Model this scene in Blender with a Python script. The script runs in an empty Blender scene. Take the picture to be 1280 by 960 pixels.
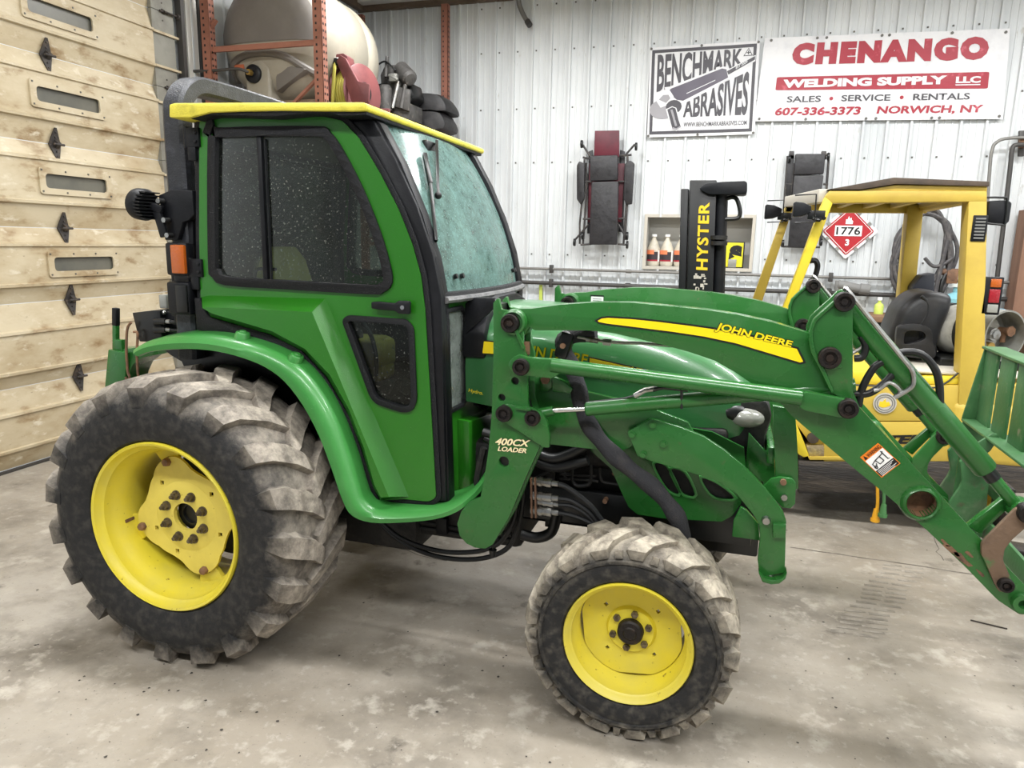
import bpy, bmesh, math, random
from mathutils import Vector, Matrix
from mathutils.geometry import tessellate_polygon
random.seed(7)
S = bpy.context.scene
COL = S.collection
PI = math.pi

# ------------------------------------------------------------------ camera
FPX, EYE = 893.0, 1.65
AX = (Vector((0.95613707, 0.07423401, -0.28335706)),      # world X, Y, Z in camera axes (right, down, forward)
      Vector((0.29233745, -0.18087065, 0.93905518)),
      Vector((0.01845886, -0.98070134, -0.19463851)))
cd = bpy.data.cameras.new('camera'); cam = bpy.data.objects.new('camera', cd); COL.objects.link(cam)
cd.sensor_width = 36.0; cd.lens = FPX / 1280 * 36.0; cd.clip_start = 0.05; cd.clip_end = 60
cam.matrix_world = Matrix(((AX[0][0], -AX[0][1], -AX[0][2], 0), (AX[1][0], -AX[1][1], -AX[1][2], 0),
                           (AX[2][0], -AX[2][1], -AX[2][2], EYE), (0, 0, 0, 1)))
S.camera = cam
# ------------------------------------------------------------------ world, exposure, lights
w = bpy.data.worlds.new('shop_air'); S.world = w; w.use_nodes = True
w.node_tree.nodes['Background'].inputs[0].default_value = (0.93, 0.97, 1.0, 1)
w.node_tree.nodes['Background'].inputs[1].default_value = 0.20
S.view_settings.view_transform = 'Standard'; S.view_settings.look = 'None'
S.view_settings.exposure = 0.56; S.view_settings.gamma = 1.0; S.view_settings.use_curve_mapping = False
LAMP_POWER = 78.0
LAMP_Z = 4.36
LAMP_SPOTS = [(x, y) for y in (-0.6, 2.6, 6.2) for x in (-2.5, 0.2, 2.9)]
for i, (x, y) in enumerate(LAMP_SPOTS):
    ld = bpy.data.lights.new('strip_light', 'AREA'); ld.shape = 'RECTANGLE'
    ld.size = 1.9; ld.size_y = 0.22; ld.energy = LAMP_POWER; ld.color = (0.985, 0.995, 1.0)
    lo = bpy.data.objects.new('strip_light', ld); COL.objects.link(lo); lo.location = (x, y, LAMP_Z - 0.065)

# ------------------------------------------------------------------ pixel -> place
def ray(px, py):
    c = Vector((px - 640, py - 480, FPX)); return Vector((AX[0].dot(c), AX[1].dot(c), AX[2].dot(c)))
def PY(px, py, y):
    d = ray(px, py); return Vector((0, 0, EYE)) + d * (y / d.y)
def PX(px, py, x):
    d = ray(px, py); return Vector((0, 0, EYE)) + d * (x / d.x)
def PZ(px, py, z):
    d = ray(px, py); return Vector((0, 0, EYE)) + d * ((z - EYE) / d.z)
def Q(y, pts): return [(PY(a, b, y).x, PY(a, b, y).z) for a, b in pts]      # outline (x, z) on a plane of constant depth

# ------------------------------------------------------------------ materials
def lin(c): return tuple(((v / 255) / 12.92 if v / 255 <= 0.04045 else ((v / 255 + 0.055) / 1.055) ** 2.4) for v in c) + (1.0,)
MATS = {}
def mat(name, col, rough=0.5, metal=0.0, var=None, vs=3.0, vlo=0.45, vhi=0.65, bump=0.0, bs=40.0, coat=0.0, alpha=1.0, detail=6, stretch=(1, 1, 1), rvar=0.0, spec=0.5):
    m = bpy.data.materials.new(name); m.use_nodes = True; MATS[name] = m
    N, L = m.node_tree.nodes, m.node_tree.links; p = N['Principled BSDF']
    p.inputs['Base Color'].default_value = lin(col); p.inputs['Roughness'].default_value = rough; p.inputs['Metallic'].default_value = metal
    p.inputs['Coat Weight'].default_value = coat; p.inputs['Alpha'].default_value = alpha; p.inputs['Specular IOR Level'].default_value = spec
    g = N.new('ShaderNodeNewGeometry'); mp = N.new('ShaderNodeMapping'); mp.inputs['Scale'].default_value = stretch; L.new(g.outputs['Position'], mp.inputs['Vector'])
    if var:
        cur = lin(col)
        sock = None
        for k, v in enumerate(var if isinstance(var, list) else [(var, vs, vlo, vhi)]):
            vc, s_, lo, hi = v
            t = N.new('ShaderNodeTexNoise'); t.inputs['Scale'].default_value = s_; t.inputs['Detail'].default_value = detail; t.inputs['Roughness'].default_value = 0.62
            L.new(mp.outputs[0], t.inputs['Vector'])
            r = N.new('ShaderNodeMapRange'); r.inputs[1].default_value = lo; r.inputs[2].default_value = hi; L.new(t.outputs['Fac'], r.inputs[0])
            mx = N.new('ShaderNodeMix'); mx.data_type = 'RGBA'; L.new(r.outputs[0], mx.inputs['Factor'])
            if sock: L.new(sock, mx.inputs['A'])
            else: mx.inputs['A'].default_value = cur
            mx.inputs['B'].default_value = lin(vc); sock = mx.outputs['Result']
        L.new(sock, p.inputs['Base Color'])
    if rvar:
        t = N.new('ShaderNodeTexNoise'); t.inputs['Scale'].default_value = 9; t.inputs['Detail'].default_value = 4; L.new(mp.outputs[0], t.inputs['Vector'])
        r = N.new('ShaderNodeMapRange'); r.inputs[3].default_value = max(0.02, rough - rvar); r.inputs[4].default_value = min(1, rough + rvar); r.inputs[1].default_value = 0.3; r.inputs[2].default_value = 0.7
        L.new(t.outputs['Fac'], r.inputs[0]); L.new(r.outputs[0], p.inputs['Roughness'])
    if bump:
        t = N.new('ShaderNodeTexNoise'); t.inputs['Scale'].default_value = bs; t.inputs['Detail'].default_value = 5; L.new(mp.outputs[0], t.inputs['Vector'])
        b = N.new('ShaderNodeBump'); b.inputs['Strength'].default_value = bump; b.inputs['Distance'].default_value = 0.01
        L.new(t.outputs['Fac'], b.inputs['Height']); L.new(b.outputs[0], p.inputs['Normal'])
    return m
mat('green', (34, 94, 36), 0.30, var=[((42, 103, 44), 2.5, 0.4, 0.7), ((84, 84, 54), 30, 0.64, 0.78)], bump=0.04, bs=120, coat=0.25, rvar=0.12)
mat('green_door', (34, 106, 18), 0.30, var=[((38, 112, 24), 2.0, 0.4, 0.7), ((120, 165, 120), 210, 0.69, 0.74)], bump=0.12, bs=230, coat=0.25)
mat('green_fender', (56, 130, 58), 0.34, var=[((68, 142, 70), 3, 0.4, 0.7), ((140, 185, 140), 160, 0.68, 0.75)], bump=0.06, bs=120, coat=0.2)  # lighter than the other greens: light on the fender put into its colour
mat('green_old', (62, 112, 66), 0.6, var=[((112, 126, 100), 6, 0.5, 0.75), ((92, 84, 66), 14, 0.58, 0.72)], bump=0.15, bs=60)
mat('yellow_rim', (222, 204, 56), 0.42, var=[((206, 192, 84), 3, 0.45, 0.7), ((120, 92, 36), 30, 0.66, 0.73), ((60, 48, 26), 75, 0.68, 0.74)], bump=0.05, bs=60)
mat('yellow_disc', (224, 204, 92), 0.5, var=[((206, 186, 84), 5, 0.45, 0.7), ((126, 78, 30), 24, 0.66, 0.74)], bump=0.05, bs=60)
mat('yellow_roof', (226, 212, 74), 0.5, var=[((196, 184, 62), 18, 0.50, 0.70), ((84, 80, 36), 60, 0.66, 0.76)], bump=0.25, bs=160)
mat('yellow_decal', (255, 226, 20), 0.35)
mat('lift_yellow', (196, 168, 68), 0.5, var=[((180, 152, 62), 3, 0.45, 0.7), ((110, 84, 40), 45, 0.70, 0.77)], bump=0.05, bs=50)
mat('lift_yellow_bright', (222, 198, 48), 0.45, var=[((226, 196, 60), 4, 0.5, 0.7), ((120, 92, 40), 50, 0.72, 0.78)])
mat('black_plastic', (17, 18, 22), 0.45, var=[((28, 29, 33), 8, 0.45, 0.7)], bump=0.1, bs=180, spec=.28)
mat('black_seal', (18, 19, 23), 0.5, var=[((96, 96, 102), 260, 0.64, 0.72)], bump=0.5, bs=260, spec=.3)
mat('black_satin', (13, 14, 15), 0.35, bump=0.03, bs=80)
mat('rops_paint', (34, 36, 42), 0.45, var=[((60, 62, 70), 22, 0.5, 0.72)], bump=0.3, bs=160)
mat('hose_black', (16, 17, 18), 0.4)
mat('sleeve_nylon', (42, 42, 46), 0.8, var=[((62, 58, 57), 10, 0.5, 0.7)], bump=0.6, bs=280)
mat('engine_dark', (22, 22, 22), 0.6, var=[((52, 48, 44), 14, 0.5, 0.75)], bump=0.3, bs=50)
mat('dull_nut', (112, 100, 78), .5, .5, var=[((70, 60, 46), 40, .45, .65)])
mat('steel', (168, 168, 166), 0.28, 1.0, var=[((120, 112, 100), 20, 0.5, 0.7)])
mat('chrome', (225, 225, 225), 0.12, 1.0)
mat('pin_steel', (34, 30, 29), 0.5, 0.5, var=[((58, 44, 36), 30, 0.5, 0.7)], bump=0.3, bs=90)
mat('rusty_steel', (112, 84, 66), 0.7, 0.2, var=[((150, 112, 82), 10, 0.45, 0.7), ((70, 56, 48), 24, 0.55, 0.7)], bump=0.3, bs=60)
mat('scuffed_steel', (118, 96, 78), 0.6, 0.3, var=[((84, 70, 60), 9, 0.45, 0.65), ((64, 128, 70), 5, 0.60, 0.66)], bump=0.2, bs=60)
mat('amber_lens', (178, 86, 18), 0.25, bump=0.3, bs=90, coat=0.5)
mat('red_lens', (150, 20, 34), 0.25, bump=0.3, bs=90, coat=0.5)
mat('clear_lens', (150, 150, 143), 0.10, bump=0.2, bs=60, coat=0.6)
mat('white_print', (240, 240, 238), 0.4)
mat('black_print', (18, 18, 20), 0.45)
mat('orange_print', (236, 128, 28), 0.45)
mat('seat_yellow', (226, 208, 132), 0.6, var=[((206, 188, 110), 8, 0.45, 0.7)], bump=0.1, bs=60)
mat('grey_trim', (120, 120, 118), 0.6)
mat('headliner', (120, 118, 112), 0.8)

def tyre_mat(name, cx, cz, r0, r1, dust, dust2, dark=(25, 25, 26), inner_dust=0.35):
    m = mat(name, dark, 0.75, bump=0.35, bs=55)
    N, L = m.node_tree.nodes, m.node_tree.links; p = N['Principled BSDF']
    g = N.new('ShaderNodeNewGeometry'); sp = N.new('ShaderNodeSeparateXYZ'); L.new(g.outputs['Position'], sp.inputs[0])
    def mth(op, a, b=None):
        n = N.new('ShaderNodeMath'); n.operation = op
        for i, v in enumerate((a, b)):
            if v is None: continue
            if isinstance(v, (int, float)): n.inputs[i].default_value = v
            else: L.new(v, n.inputs[i])
        return n.outputs[0]
    dx = mth('SUBTRACT', sp.outputs[0], cx); dz = mth('SUBTRACT', sp.outputs[2], cz)
    r = mth('SQRT', mth('ADD', mth('MULTIPLY', dx, dx), mth('MULTIPLY', dz, dz)))
    n1 = N.new('ShaderNodeTexNoise'); n1.inputs['Scale'].default_value = 9; n1.inputs['Detail'].default_value = 8; n1.inputs['Roughness'].default_value = 0.7; L.new(g.outputs['Position'], n1.inputs['Vector'])
    rr = mth('ADD', r, mth('MULTIPLY', mth('SUBTRACT', n1.outputs['Fac'], 0.5), (r1 - r0) * 1.5))
    mr = N.new('ShaderNodeMapRange'); mr.inputs[1].default_value = r0; mr.inputs[2].default_value = r1; L.new(rr, mr.inputs[0])
    n2 = N.new('ShaderNodeTexNoise'); n2.inputs['Scale'].default_value = 16; n2.inputs['Detail'].default_value = 7; n2.inputs['Roughness'].default_value = 0.7; L.new(g.outputs['Position'], n2.inputs['Vector'])
    dm = N.new('ShaderNodeMix'); dm.data_type = 'RGBA'; dm.inputs['A'].default_value = lin(dust); dm.inputs['B'].default_value = lin(dust2)
    m2 = N.new('ShaderNodeMapRange'); m2.inputs[1].default_value = 0.40; m2.inputs[2].default_value = 0.62; L.new(n2.outputs['Fac'], m2.inputs[0]); L.new(m2.outputs[0], dm.inputs['Factor'])
    n3 = N.new('ShaderNodeTexNoise'); n3.inputs['Scale'].default_value = 30; n3.inputs['Detail'].default_value = 6; L.new(g.outputs['Position'], n3.inputs['Vector'])
    m3 = N.new('ShaderNodeMapRange'); m3.inputs[1].default_value = 0.45; m3.inputs[2].default_value = 0.75; m3.inputs[4].default_value = inner_dust; L.new(n3.outputs['Fac'], m3.inputs[0])
    fac = mth('MAXIMUM', mr.outputs[0], m3.outputs[0])
    mx = N.new('ShaderNodeMix'); mx.data_type = 'RGBA'; mx.inputs['A'].default_value = lin(dark); L.new(dm.outputs['Result'], mx.inputs['B']); L.new(fac, mx.inputs['Factor'])
    L.new(mx.outputs['Result'], p.inputs['Base Color'])
    return m

# ------------------------------------------------------------------ mesh builder
WLOC = {}
class B:
    def __init__(s): s.bm = bmesh.new()
    def v(s, p): return s.bm.verts.new(p)
    def face(s, vs):
        try: return s.bm.faces.new(vs)
        except ValueError: return None
    def poly(s, pts): return s.face([s.v(p) for p in pts])
    def box(s, c, size, rot=None):
        c = Vector(c); h = Vector(size) / 2; R = rot or Matrix.Identity(3)
        vs = [s.v(c + R @ Vector((x * h.x, y * h.y, z * h.z))) for x in (-1, 1) for y in (-1, 1) for z in (-1, 1)]
        for f in ((0, 1, 3, 2), (4, 6, 7, 5), (0, 4, 5, 1), (2, 3, 7, 6), (0, 2, 6, 4), (1, 5, 7, 3)): s.face([vs[i] for i in f])
        return s
    def bb(s, p0, p1):
        p0, p1 = Vector(p0), Vector(p1); return s.box((p0 + p1) / 2, [abs(p1[i] - p0[i]) for i in range(3)])
    def bar(s, a, b, wd, ht, up=(0, 0, 1)):
        a, b = Vector(a), Vector(b); d = (b - a); L = d.length; d.normalize(); u = Vector(up)
        if abs(u.dot(d)) > 0.98: u = Vector((0, 1, 0))
        sd = d.cross(u).normalized(); u = sd.cross(d).normalized()
        return s.box((a + b) / 2, (L, wd, ht), Matrix((d, sd, u)).transposed())
    def frame(s, d):
        d = Vector(d).normalized(); u = Vector((0, 0, 1)) if abs(d.z) < 0.9 else Vector((1, 0, 0))
        a = d.cross(u).normalized(); return a, d.cross(a).normalized()
    def cyl(s, a, b, r0, r1=None, n=16, caps=True):
        a, b = Vector(a), Vector(b); r1 = r0 if r1 is None else r1; u, w_ = s.frame(b - a)
        A = [s.v(a + (u * math.cos(2 * PI * i / n) + w_ * math.sin(2 * PI * i / n)) * r0) for i in range(n)]
        C = [s.v(b + (u * math.cos(2 * PI * i / n) + w_ * math.sin(2 * PI * i / n)) * r1) for i in range(n)]
        for i in range(n): s.face((A[i], A[(i + 1) % n], C[(i + 1) % n], C[i]))
        if caps: s.face(A[::-1]); s.face(C)
        return s
    def tube(s, pts, r, n=8, closed=False, sm=0, flat=1.0):
        pts = [Vector(p) for p in pts]
        if sm: pts = catmull(pts, sm, closed)
        rings = []; pu = None; m = len(pts)
        for i, p in enumerate(pts):
            if closed: d = pts[(i + 1) % m] - pts[i - 1]
            else: d = pts[min(i + 1, m - 1)] - pts[max(i - 1, 0)]
            d.normalize()
            if pu is None: u, _ = s.frame(d)
            else:
                u = pu - d * pu.dot(d); u.normalize()
            pu = u; w_ = d.cross(u)
            ri = r[i] if isinstance(r, (list, tuple)) else r
            rings.append([s.v(p + (u * math.cos(2 * PI * k / n) + w_ * math.sin(2 * PI * k / n) * flat) * ri) for k in range(n)])
        for i in range(m if closed else m - 1):
            A, C = rings[i], rings[(i + 1) % m]
            for k in range(n): s.face((A[k], A[(k + 1) % n], C[(k + 1) % n], C[k]))
        if not closed: s.face(rings[0][::-1]); s.face(rings[-1])
        return s
    def loft(s, rings, caps=True, closed=True):
        R = [[s.v(p) for p in r] for r in rings]; n = len(R[0])
        for i in range(len(R) - 1):
            for k in range(n if closed else n - 1): s.face((R[i][k], R[i][(k + 1) % n], R[i + 1][(k + 1) % n], R[i + 1][k]))
        if caps: s.face(R[0][::-1]); s.face(R[-1])
        return s
    def ext(s, pts, o, u, v_, d, holes=()):
        """outline pts in the (u, v) plane at o, extruded by vector d; holes are outlines too"""
        o, u, v_, d = Vector(o), Vector(u), Vector(v_), Vector(d)
        loops = [list(pts)] + [list(h) for h in holes]
        g3 = [[o + u * a + v_ * b for a, b in l] for l in loops]
        A = [[s.v(p) for p in l] for l in g3]; C = [[s.v(p + d) for p in l] for l in g3]
        if holes:
            fa = [x for l in A for x in l]; fc = [x for l in C for x in l]
            for t in tessellate_polygon([[Vector((a, b, 0)) for a, b in l] for l in loops]):
                s.face([fa[i] for i in t]); s.face([fc[i] for i in reversed(t)])
        else: s.face(A[0][::-1]); s.face(C[0])
        for l, m_ in zip(A, C):
            n = len(l)
            for i in range(n): s.face((l[i], l[(i + 1) % n], m_[(i + 1) % n], m_[i]))
        return s
    def prism(s, pts, y0, y1, holes=()):       # outline in (x, z), thickness along y
        return s.ext(pts, (0, y0, 0), (1, 0, 0), (0, 0, 1), (0, y1 - y0, 0), holes)
    def lathe(s, prof, c, axis=(0, 1, 0), n=48, closed=False):
        """prof: list of (radius, distance along axis from c)"""
        c, a = Vector(c), Vector(axis).normalized(); u, w_ = s.frame(a); R = []
        for i in range(n):
            t = 2 * PI * i / n; e = u * math.cos(t) + w_ * math.sin(t)
            R.append([s.v(c + e * r + a * h) for r, h in prof])
        m = len(prof)
        for i in range(n):
            A, C = R[i], R[(i + 1) % n]
            for k in range(m if closed else m - 1): s.face((A[k], A[(k + 1) % m], C[(k + 1) % m], C[k]))
        return s
    def ball(s, c, r, n=12, m=8, sc=(1, 1, 1)):
        c = Vector(c); rings = []
        top = s.v(c + Vector((0, 0, r * sc[2]))); bot = s.v(c - Vector((0, 0, r * sc[2])))
        for j in range(1, m):
            t = PI * j / m; rings.append([s.v(c + Vector((r * math.sin(t) * math.cos(2 * PI * i / n) * sc[0], r * math.sin(t) * math.sin(2 * PI * i / n) * sc[1], r * math.cos(t) * sc[2]))) for i in range(n)])
        for i in range(n): s.face((top, rings[0][i], rings[0][(i + 1) % n])); s.face((bot, rings[-1][(i + 1) % n], rings[-1][i]))
        for A, C in zip(rings, rings[1:]):
            for i in range(n): s.face((A[i], C[i], C[(i + 1) % n], A[(i + 1) % n]))
        return s
    def out(s, name, m, parent=None, bevel=0, seg=2, smooth=40, origin=None, **tags):
        bm = s.bm; bmesh.ops.remove_doubles(bm, verts=bm.verts, dist=1e-6); bmesh.ops.recalc_face_normals(bm, faces=bm.faces)
        if bevel:
            es = [e for e in bm.edges if len(e.link_faces) == 2 and e.calc_face_angle(0) > 0.5]
            bmesh.ops.bevel(bm, geom=es, offset=bevel, segments=seg, profile=0.5, affect='EDGES', clamp_overlap=True)
        xs = [v.co for v in bm.verts]
        if origin is None:
            lo = Vector([min(p[i] for p in xs) for i in range(3)]); hi = Vector([max(p[i] for p in xs) for i in range(3)]); origin = (lo + hi) / 2
        origin = Vector(origin); bmesh.ops.translate(bm, verts=bm.verts, vec=-origin)
        me = bpy.data.meshes.new(name); bm.to_mesh(me); bm.free()
        if smooth:
            for p in me.polygons: p.use_smooth = True
            me.set_sharp_from_angle(angle=math.radians(smooth))
        me.materials.append(MATS[m] if isinstance(m, str) else m)
        return link(name, me, parent, origin, **tags)
def link(name, me, parent, loc, label=None, cat=None, group=None, kind=None):
    o = bpy.data.objects.new(name, me); COL.objects.link(o); o.parent = parent; WLOC[o] = Vector(loc)
    o.location = Vector(loc) - (WLOC[parent] if parent else Vector())
    if label: o['label'] = label
    if cat: o['category'] = cat
    if group: o['group'] = group
    if kind: o['kind'] = kind
    return o
def thing(name, loc, label=None, cat=None, group=None, kind=None): return link(name, None, None, loc, label, cat, group, kind)
def dup(o, off, parent='same', **tags):
    """copy of an object and of its children, moved by off"""
    par = o.parent if parent == 'same' else parent
    c = o.copy(); COL.objects.link(c); WLOC[c] = WLOC[o] + Vector(off); c.parent = par; c.location = WLOC[c] - (WLOC[par] if par else Vector())
    for k, v in tags.items(): c[k] = v
    for ch in list(o.children): dup(ch, off, c)
    return c
def catmull(pts, k, closed=False):
    out = []; n = len(pts)
    for i in range(n if closed else n - 1):
        if closed: a, b, c, d = pts[i - 1], pts[i], pts[(i + 1) % n], pts[(i + 2) % n]
        else: a, b, c, d = pts[max(i - 1, 0)], pts[i], pts[i + 1], pts[min(i + 2, n - 1)]
        for j in range(k):
            t = j / k; out.append(0.5 * ((2 * b) + (c - a) * t + (2 * a - 5 * b + 4 * c - d) * t * t + (3 * b - a - 3 * c + d) * t ** 3))
    if not closed: out.append(pts[-1])
    return out
def sm2(pts, k=4, closed=False):
    return [(p.x, p.y) for p in catmull([Vector((a, b, 0)) for a, b in pts], k, closed)]
def rnd(pts, r, k=4):
    """round the corners of a 2-D outline; r a number or one per corner"""
    out = []; n = len(pts)
    for i in range(n):
        p0, p, p1 = Vector(pts[i - 1]), Vector(pts[i]), Vector(pts[(i + 1) % n]); ri = r[i] if isinstance(r, (list, tuple)) else r
        if ri <= 0: out.append((p.x, p.y)); continue
        a, b = p0 - p, p1 - p; q = min(ri, a.length * 0.45, b.length * 0.45); s_, e = p + a.normalized() * q, p + b.normalized() * q
        for j in range(k + 1):
            t = j / k; x = s_ * (1 - t) ** 2 + p * 2 * t * (1 - t) + e * t * t; out.append((x.x, x.y))
    return out
def inset(pts, d):
    """shrink a 2-D outline by d (same number of points)"""
    n = len(pts); ar = sum(pts[i][0] * pts[(i + 1) % n][1] - pts[(i + 1) % n][0] * pts[i][1] for i in range(n)); sg = 1 if ar > 0 else -1
    out = []
    for i in range(n):
        a, b, c = Vector(pts[i - 1]), Vector(pts[i]), Vector(pts[(i + 1) % n]); e, f = (b - a), (c - b)
        if e.length < 1e-9 or f.length < 1e-9: out.append((b.x, b.y)); continue
        e.normalize(); f.normalize(); n1, n2 = Vector((-e.y, e.x)) * sg, Vector((-f.y, f.x)) * sg
        m = n1 + n2
        if m.length < 1e-6: m = n1
        m.normalize(); k = d / max(0.35, m.dot(n1)); out.append((b.x + m.x * k, b.y + m.y * k))
    return out
def ring(c, r, n=20): return [(c[0] + r * math.cos(2 * PI * i / n), c[1] + r * math.sin(2 * PI * i / n)) for i in range(n)]
def text(name, body, quad, m, parent=None, bold=0.0, shear=0.0, depth=0.0012, space=1.0, **tags):
    """lettering fitted to a quad (lower left, lower right, upper right, upper left)"""
    cu = bpy.data.curves.new(name, 'FONT'); cu.body = body; cu.offset = bold; cu.shear = shear; cu.resolution_u = 3; cu.space_character = space
    t = bpy.data.objects.new(name, cu); COL.objects.link(t); dg = bpy.context.evaluated_depsgraph_get(); dg.update()
    me = bpy.data.meshes.new_from_object(t.evaluated_get(dg)); bpy.data.objects.remove(t)
    xs = [v.co.x for v in me.vertices]; ys = [v.co.y for v in me.vertices]; x0, x1, y0, y1 = min(xs), max(xs), min(ys), max(ys)
    a, b, c, d = [Vector(p) for p in quad]; nrm = (b - a).cross(d - a).normalized(); ctr = (a + b + c + d) / 4
    for v in me.vertices:
        u, w_ = (v.co.x - x0) / (x1 - x0), (v.co.y - y0) / (y1 - y0)
        v.co = a * (1 - u) * (1 - w_) + b * u * (1 - w_) + c * u * w_ + d * (1 - u) * w_ + nrm * depth - ctr
    me.materials.append(MATS[m]); return link(name, me, parent, ctr, **tags)
# ================================================================== THE SHOP
YB, XL, ZC, XR = 8.70, -4.73, 4.56, 4.6
mat('floor_concrete', (140, 131, 118), 0.58, var=[((162, 155, 144), 0.8, 0.40, 0.64), ((98, 91, 81), 1.7, 0.48, 0.70), ((176, 169, 157), 6, 0.56, 0.70), ((78, 71, 63), 4.5, 0.63, 0.74), ((160, 153, 142), 24, 0.56, 0.70), ((84, 78, 70), 70, 0.62, 0.74)], bump=0.25, bs=30, detail=10, rvar=0.15)
mat('wall_white', (213, 216, 217), 0.42, var=[((194, 198, 200), 1.2, 0.45, 0.7), ((178, 176, 168), 14, 0.66, 0.78)], stretch=(1, 1, 0.35))
mat('wall_lower', (204, 209, 212), 0.5, var=[((190, 192, 190), 2, 0.45, 0.7)])
mat('wood_trim', (104, 88, 74), 0.75, var=[((84, 70, 58), 9, 0.45, 0.65)], stretch=(0.3, 1, 1))
mat('ceiling_white', (206, 204, 198), 0.7)
mat('rivet', (96, 94, 90), 0.5, 0.5)
mat('door_cream', (190, 177, 150), 0.55, var=[((166, 148, 116), 1.8, 0.40, 0.64), ((130, 104, 70), 3.6, 0.56, 0.72), ((204, 194, 172), 7, 0.58, 0.70), ((112, 96, 76), 15, 0.66, 0.78)], stretch=(1, 1, 2.2), detail=9)
mat('door_stile', (132, 130, 120), 0.6, var=[((106, 102, 94), 4, 0.45, 0.7)])
mat('door_glass', (104, 102, 92), 0.35, var=[((84, 84, 78), 3, 0.4, 0.7)])
mat('galv', (150, 150, 144), 0.5, 0.5, var=[((116, 114, 108), 7, 0.45, 0.7)])
mat('hinge_dark', (58, 54, 52), 0.6, 0.3, var=[((90, 78, 66), 20, 0.5, 0.7)])
mat('pipe_grey', (128, 126, 122), 0.5, 0.4)
mat('pipe_dark', (74, 72, 70), 0.5, 0.4)
mat('lamp_white', (230, 230, 228), 0.5)
m = mat('lamp_tube', (255, 250, 240), 0.5); m.node_tree.nodes['Principled BSDF'].inputs['Emission Color'].default_value = (1, 0.97, 0.92, 1); m.node_tree.nodes['Principled BSDF'].inputs['Emission Strength'].default_value = 6.0

b = B(); b.bb((XL - 0.5, -4.5, -0.12), (XR + 0.3, YB + 0.3, 0)); floor = b.out('floor', 'floor_concrete', smooth=0, kind='structure')
b = B(); b.bb((XL - 0.5, -4.5, ZC), (XR + 0.3, YB + 0.3, ZC + 0.1)); b.out('ceiling', 'ceiling_white', smooth=0, kind='structure')
# muddy tread print on the concrete
mat('mud_print', (120, 113, 103), 0.8, var=[((146, 139, 128), 16, 0.40, 0.58)])
b = B(); random.seed(3)
for k in range(17):
    t = k / 16; c0 = PZ(1068 + 62 * t + 4 * math.sin(k), 792 - 84 * t, 0); 
    for s_ in (-1, 1):
        x = c0.x + s_ * 0.052; y = c0.y
        b.ext([(-0.045, -0.012), (0.045, -0.018 + random.random() * 0.006), (0.045, 0.004), (-0.045, 0.012)], (x, y, 0.0006), (1, 0.12, 0), (0.05, 1, 0), (0, 0, 0.0006))
b.out('tread_print', 'mud_print', floor, smooth=0, kind='stuff')

mat('grit_dark', (58, 52, 47), .8); random.seed(21)
b = B()
for k in range(150):
    p = PZ(random.uniform(0, 1280), random.uniform(660, 955), 0); s_ = random.uniform(.0015, .006)
    b.poly([p + Vector((s_ * math.cos(t) * random.uniform(.6, 1.4), s_ * math.sin(t) * random.uniform(.6, 1.4), .002)) for t in (0, 1.2, 2.4, 3.7, 5)])
b.out('floor_grit', 'grit_dark', floor, smooth=0, kind='stuff')
p, q = PZ(1213, 776, 0), PZ(1259, 787, 0); b = B(); b.cyl(p + Vector((0, 0, .004)), q + Vector((0, 0, .004)), .003, n=6); b.out('welding_rod', 'grit_dark', None, label='thin dark welding rod lying on the concrete floor', cat='rod')
mat('joint_dark', (84, 77, 69), .85, var=[((120, 112, 102), 18, .45, .6)])
for pa_, pb_, w_ in (((988, 684), (1278, 727), .006), ((330, 655), (560, 700), .003), ((1163, 642), (1176, 700), .0025)):
    a_, b_ = PZ(*pa_, 0), PZ(*pb_, 0); pts_ = []; random.seed(int(w_ * 1e4)); n_ = 14; d_ = (b_ - a_); sd_ = Vector((-d_.y, d_.x, 0)).normalized()
    mid_ = [a_ + d_ * k / n_ + sd_ * random.uniform(-1, 1) * (.006 if w_ > .005 else .02) for k in range(n_ + 1)]
    b = B()
    for p, q in zip(mid_, mid_[1:]): b.poly([p - sd_ * w_ + Vector((0, 0, .0008)), q - sd_ * w_ + Vector((0, 0, .0008)), q + sd_ * w_ + Vector((0, 0, .0008)), p + sd_ * w_ + Vector((0, 0, .0008))])
    b.out('floor_crack', 'joint_dark', floor, smooth=0)
# ---- back wall: ribbed steel sheets with a niche cut into it
wall_back = thing('wall_back', (0, YB, 0), kind='structure')
NX0, NX1 = PY(808, 310, YB).x, PY(938, 310, YB).x; NZ0, NZ1 = PY(870, 334, YB).z, PY(870, 272, YB).z
RIB = 0.2286
def sheet(x0, nrib, z0, z1, name, m):
    """one sheet: major rib, two faint pencil ribs, per rib pitch; open where the niche is"""
    xs = []
    for k in range(nrib):
        x = x0 + k * RIB
        xs += [(x, 0), (x + .004, .034), (x + .026, .034), (x + .030, 0), (x + .090, 0), (x + .093, .007), (x + .106, .007), (x + .109, 0), (x + .158, 0), (x + .161, .007), (x + .174, .007), (x + .177, 0)]
    xs.append((x0 + nrib * RIB, 0))
    P = []
    for (xa, da), (xb, db) in zip(xs, xs[1:]):
        P.append((xa, da))
        for c in (NX0, NX1):
            if xa < c < xb: P.append((c, da + (db - da) * (c - xa) / (xb - xa)))
    P.append(xs[-1])
    b = B()
    for (xa, da), (xb, db) in zip(P, P[1:]):
        cut = xa >= NX0 - 1e-6 and xb <= NX1 + 1e-6 and z0 < NZ0 and z1 > NZ1
        for za, zb in (((z0, NZ0), (NZ1, z1)) if cut else ((z0, z1),)):
            b.poly([(xa, YB - da, za), (xb, YB - db, za), (xb, YB - db, zb), (xa, YB - da, zb)])
    return b.out(name, m, wall_back, smooth=0)
RX0 = PY(597, 60, YB).x - 0.01
x = RX0 - RIB * 7; zlap = PY(745, 345, YB).z
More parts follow.
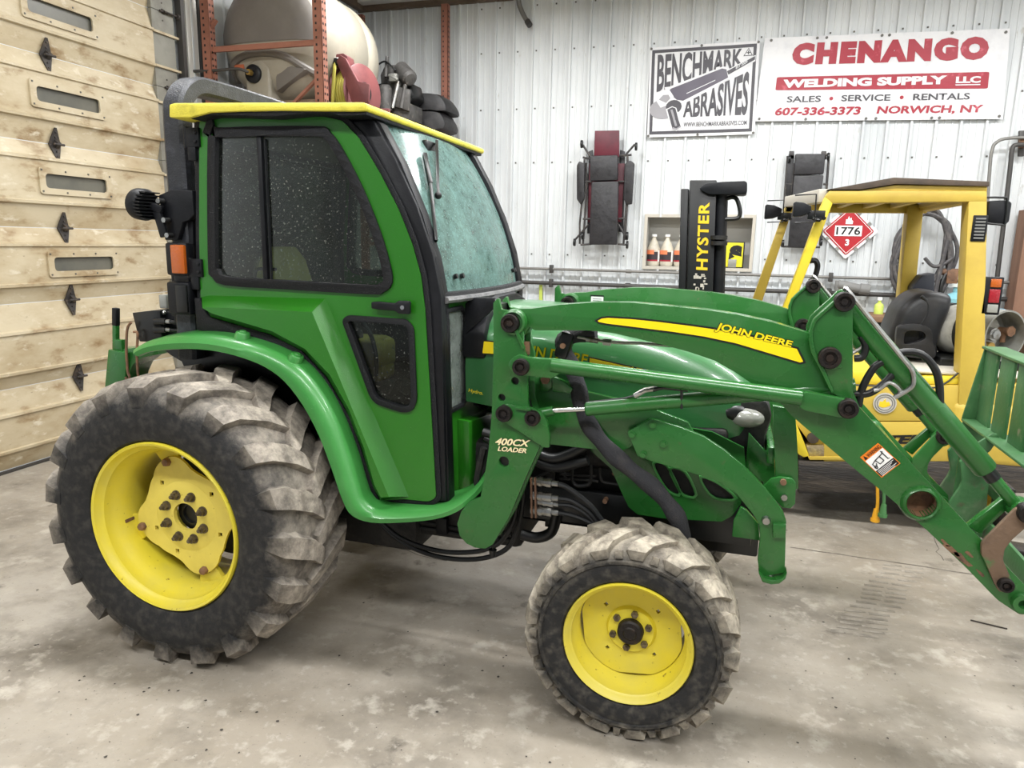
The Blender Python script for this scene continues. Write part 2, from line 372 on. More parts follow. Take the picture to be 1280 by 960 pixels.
while x < XR:
    sheet(x, 4, zlap, ZC - 0.02, 'wall_sheet', 'wall_white'); x += 4 * RIB
b = B(); b.bb((RX0 - RIB * 7, YB + 0.001, 0), (XR, YB + 0.02, zlap)); b.out('lower_panel', 'wall_lower', wall_back, smooth=0)
x = RX0 - RIB * 7
while x < XR:
    sheet(x, 4, 0, zlap + 0.001, 'wall_sheet', 'wall_lower'); x += 4 * RIB
b = B()
for zr in (PY(690, 60, YB).z - 0.02, PY(690, 135, YB).z, PY(690, 203, YB).z, PY(690, 5, YB).z, PY(690, 318, YB).z):
    x = RX0 + 0.06
    while x < XR:
        if not (NX0 - .02 < x < NX1 + .02 and NZ0 - .05 < zr < NZ1 + .05): b.box((x, YB - 0.004, zr), (0.016, 0.010, 0.016))
        x += RIB
b.out('screw_row', 'rivet', wall_back, smooth=0, kind='stuff')
mat('niche_grey', (176, 174, 168), .6)
b = B(); nd = 0.26
b.bb((NX0, YB + nd, NZ0), (NX1, YB + nd + .01, NZ1)); b.bb((NX0, YB, NZ0 - .012), (NX1, YB + nd, NZ0)); b.bb((NX0, YB, NZ1), (NX1, YB + nd, NZ1 + .012)); b.bb((NX0 - .012, YB, NZ0), (NX0, YB + nd, NZ1)); b.bb((NX1, YB, NZ0), (NX1 + .012, YB + nd, NZ1))
b.out('niche_lining', 'niche_grey', wall_back, smooth=0)
mat('niche_trim', (190, 184, 172), 0.6)
b = B(); t = .035
b.bb((NX0 - t, YB - .035, NZ0 - t), (NX1 + t, YB - .006, NZ0)); b.bb((NX0 - t, YB - .03, NZ1), (NX1 + t, YB - .006, NZ1 + t)); b.bb((NX0 - t, YB - .03, NZ0), (NX0, YB - .006, NZ1)); b.bb((NX1, YB - .03, NZ0), (NX1 + t, YB - .006, NZ1))
b.out('niche_frame', 'niche_trim', wall_back, smooth=0)
# ---- left wall beyond the door
wall_left = thing('wall_left', (XL, 7, 0), kind='structure')
b = B(); y = 5.62; pr = []
while y < YB: pr += [(y, 0), (y + .006, .019), (y + .026, .019), (y + .034, 0)]; y += RIB
pr.append((YB, 0))
for (ya, da), (yb_, db) in zip(pr, pr[1:]): b.poly([(XL + 0.02 + da, ya, 0), (XL + 0.02 + db, yb_, 0), (XL + 0.02 + db, yb_, ZC), (XL + 0.02 + da, ya, ZC)])
b.out('wall_sheet', 'wall_white', wall_left, smooth=0)
b = B(); b.bb((XL - .3, 5.60, 0), (XL + .018, YB, ZC)); b.bb((XL - .3, -4.5, 0), (XL - .12, 2.0, ZC)); b.bb((XL - .3, 2.0, 4.05), (XL - .12, 5.6, ZC)); b.out('wall_core', 'wall_lower', wall_left, smooth=0)
b = B(); b.bb((XR, -4.5, 0), (XR + .2, YB + .2, ZC)); b.out('wall_right', 'wall_white', smooth=0, kind='structure')
zt = PY(560, 8, YB).z
b = B(); b.bb((XL, YB - .09, zt), (XR, YB - .022, ZC)); b.out('trim_1', 'wood_trim', smooth=0, kind='structure')
b = B(); b.bb((XL + .045, 5.62, zt), (XL + .11, YB - .09, ZC)); b.out('trim_2', 'wood_trim', smooth=0, kind='structure')
b = B(); b.bb((XL + .04, YB - .22, zt + .06), (XR, YB - .09, zt + .085)); b.out('trim_3', 'ceiling_white', smooth=0, kind='structure')
# brown timber post by the right end of the back wall
px = PY(1270, 330, YB - .2).x
mat('post_brown', (138, 104, 84), 0.7, var=[((116, 86, 70), 6, 0.4, 0.7)], stretch=(1, 1, .2))
b = B(); b.bb((px, YB - .30, 0), (px + .42, YB - .05, PY(1275, 262, YB - .2).z)); b.out('trim_4', 'post_brown', smooth=0, bevel=.006, kind='structure')
# ---- overhead door
door = thing('door_1', (XL, 3.4, 0), kind='structure')
SEAM = [0.015, .578, 1.164, 1.69, 2.282, 2.885, 3.49, 4.09]
RIBZ = [(.155, .397), (.692, .959), (1.296, 1.565), (1.872, 2.165), (2.454, 2.759), (3.049, 3.319), (3.66, 3.92)]
DY0, DY1, DYE = 1.2, 5.207, 5.455
for k, (ra, rb) in enumerate(RIBZ):
    z0, z1 = SEAM[k] + .002, SEAM[k + 1] - .002
    prof = [(-.045, z0), (-.012, ra - .022), (.012, ra - .014), (.014, ra + .004), (0, ra + .010), (0, rb - .010), (.014, rb - .004), (.012, rb + .014), (-.012, rb + .022), (-.045, z1)]
    has = 2 <= k <= 5
    b = B()
    def strip(ya, yb_, pf):
        for (d0, za), (d1, zb) in zip(pf, pf[1:]): b.poly([(XL + d0, ya, za), (XL + d1, ya, zb), (XL + d1, yb_, zb), (XL + d0, yb_, za)])
    if has:
        wz0, wz1, wy0, wy1 = (ra + rb) / 2 - .058, (ra + rb) / 2 + .058, 4.055, 4.600
        if k == 5: wz0 += .0
        strip(DY0, wy0, prof); strip(wy1, DY1, prof); strip(wy0, wy1, prof[:5] + [(0, wz0)]); strip(wy0, wy1, [(0, wz1)] + prof[5:])
    else: strip(DY0, DY1, prof)
    sec = b.out('door_section', 'door_cream', door, smooth=0)
    if has:
        yc, zc = (wy0 + wy1) / 2, (wz0 + wz1) / 2
        b = B(); o = rnd([(wy0 - .04, wz0 - .035), (wy1 + .04, wz0 - .035), (wy1 + .04, wz1 + .035), (wy0 - .04, wz1 + .035)], .025); h = rnd([(wy0 + .008, wz0 + .008), (wy1 - .008, wz0 + .008), (wy1 - .008, wz1 - .008), (wy0 + .008, wz1 - .008)], .03)
        b.ext(o, (XL + .001, 0, 0), (0, 1, 0), (0, 0, 1), (.014, 0, 0), [h]); b.out('window_frame', 'door_cream', sec, smooth=0)
        b = B(); b.bb((XL - .02, wy0, wz0), (XL - .012, wy1, wz1)); b.out('window_pane', 'door_glass', sec, smooth=0)
        b = B()
        for yy in [wy0 - .02 + i * (wy1 - wy0 + .04) / 3 for i in range(4)]:
            for zz in (wz0 - .016, wz1 + .016): b.box((XL + .016, yy, zz), (.006, .011, .011))
        b.out('screw_set', 'rivet', sec, smooth=0)
    b = B(); b.bb((XL - .04, DY1 + .001, z0), (XL - .004, DYE, z1)); b.out('end_stile', 'door_stile', door, smooth=0)
    for rz in (ra, rb):
        b = B(); b.bb((XL - .004, DY1 - .005, rz - .012), (XL + .016, DYE + .04, rz + .006)); b.out('stiffener_end', 'door_cream', door, smooth=0)
def hinge(y, z, big=True):
    b = B(); s_ = 1 if big else .8
    for q in (1, -1): b.ext([(-.008, .115 * s_), (.008, .115 * s_), (.048 * s_, .0), (-.048 * s_, .0)], (XL - .034, y, z), (0, 1, 0), (.20, 0, q), (.010, 0, 0))
    b.prism([(XL - .03, z - .035), (XL + .012, z - .005), (XL + .012, z + .012), (XL - .03, z + .042)], y - .008, y + .022)
    b.cyl((XL + .006, y - .035, z), (XL + .006, y + .05, z), .009, n=10)
    for q in (-.085, -.05, .05, .085): b.cyl((XL - .03 + .2 * abs(q), y, z + q * s_), (XL - .018 + .2 * abs(q), y, z + q * s_), .007, n=8)
    return b
h0 = hinge(4.20, SEAM[1]).out('hinge', 'hinge_dark', door, smooth=0)
for z in SEAM[2:7]: dup(h0, (0, 0, z - SEAM[1]))
b = hinge(5.33, SEAM[1], False); b.cyl((XL + .02, 5.33, SEAM[1]), (XL + .02, 5.50, SEAM[1]), .009, n=8); b.cyl((XL + .02, 5.47, SEAM[1]), (XL + .02, 5.50, SEAM[1]), .024, n=14)
h1 = b.out('roller_hinge', 'hinge_dark', door, smooth=0)
for z in SEAM[2:7]: dup(h1, (0, 0, z - SEAM[1]))
for nm, ya, yb_, xa, xb, mm in (('door_track', 5.49, 5.53, -.01, .05, 'pipe_dark'), ('track_angle', 5.53, 5.555, -.05, .03, 'galv'), ('door_jamb', 5.565, 5.70, -.10, .035, 'ceiling_white'), ('jamb_strip', 5.71, 5.735, -.06, .05, 'pipe_dark'), ('door_jamb', 5.745, 5.80, -.06, .05, 'ceiling_white')):
    b = B(); b.bb((XL + xa, ya, 0), (XL + xb, yb_, 4.1)); b.out(nm, mm, door, smooth=0)
mat('door_rubber', (52, 48, 44), 0.8)
b = B(); b.bb((XL - .04, DY0, 0), (XL - .004, DYE, .014)); b.out('bottom_seal', 'door_rubber', door, smooth=0)
b = B(); b.bb((XL - .06, .9, 0), (XL - .045, 5.6, 4.1)); b.bb((XL-.12, 1.19, 0), (XL-.06, 2.01, 4.1)); b.out('backing_sheet', 'wall_lower', door, smooth=0)
# ---- ceiling strip lights
for i, (x, y) in enumerate(LAMP_SPOTS):
    t = thing('ceiling_light', (x, y, LAMP_Z), 'white twin tube strip light hung under the shop ceiling', 'light', 'ceiling strip lights')
    b = B(); b.bb((x - 1.0, y - .14, LAMP_Z - .02), (x + 1.0, y + .14, LAMP_Z + .06)); b.out('housing', 'lamp_white', t, bevel=.006)
    for s_ in (-1, 1):
        b = B(); b.cyl((x - .95, y + s_ * .06, LAMP_Z - .04), (x + .95, y + s_ * .06, LAMP_Z - .04), .016, n=10); b.out('tube', 'lamp_tube', t)
    for s_ in (-1, 1):
        b = B(); b.cyl((x + s_ * .8, y, LAMP_Z + .06), (x + s_ * .8, y, ZC), .008, n=6); b.out('hanger', 'galv', t)
# ================================================================== TRACTOR
YC = 2.92
TR = thing('tractor', (-1.1, YC, 0), 'green compact tractor with yellow wheels, cab and front loader', 'tractor')
# ---- wheels (d = distance from the tractor's middle plane; side -1 = the side with the open door panel view)
tyre_mat('tyre_rear', -1.99, .565, .480, .600, (172, 162, 148), (112, 104, 95), inner_dust=.10)
tyre_mat('tyre_front', -.243, .348, .290, .374, (186, 176, 158), (120, 111, 99), inner_dust=.16)
def lugs(b, cx, cz, sd, st, n, off):
    for k in range(n):
        th0 = 2 * PI * (k + off) / n; rings = []
        for (db, rb, dt, rt, dth, hw) in st:
            t = th0 + math.radians(dth); a = math.radians(hw)
            def pt(r, d, tt): return Vector((cx + r * math.cos(tt), YC + sd * d, cz + r * math.sin(tt)))
            rings.append([pt(rb, db, t - a * 1.3), pt(rt, dt, t - a), pt(rt, dt, t + a), pt(rb, db, t + a * 1.3)])
        b.loft(rings)
def flip(st, c): return [(2 * c - db, rb, 2 * c - dt, rt, dth, hw) for db, rb, dt, rt, dth, hw in st]
def rear_wheel(sd):
    cx, cz, c = -1.99, .565, .67
    half = [(.328, .845), (.345, .872), (.385, .886), (.43, .892), (.475, .886), (.512, .868), (.536, .838), (.546, .79), (.550, .67)]
    b = B(); b.lathe(half + [(r, 2 * c - d) for r, d in reversed(half[:-1])], (cx, YC, cz), (0, sd, 0), 76)
    st = [(.868, .462, .889, .470, 1.5, 3.0), (.850, .520, .888, .545, .8, 4.0), (.80, .533, .840, .575, -1.0, 4.2), (.73, .538, .735, .579, -6, 4.1), (.672, .538, .672, .578, -11, 3.7), (.635, .538, .640, .570, -14, 2.4)]
    lugs(b, cx, cz, sd, st, 19, .0); lugs(b, cx, cz, sd, flip(st, c), 19, .5)
    b.out('rear_tyre', 'tyre_rear', TR, bevel=0, smooth=35)
    b = B(); b.lathe([(.318, .840), (.334, .850), (.336, .868), (.331, .876), (.322, .872), (.313, .850), (.303, .842), (.297, .800), (.284, .786), (.279, .72), (.275, .60), (.285, .56), (.30, .50), (.328, .48), (.336, .47), (.328, .465), (.30, .48), (.29, .55), (.29, .78), (.305, .80)], (cx, YC, cz), (0, sd, 0), 72, closed=True)
    rim = b.out('rear_rim', 'yellow_rim', TR)
    dp = .735; yd = YC + sd * dp
    for k in range(4):      # brackets welded in the barrel that carry the disc
        t = math.radians(18 + 90 * k); e = Vector((math.cos(t), 0, math.sin(t))); q = Vector((-math.sin(t), 0, math.cos(t)))
        b = B(); o = Vector((cx, yd - sd * .018, cz))
        b.loft([[o + e * .21 + q * s1 * .035 + Vector((0, s2 * .008, 0)) for s1, s2 in ((-1, -1), (1, -1), (1, 1), (-1, 1))], [o + e * .284 + q * s1 * .06 + Vector((0, s2 * .012, 0)) for s1, s2 in ((-1, -1), (1, -1), (1, 1), (-1, 1))]])
        b.out('rim_bracket', 'yellow_rim', rim, bevel=.003)
        b = B(); o2 = o + e * .228; b.cyl(o2, o2 + Vector((0, sd * .042, 0)), .020, .016, 6); b.out('bracket_bolt', 'rusty_steel', rim, bevel=.002)
    pts = []
    for i in range(96):
        t = 2 * PI * i / 96; u = math.cos(4 * (t - math.radians(18)))
        pts.append(((.212 + .036 * max(-.35, u) + .006 * math.cos(8 * t)) * math.cos(t) + cx, (.212 + .036 * max(-.35, u) + .006 * math.cos(8 * t)) * math.sin(t) + cz))
    sq = [[(cx + .165 * math.cos(t) + .009 * a, cz + .165 * math.sin(t) + .009 * c_) for a, c_ in ((-1, -1), (1, -1), (1, 1), (-1, 1))] for t in (math.radians(40), math.radians(130), math.radians(-20), math.radians(250), math.radians(205))]
    b = B(); b.prism(pts, yd - .006, yd + .006, [ring((cx, cz), .056, 28)] + sq); b.out('rear_disc', 'yellow_disc', TR, smooth=30)
    b = B(); b.lathe([(.056, .006), (.056, .012), (.125, .012), (.150, .004)], (cx, yd, cz), (0, sd, 0), 40); b.out('disc_boss', 'yellow_disc', TR)
    b = B(); b.lathe([(.0001, -.03), (.035, -.03), (.038, -.02), (.058, -.02), (.058, -.06)], (cx, yd, cz), (0, sd, 0), 28); b.out('axle_end', 'black_satin', TR)
    for k in range(8):
        t = math.radians(22 + 45 * k); p = Vector((cx + .093 * math.cos(t), yd, cz + .093 * math.sin(t)))
        b = B(); b.cyl(p + Vector((0, sd * .010, 0)), p + Vector((0, sd * .016, 0)), .020, n=14); b.cyl(p + Vector((0, sd * .014, 0)), p + Vector((0, sd * .034, 0)), .0145, n=6); b.cyl(p + Vector((0, sd * .03, 0)), p + Vector((0, sd * .046, 0)), .008, n=8); b.out('wheel_nut', 'dull_nut', TR)
    b = B(); b.lathe([(.0001, .52), (.24, .52), (.26, .50), (.26, .42)], (cx, YC, cz), (0, sd, 0), 40); b.out('rim_dark_disc', 'engine_dark', TR)  # dark disc added so the gap behind the rim reads as shade
    b = B(); b.cyl((cx, YC + sd * .70, cz), (cx, YC + sd * .2, cz), .075, .11, 20); b.out('rear_axle', 'engine_dark', TR)
    # valve stem ledge seam of the barrel
    b = B(); t = math.radians(190); b.box((cx + .279 * math.cos(t), YC + sd * .69, cz + .279 * math.sin(t)), (.006, .16, .012)); b.out('barrel_weld', 'rusty_steel', rim)
for sd in (-1, 1): rear_wheel(sd)
def front_wheel(sd):
    cx, cz, c = -.243, .348, .615
    half = [(.213, .728), (.225, .744), (.245, .750), (.27, .753), (.286, .750), (.289, .756), (.299, .756), (.302, .748), (.320, .738), (.334, .718), (.342, .69), (.345, .615)]
    b = B(); b.lathe(half + [(r, 2 * c - d) for r, d in reversed(half[:-1])], (cx, YC, cz), (0, sd, 0), 64)
    st = [(.742, .306, .753, .309, 0, 3.6), (.728, .325, .751, .340, .5, 5.0), (.70, .333, .726, .358, -2, 5.6), (.66, .335, .668, .3615, -8, 5.6), (.618, .335, .622, .361, -13.5, 5.0), (.585, .335, .589, .357, -17, 3.2)]
    lugs(b, cx, cz, sd, st, 17, .1); lugs(b, cx, cz, sd, flip(st, c), 17, .6)
    st2 = [(.742, .306, .7535, .308, -10.6, 2.2), (.725, .326, .748, .334, -10.6, 1.7)]
    lugs(b, cx, cz, sd, st2, 17, .1)
    tb = b.out('front_tyre', 'tyre_front', TR, smooth=35)
    b = B(); b.lathe([(.205, .722), (.216, .730), (.217, .742), (.213, .748), (.207, .744), (.200, .728), (.193, .722), (.190, .68), (.182, .668), (.180, .56), (.19, .50), (.212, .49), (.205, .485), (.185, .50), (.186, .66), (.198, .69)], (cx, YC, cz), (0, sd, 0), 60, closed=True)
    rim = b.out('front_rim', 'yellow_rim', TR)
    yd = YC + sd * .625; pts = []
    for i in range(80):
        t = 2 * PI * i / 80; r = .178
        for a in (0.0, 1.571, 3.1416, 4.712):
            cc = math.cos(t - a - .12)
            if cc > .2: r = min(r, .168 / cc)
        pts.append((cx + r * math.cos(t), cz + r * math.sin(t)))
    sq = [[(cx + .118 * math.cos(t) + .0075 * a, cz + .118 * math.sin(t) + .0075 * c_) for a, c_ in ((-1.2, 0), (0, -1.2), (1.2, 0), (0, 1.2))] for t in (math.radians(42), math.radians(140), math.radians(228), math.radians(315))]
    b = B(); b.prism(pts, yd - .008, yd + .008, [ring((cx, cz), .045, 24)] + sq); b.out('front_disc', 'yellow_rim', TR, smooth=30)
    b = B(); b.lathe([(.040, .020), (.078, .020), (.088, .006)], (cx, yd, cz), (0, sd, 0), 40); b.out('disc_boss', 'yellow_rim', TR)
    b = B(); b.lathe([(.0001, .050), (.020, .050), (.024, .046), (.038, .046), (.044, .040), (.046, .01)], (cx, yd, cz), (0, sd, 0), 32); b.out('hub_cap', 'pin_steel', TR)
    for k in range(6):
        t = math.radians(20 + 60 * k); p = Vector((cx + .064 * math.cos(t), yd + sd * .018, cz + .064 * math.sin(t)))
        b = B(); b.cyl(p, p + Vector((0, sd * .014, 0)), .0125, n=6); b.cyl(p + Vector((0, sd * .012, 0)), p + Vector((0, sd * .02, 0)), .0065, n=8); b.out('wheel_nut', 'dull_nut', TR)
    b = B(); b.cyl((cx, YC + sd * .60, cz), (cx, YC, cz), .05, .07, 16); b.bb((cx - .07, YC + sd * .48, cz - .08), (cx + .07, YC + sd * .56, cz + .12)); b.out('front_axle', 'engine_dark', TR, bevel=.01)
for sd in (-1, 1): front_wheel(sd)
# ---- cab
def glass(name, tint, haze, cov_lo, cov_hi, scale, gloss=.06, fleck=None):
    m = bpy.data.materials.new(name); m.use_nodes = True; MATS[name] = m; N, L = m.node_tree.nodes, m.node_tree.links
    N.remove(N['Principled BSDF']); out = N['Material Output']; g = N.new('ShaderNodeNewGeometry')
    tr = N.new('ShaderNodeBsdfTransparent'); tr.inputs[0].default_value = tint + (1,)
    gl = N.new('ShaderNodeBsdfGlossy'); gl.inputs['Roughness'].default_value = gloss
    fr = N.new('ShaderNodeFresnel'); fr.inputs[0].default_value = 1.45
    m1 = N.new('ShaderNodeMixShader'); L.new(fr.outputs[0], m1.inputs[0]); L.new(tr.outputs[0], m1.inputs[1]); L.new(gl.outputs[0], m1.inputs[2])
    df = N.new('ShaderNodeBsdfDiffuse'); df.inputs[0].default_value = lin(haze); tl = N.new('ShaderNodeBsdfTranslucent'); tl.inputs[0].default_value = lin(haze)
    dm = N.new('ShaderNodeMixShader'); dm.inputs[0].default_value = .35; L.new(df.outputs[0], dm.inputs[1]); L.new(tl.outputs[0], dm.inputs[2])
    n1 = N.new('ShaderNodeTexNoise'); n1.inputs['Scale'].default_value = scale; n1.inputs['Detail'].default_value = 8; n1.inputs['Roughness'].default_value = .75; L.new(g.outputs['Position'], n1.inputs['Vector'])
    r = N.new('ShaderNodeMapRange'); r.inputs[1].default_value = .30; r.inputs[2].default_value = .68; r.inputs[3].default_value = cov_lo; r.inputs[4].default_value = cov_hi; L.new(n1.outputs['Fac'], r.inputs[0])
    fac = r.outputs[0]
    if fleck:
        n2 = N.new('ShaderNodeTexNoise'); n2.inputs['Scale'].default_value = fleck[0]; n2.inputs['Detail'].default_value = 2; L.new(g.outputs['Position'], n2.inputs['Vector'])
        r2 = N.new('ShaderNodeMapRange'); r2.inputs[1].default_value = fleck[1]; r2.inputs[2].default_value = fleck[1] + .04; r2.inputs[4].default_value = fleck[2]; L.new(n2.outputs['Fac'], r2.inputs[0])
        ad = N.new('ShaderNodeMath'); ad.operation = 'MAXIMUM'; L.new(fac, ad.inputs[0]); L.new(r2.outputs[0], ad.inputs[1]); fac = ad.outputs[0]
    m2 = N.new('ShaderNodeMixShader'); L.new(fac, m2.inputs[0]); L.new(m1.outputs[0], m2.inputs[1]); L.new(dm.outputs[0], m2.inputs[2]); L.new(m2.outputs[0], out.inputs['Surface'])
glass('glass_door', (.60, .65, .62), (176, 178, 168), .0, .02, 5, fleck=(110, .655, .50))
glass('glass_windshield', (.50, .68, .64), (146, 184, 177), .20, .72, 20, gloss=.15, fleck=(130, .60, .80))
glass('glass_front', (.60, .64, .62), (190, 200, 194), .12, .5, 9, fleck=(150, .68, .6))
YD = 2.38
door_px = [(249, 152), (257, 146), (405, 146), (428, 151), (448, 172), (475, 217), (498, 262), (515, 305), (526, 345), (531, 385), (538, 500), (545, 622), (536, 627), (505, 624), (476, 626), (466, 610), (451, 562), (432, 515), (409, 474), (379, 442), (338, 421), (297, 409), (263, 399), (251, 384), (249, 300)]
win_px = [(266, 172), (274, 165), (392, 163), (411, 169), (428, 193), (452, 240), (472, 290), (484, 330), (487, 352), (478, 361), (462, 363), (360, 357), (284, 352), (270, 342), (266, 325)]
low_px = [(432, 401), (437, 397), (508, 402), (515, 410), (519, 500), (514, 511), (504, 512), (473, 502), (466, 494), (450, 450)]
div_x = PY(328, 260, YD).x
def cab_side(sd):
    y0 = YC - sd * (YC - YD)          # sd=1: the side towards the shop floor's open end; -1: the far side
    def yy(k): return YC - sd * (YC - (YD + k))
    D = rnd(Q(YD, door_px), .012, 2); Wn = sm2(Q(YD, win_px), 3, True); Lw = rnd(Q(YD, low_px), .02, 3)
    b = B(); b.prism(D, yy(.0), yy(.022), [Wn, Lw]); door_o = b.out('cab_door', 'green_door', TR, smooth=25)
    b = B(); b.prism(inset(D, -.020), yy(.004), yy(.030), [inset(D, .002)]); b.out('door_seal', 'black_seal', door_o, bevel=.005)
    b = B(); b.prism(inset(Wn, -.014), yy(-.012), yy(.024), [inset(Wn, .020)]); b.out('window_seal', 'black_seal', door_o, bevel=.006)
    b = B(); b.prism(inset(Lw, -.010), yy(-.010), yy(.024), [inset(Lw, .012)]); b.out('window_seal', 'black_seal', door_o, bevel=.005)
    b = B(); b.prism(inset(Wn, .016), yy(.010), yy(.014)); b.out('window_pane', 'glass_door', door_o, smooth=0)
    b = B(); b.prism(inset(Lw, .009), yy(.010), yy(.014)); b.out('window_pane', 'glass_door', door_o, smooth=0)
    zt, zb = PY(326, 170, YD).z, PY(330, 354, YD).z
    b = B(); b.bb((div_x - .010, yy(-.004), zb), (div_x + .010, yy(.02), zt)); b.out('window_divider', 'black_plastic', door_o, bevel=.003)
    b = B(); b.bb((div_x + .020, yy(-.001), zb + .01), (div_x + .025, yy(.012), zt - .01)); b.out('sliding_edge', 'black_plastic', door_o, smooth=0)
    # pressed bulge over the wheel arch: flat face further out, sloping rims above and in front
    if True:
        out_ = [(253, 385), (265, 392), (300, 402), (340, 414), (381, 436), (412, 468), (436, 511), (455, 560), (468, 606), (476, 622), (486, 621), (390, 390), (262, 384)]
        base = [(252, 371), (262, 397), (297, 408), (338, 420), (379, 441), (409, 473), (432, 514), (451, 561), (465, 609), (475, 625), (511, 621), (407, 373), (262, 369)]
        O = Q(YD - .062, out_); Bs = Q(YD, base)
        b = B(); b.loft([[Vector((x, yy(.001), z)) for x, z in Bs], [Vector((x, yy(-.062), z)) for x, z in O]]); b.out('wheel_arch_bulge', 'green_door', door_o, smooth=20)
    h0 = PY(468, 381, YD); h1 = PY(516, 384, YD)
    b = B(); pz = h0.z; b.loft([[Vector((x, yy(dy), z + q * hh)) for q, dy in ((-1, -.028), (1, -.028), (1, -.012), (-1, -.012))] for x, z, hh in ((h0.x, h0.z, .012), (h0.x + .03, h0.z, .015), (h1.x - .06, h1.z, .014), (h1.x - .045, h1.z, .024), (h1.x, h1.z, .024))]); b.bb((h1.x - .05, yy(-.014), h1.z - .02), (h1.x - .006, yy(.002), h1.z + .02)); hd = b.out('door_handle', 'black_plastic', door_o, bevel=.005)
    b = B(); b.cyl((h1.x - .028, yy(-.027), h1.z), (h1.x - .028, yy(-.031), h1.z), .008, n=12); b.out('lock_barrel', 'chrome', door_o)
    for px_, py_ in ((243, 172), (247, 335)):
        c = PY(px_, py_, YD); b = B(); b.bb((c.x - .03, yy(-.012), c.z - .035), (c.x + .028, yy(.02), c.z + .035)); b.bb((c.x - .028, yy(-.01), c.z - .085), (c.x + .008, yy(.03), c.z - .03))
        b.cyl((c.x - .036, yy(0), c.z - .04), (c.x - .036, yy(0), c.z + .04), .012, n=10)
        for q in (-.016, .016): b.cyl((c.x + .016, yy(-.012), c.z + q), (c.x + .016, yy(-.020), c.z + q), .007, n=8)
        b.out('door_hinge', 'black_plastic', door_o, bevel=.003)
    # black cab frame behind the door: pillars and sill
    outer = [(236, 140), (452, 138), (470, 152), (497, 203), (524, 268), (541, 325), (550, 374), (558, 630), (545, 634), (468, 634), (458, 606), (443, 558), (425, 512), (402, 478), (372, 447), (334, 427), (293, 415), (258, 407), (240, 396)]
    b = B(); b.prism(Q(YD, outer), yy(.028), yy(.085), [inset(D, .030)]); b.out('cab_frame', 'black_plastic', TR, bevel=.004)
    b = B(); zz = PY(470, 634, YD).z; b.prism(Q(YD, [(247, 372), (250, 412), (293, 418), (334, 430), (372, 450), (402, 481), (430, 520), (470, 637), (480, 634), (440, 520), (410, 470), (380, 437), (338, 416), (297, 405), (266, 396), (258, 385), (254, 372)]), yy(-.02), yy(.06)); b.out('arch_seal', 'black_seal', TR, bevel=.004)
cab_side(1); cab_side(-1)
# windshield, frame, wipers
edge = Q(YD + .045, [(463, 150), (491, 198), (518, 256), (538, 316), (549, 371)])
edge = sm2(edge, 4); NY = 13
def wpt(i, t, fwd=0.0, ins=0.0):
    x, z = edge[i]; y = 2.425 + (3.425 - 2.425) * t; bow = .05 * (1 - (2 * t - 1) ** 2)
    return Vector((x + bow + fwd, y, z))
b = B(); g = [[b.v(wpt(i, k / (NY - 1))) for k in range(NY)] for i in range(len(edge))]
for i in range(len(edge) - 1):
    for k in range(NY - 1): b.face((g[i][k], g[i][k + 1], g[i + 1][k + 1], g[i + 1][k]))
ws = b.out('windshield', 'glass_windshield', TR, smooth=60)
b = B(); lo = len(edge) - 1
b.tube([wpt(i, 0, .004) for i in range(len(edge))] + [wpt(lo, k / 12, .008) for k in range(1, 13)] + [wpt(i, 1, .004) for i in range(lo, -1, -1)], .017, 8); b.out('windshield_seal', 'black_seal', ws)
mat('sill_grey', (112, 112, 112), .5, var=[((84, 84, 86), 30, .45, .65)], bump=.3, bs=90)
b = B(); b.tube([wpt(lo, k / 12, .022) + Vector((0, 0, -.012)) for k in range(0, 13)], .019, 8, flat=.7); b.out('windshield_sill', 'sill_grey', ws)
for t_ in (.12, .17, .85, .9):
    p = wpt(lo - 2, t_, .004); b = B(); b.cyl(p, p + Vector((.012, 0, .004)), .010, n=10); b.out('glass_fixing', 'black_satin', ws)
def WS(px_, py_, fwd=.02):
    """point on the windshield that the pixel looks at"""
    best = None; d = ray(px_, py_).normalized()
    for i in range(len(edge)):
        for k in range(81):
            p = wpt(i, k / 80); v = p - Vector((0, 0, EYE)); e = (v - d * v.dot(d)).length
            if best is None or e < best[0]: best = (e, p)
    return best[1] + Vector((fwd, 0, 0))
a_, b_, c_, d_, e_ = WS(537, 176, .03), WS(538, 240, .03), WS(525, 194), WS(533, 230), WS(539, 300)
b = B(); b.bar(a_, b_, .012, .016); b.ball(b_, .014); b.out('wiper_arm', 'black_satin', TR, bevel=.002)
b = B(); b.bar(c_, d_, .016, .02); b.bar(d_, e_, .012, .018); b.out('wiper_blade', 'black_satin', TR, bevel=.002)
b = B(); b.box(WS(541, 184, -.01), (.03, .12, .06)); b.out('wiper_motor', 'black_satin', TR, bevel=.01)
# A-pillars joining door frame and windshield
for sd in (1, -1):
    yf = (lambda k, sd=sd: YC - sd * (YC - (YD + k)))
    b = B(); outl = Q(YD, [(452, 150), (464, 149), (492, 198), (519, 257), (539, 317), (550, 372), (556, 628), (540, 628), (534, 385), (528, 340), (515, 298), (498, 256), (475, 210), (450, 168), (438, 152)])
    b.prism(outl, yf(.012), yf(.05)); b.out('a_pillar', 'black_plastic', TR, bevel=.005)
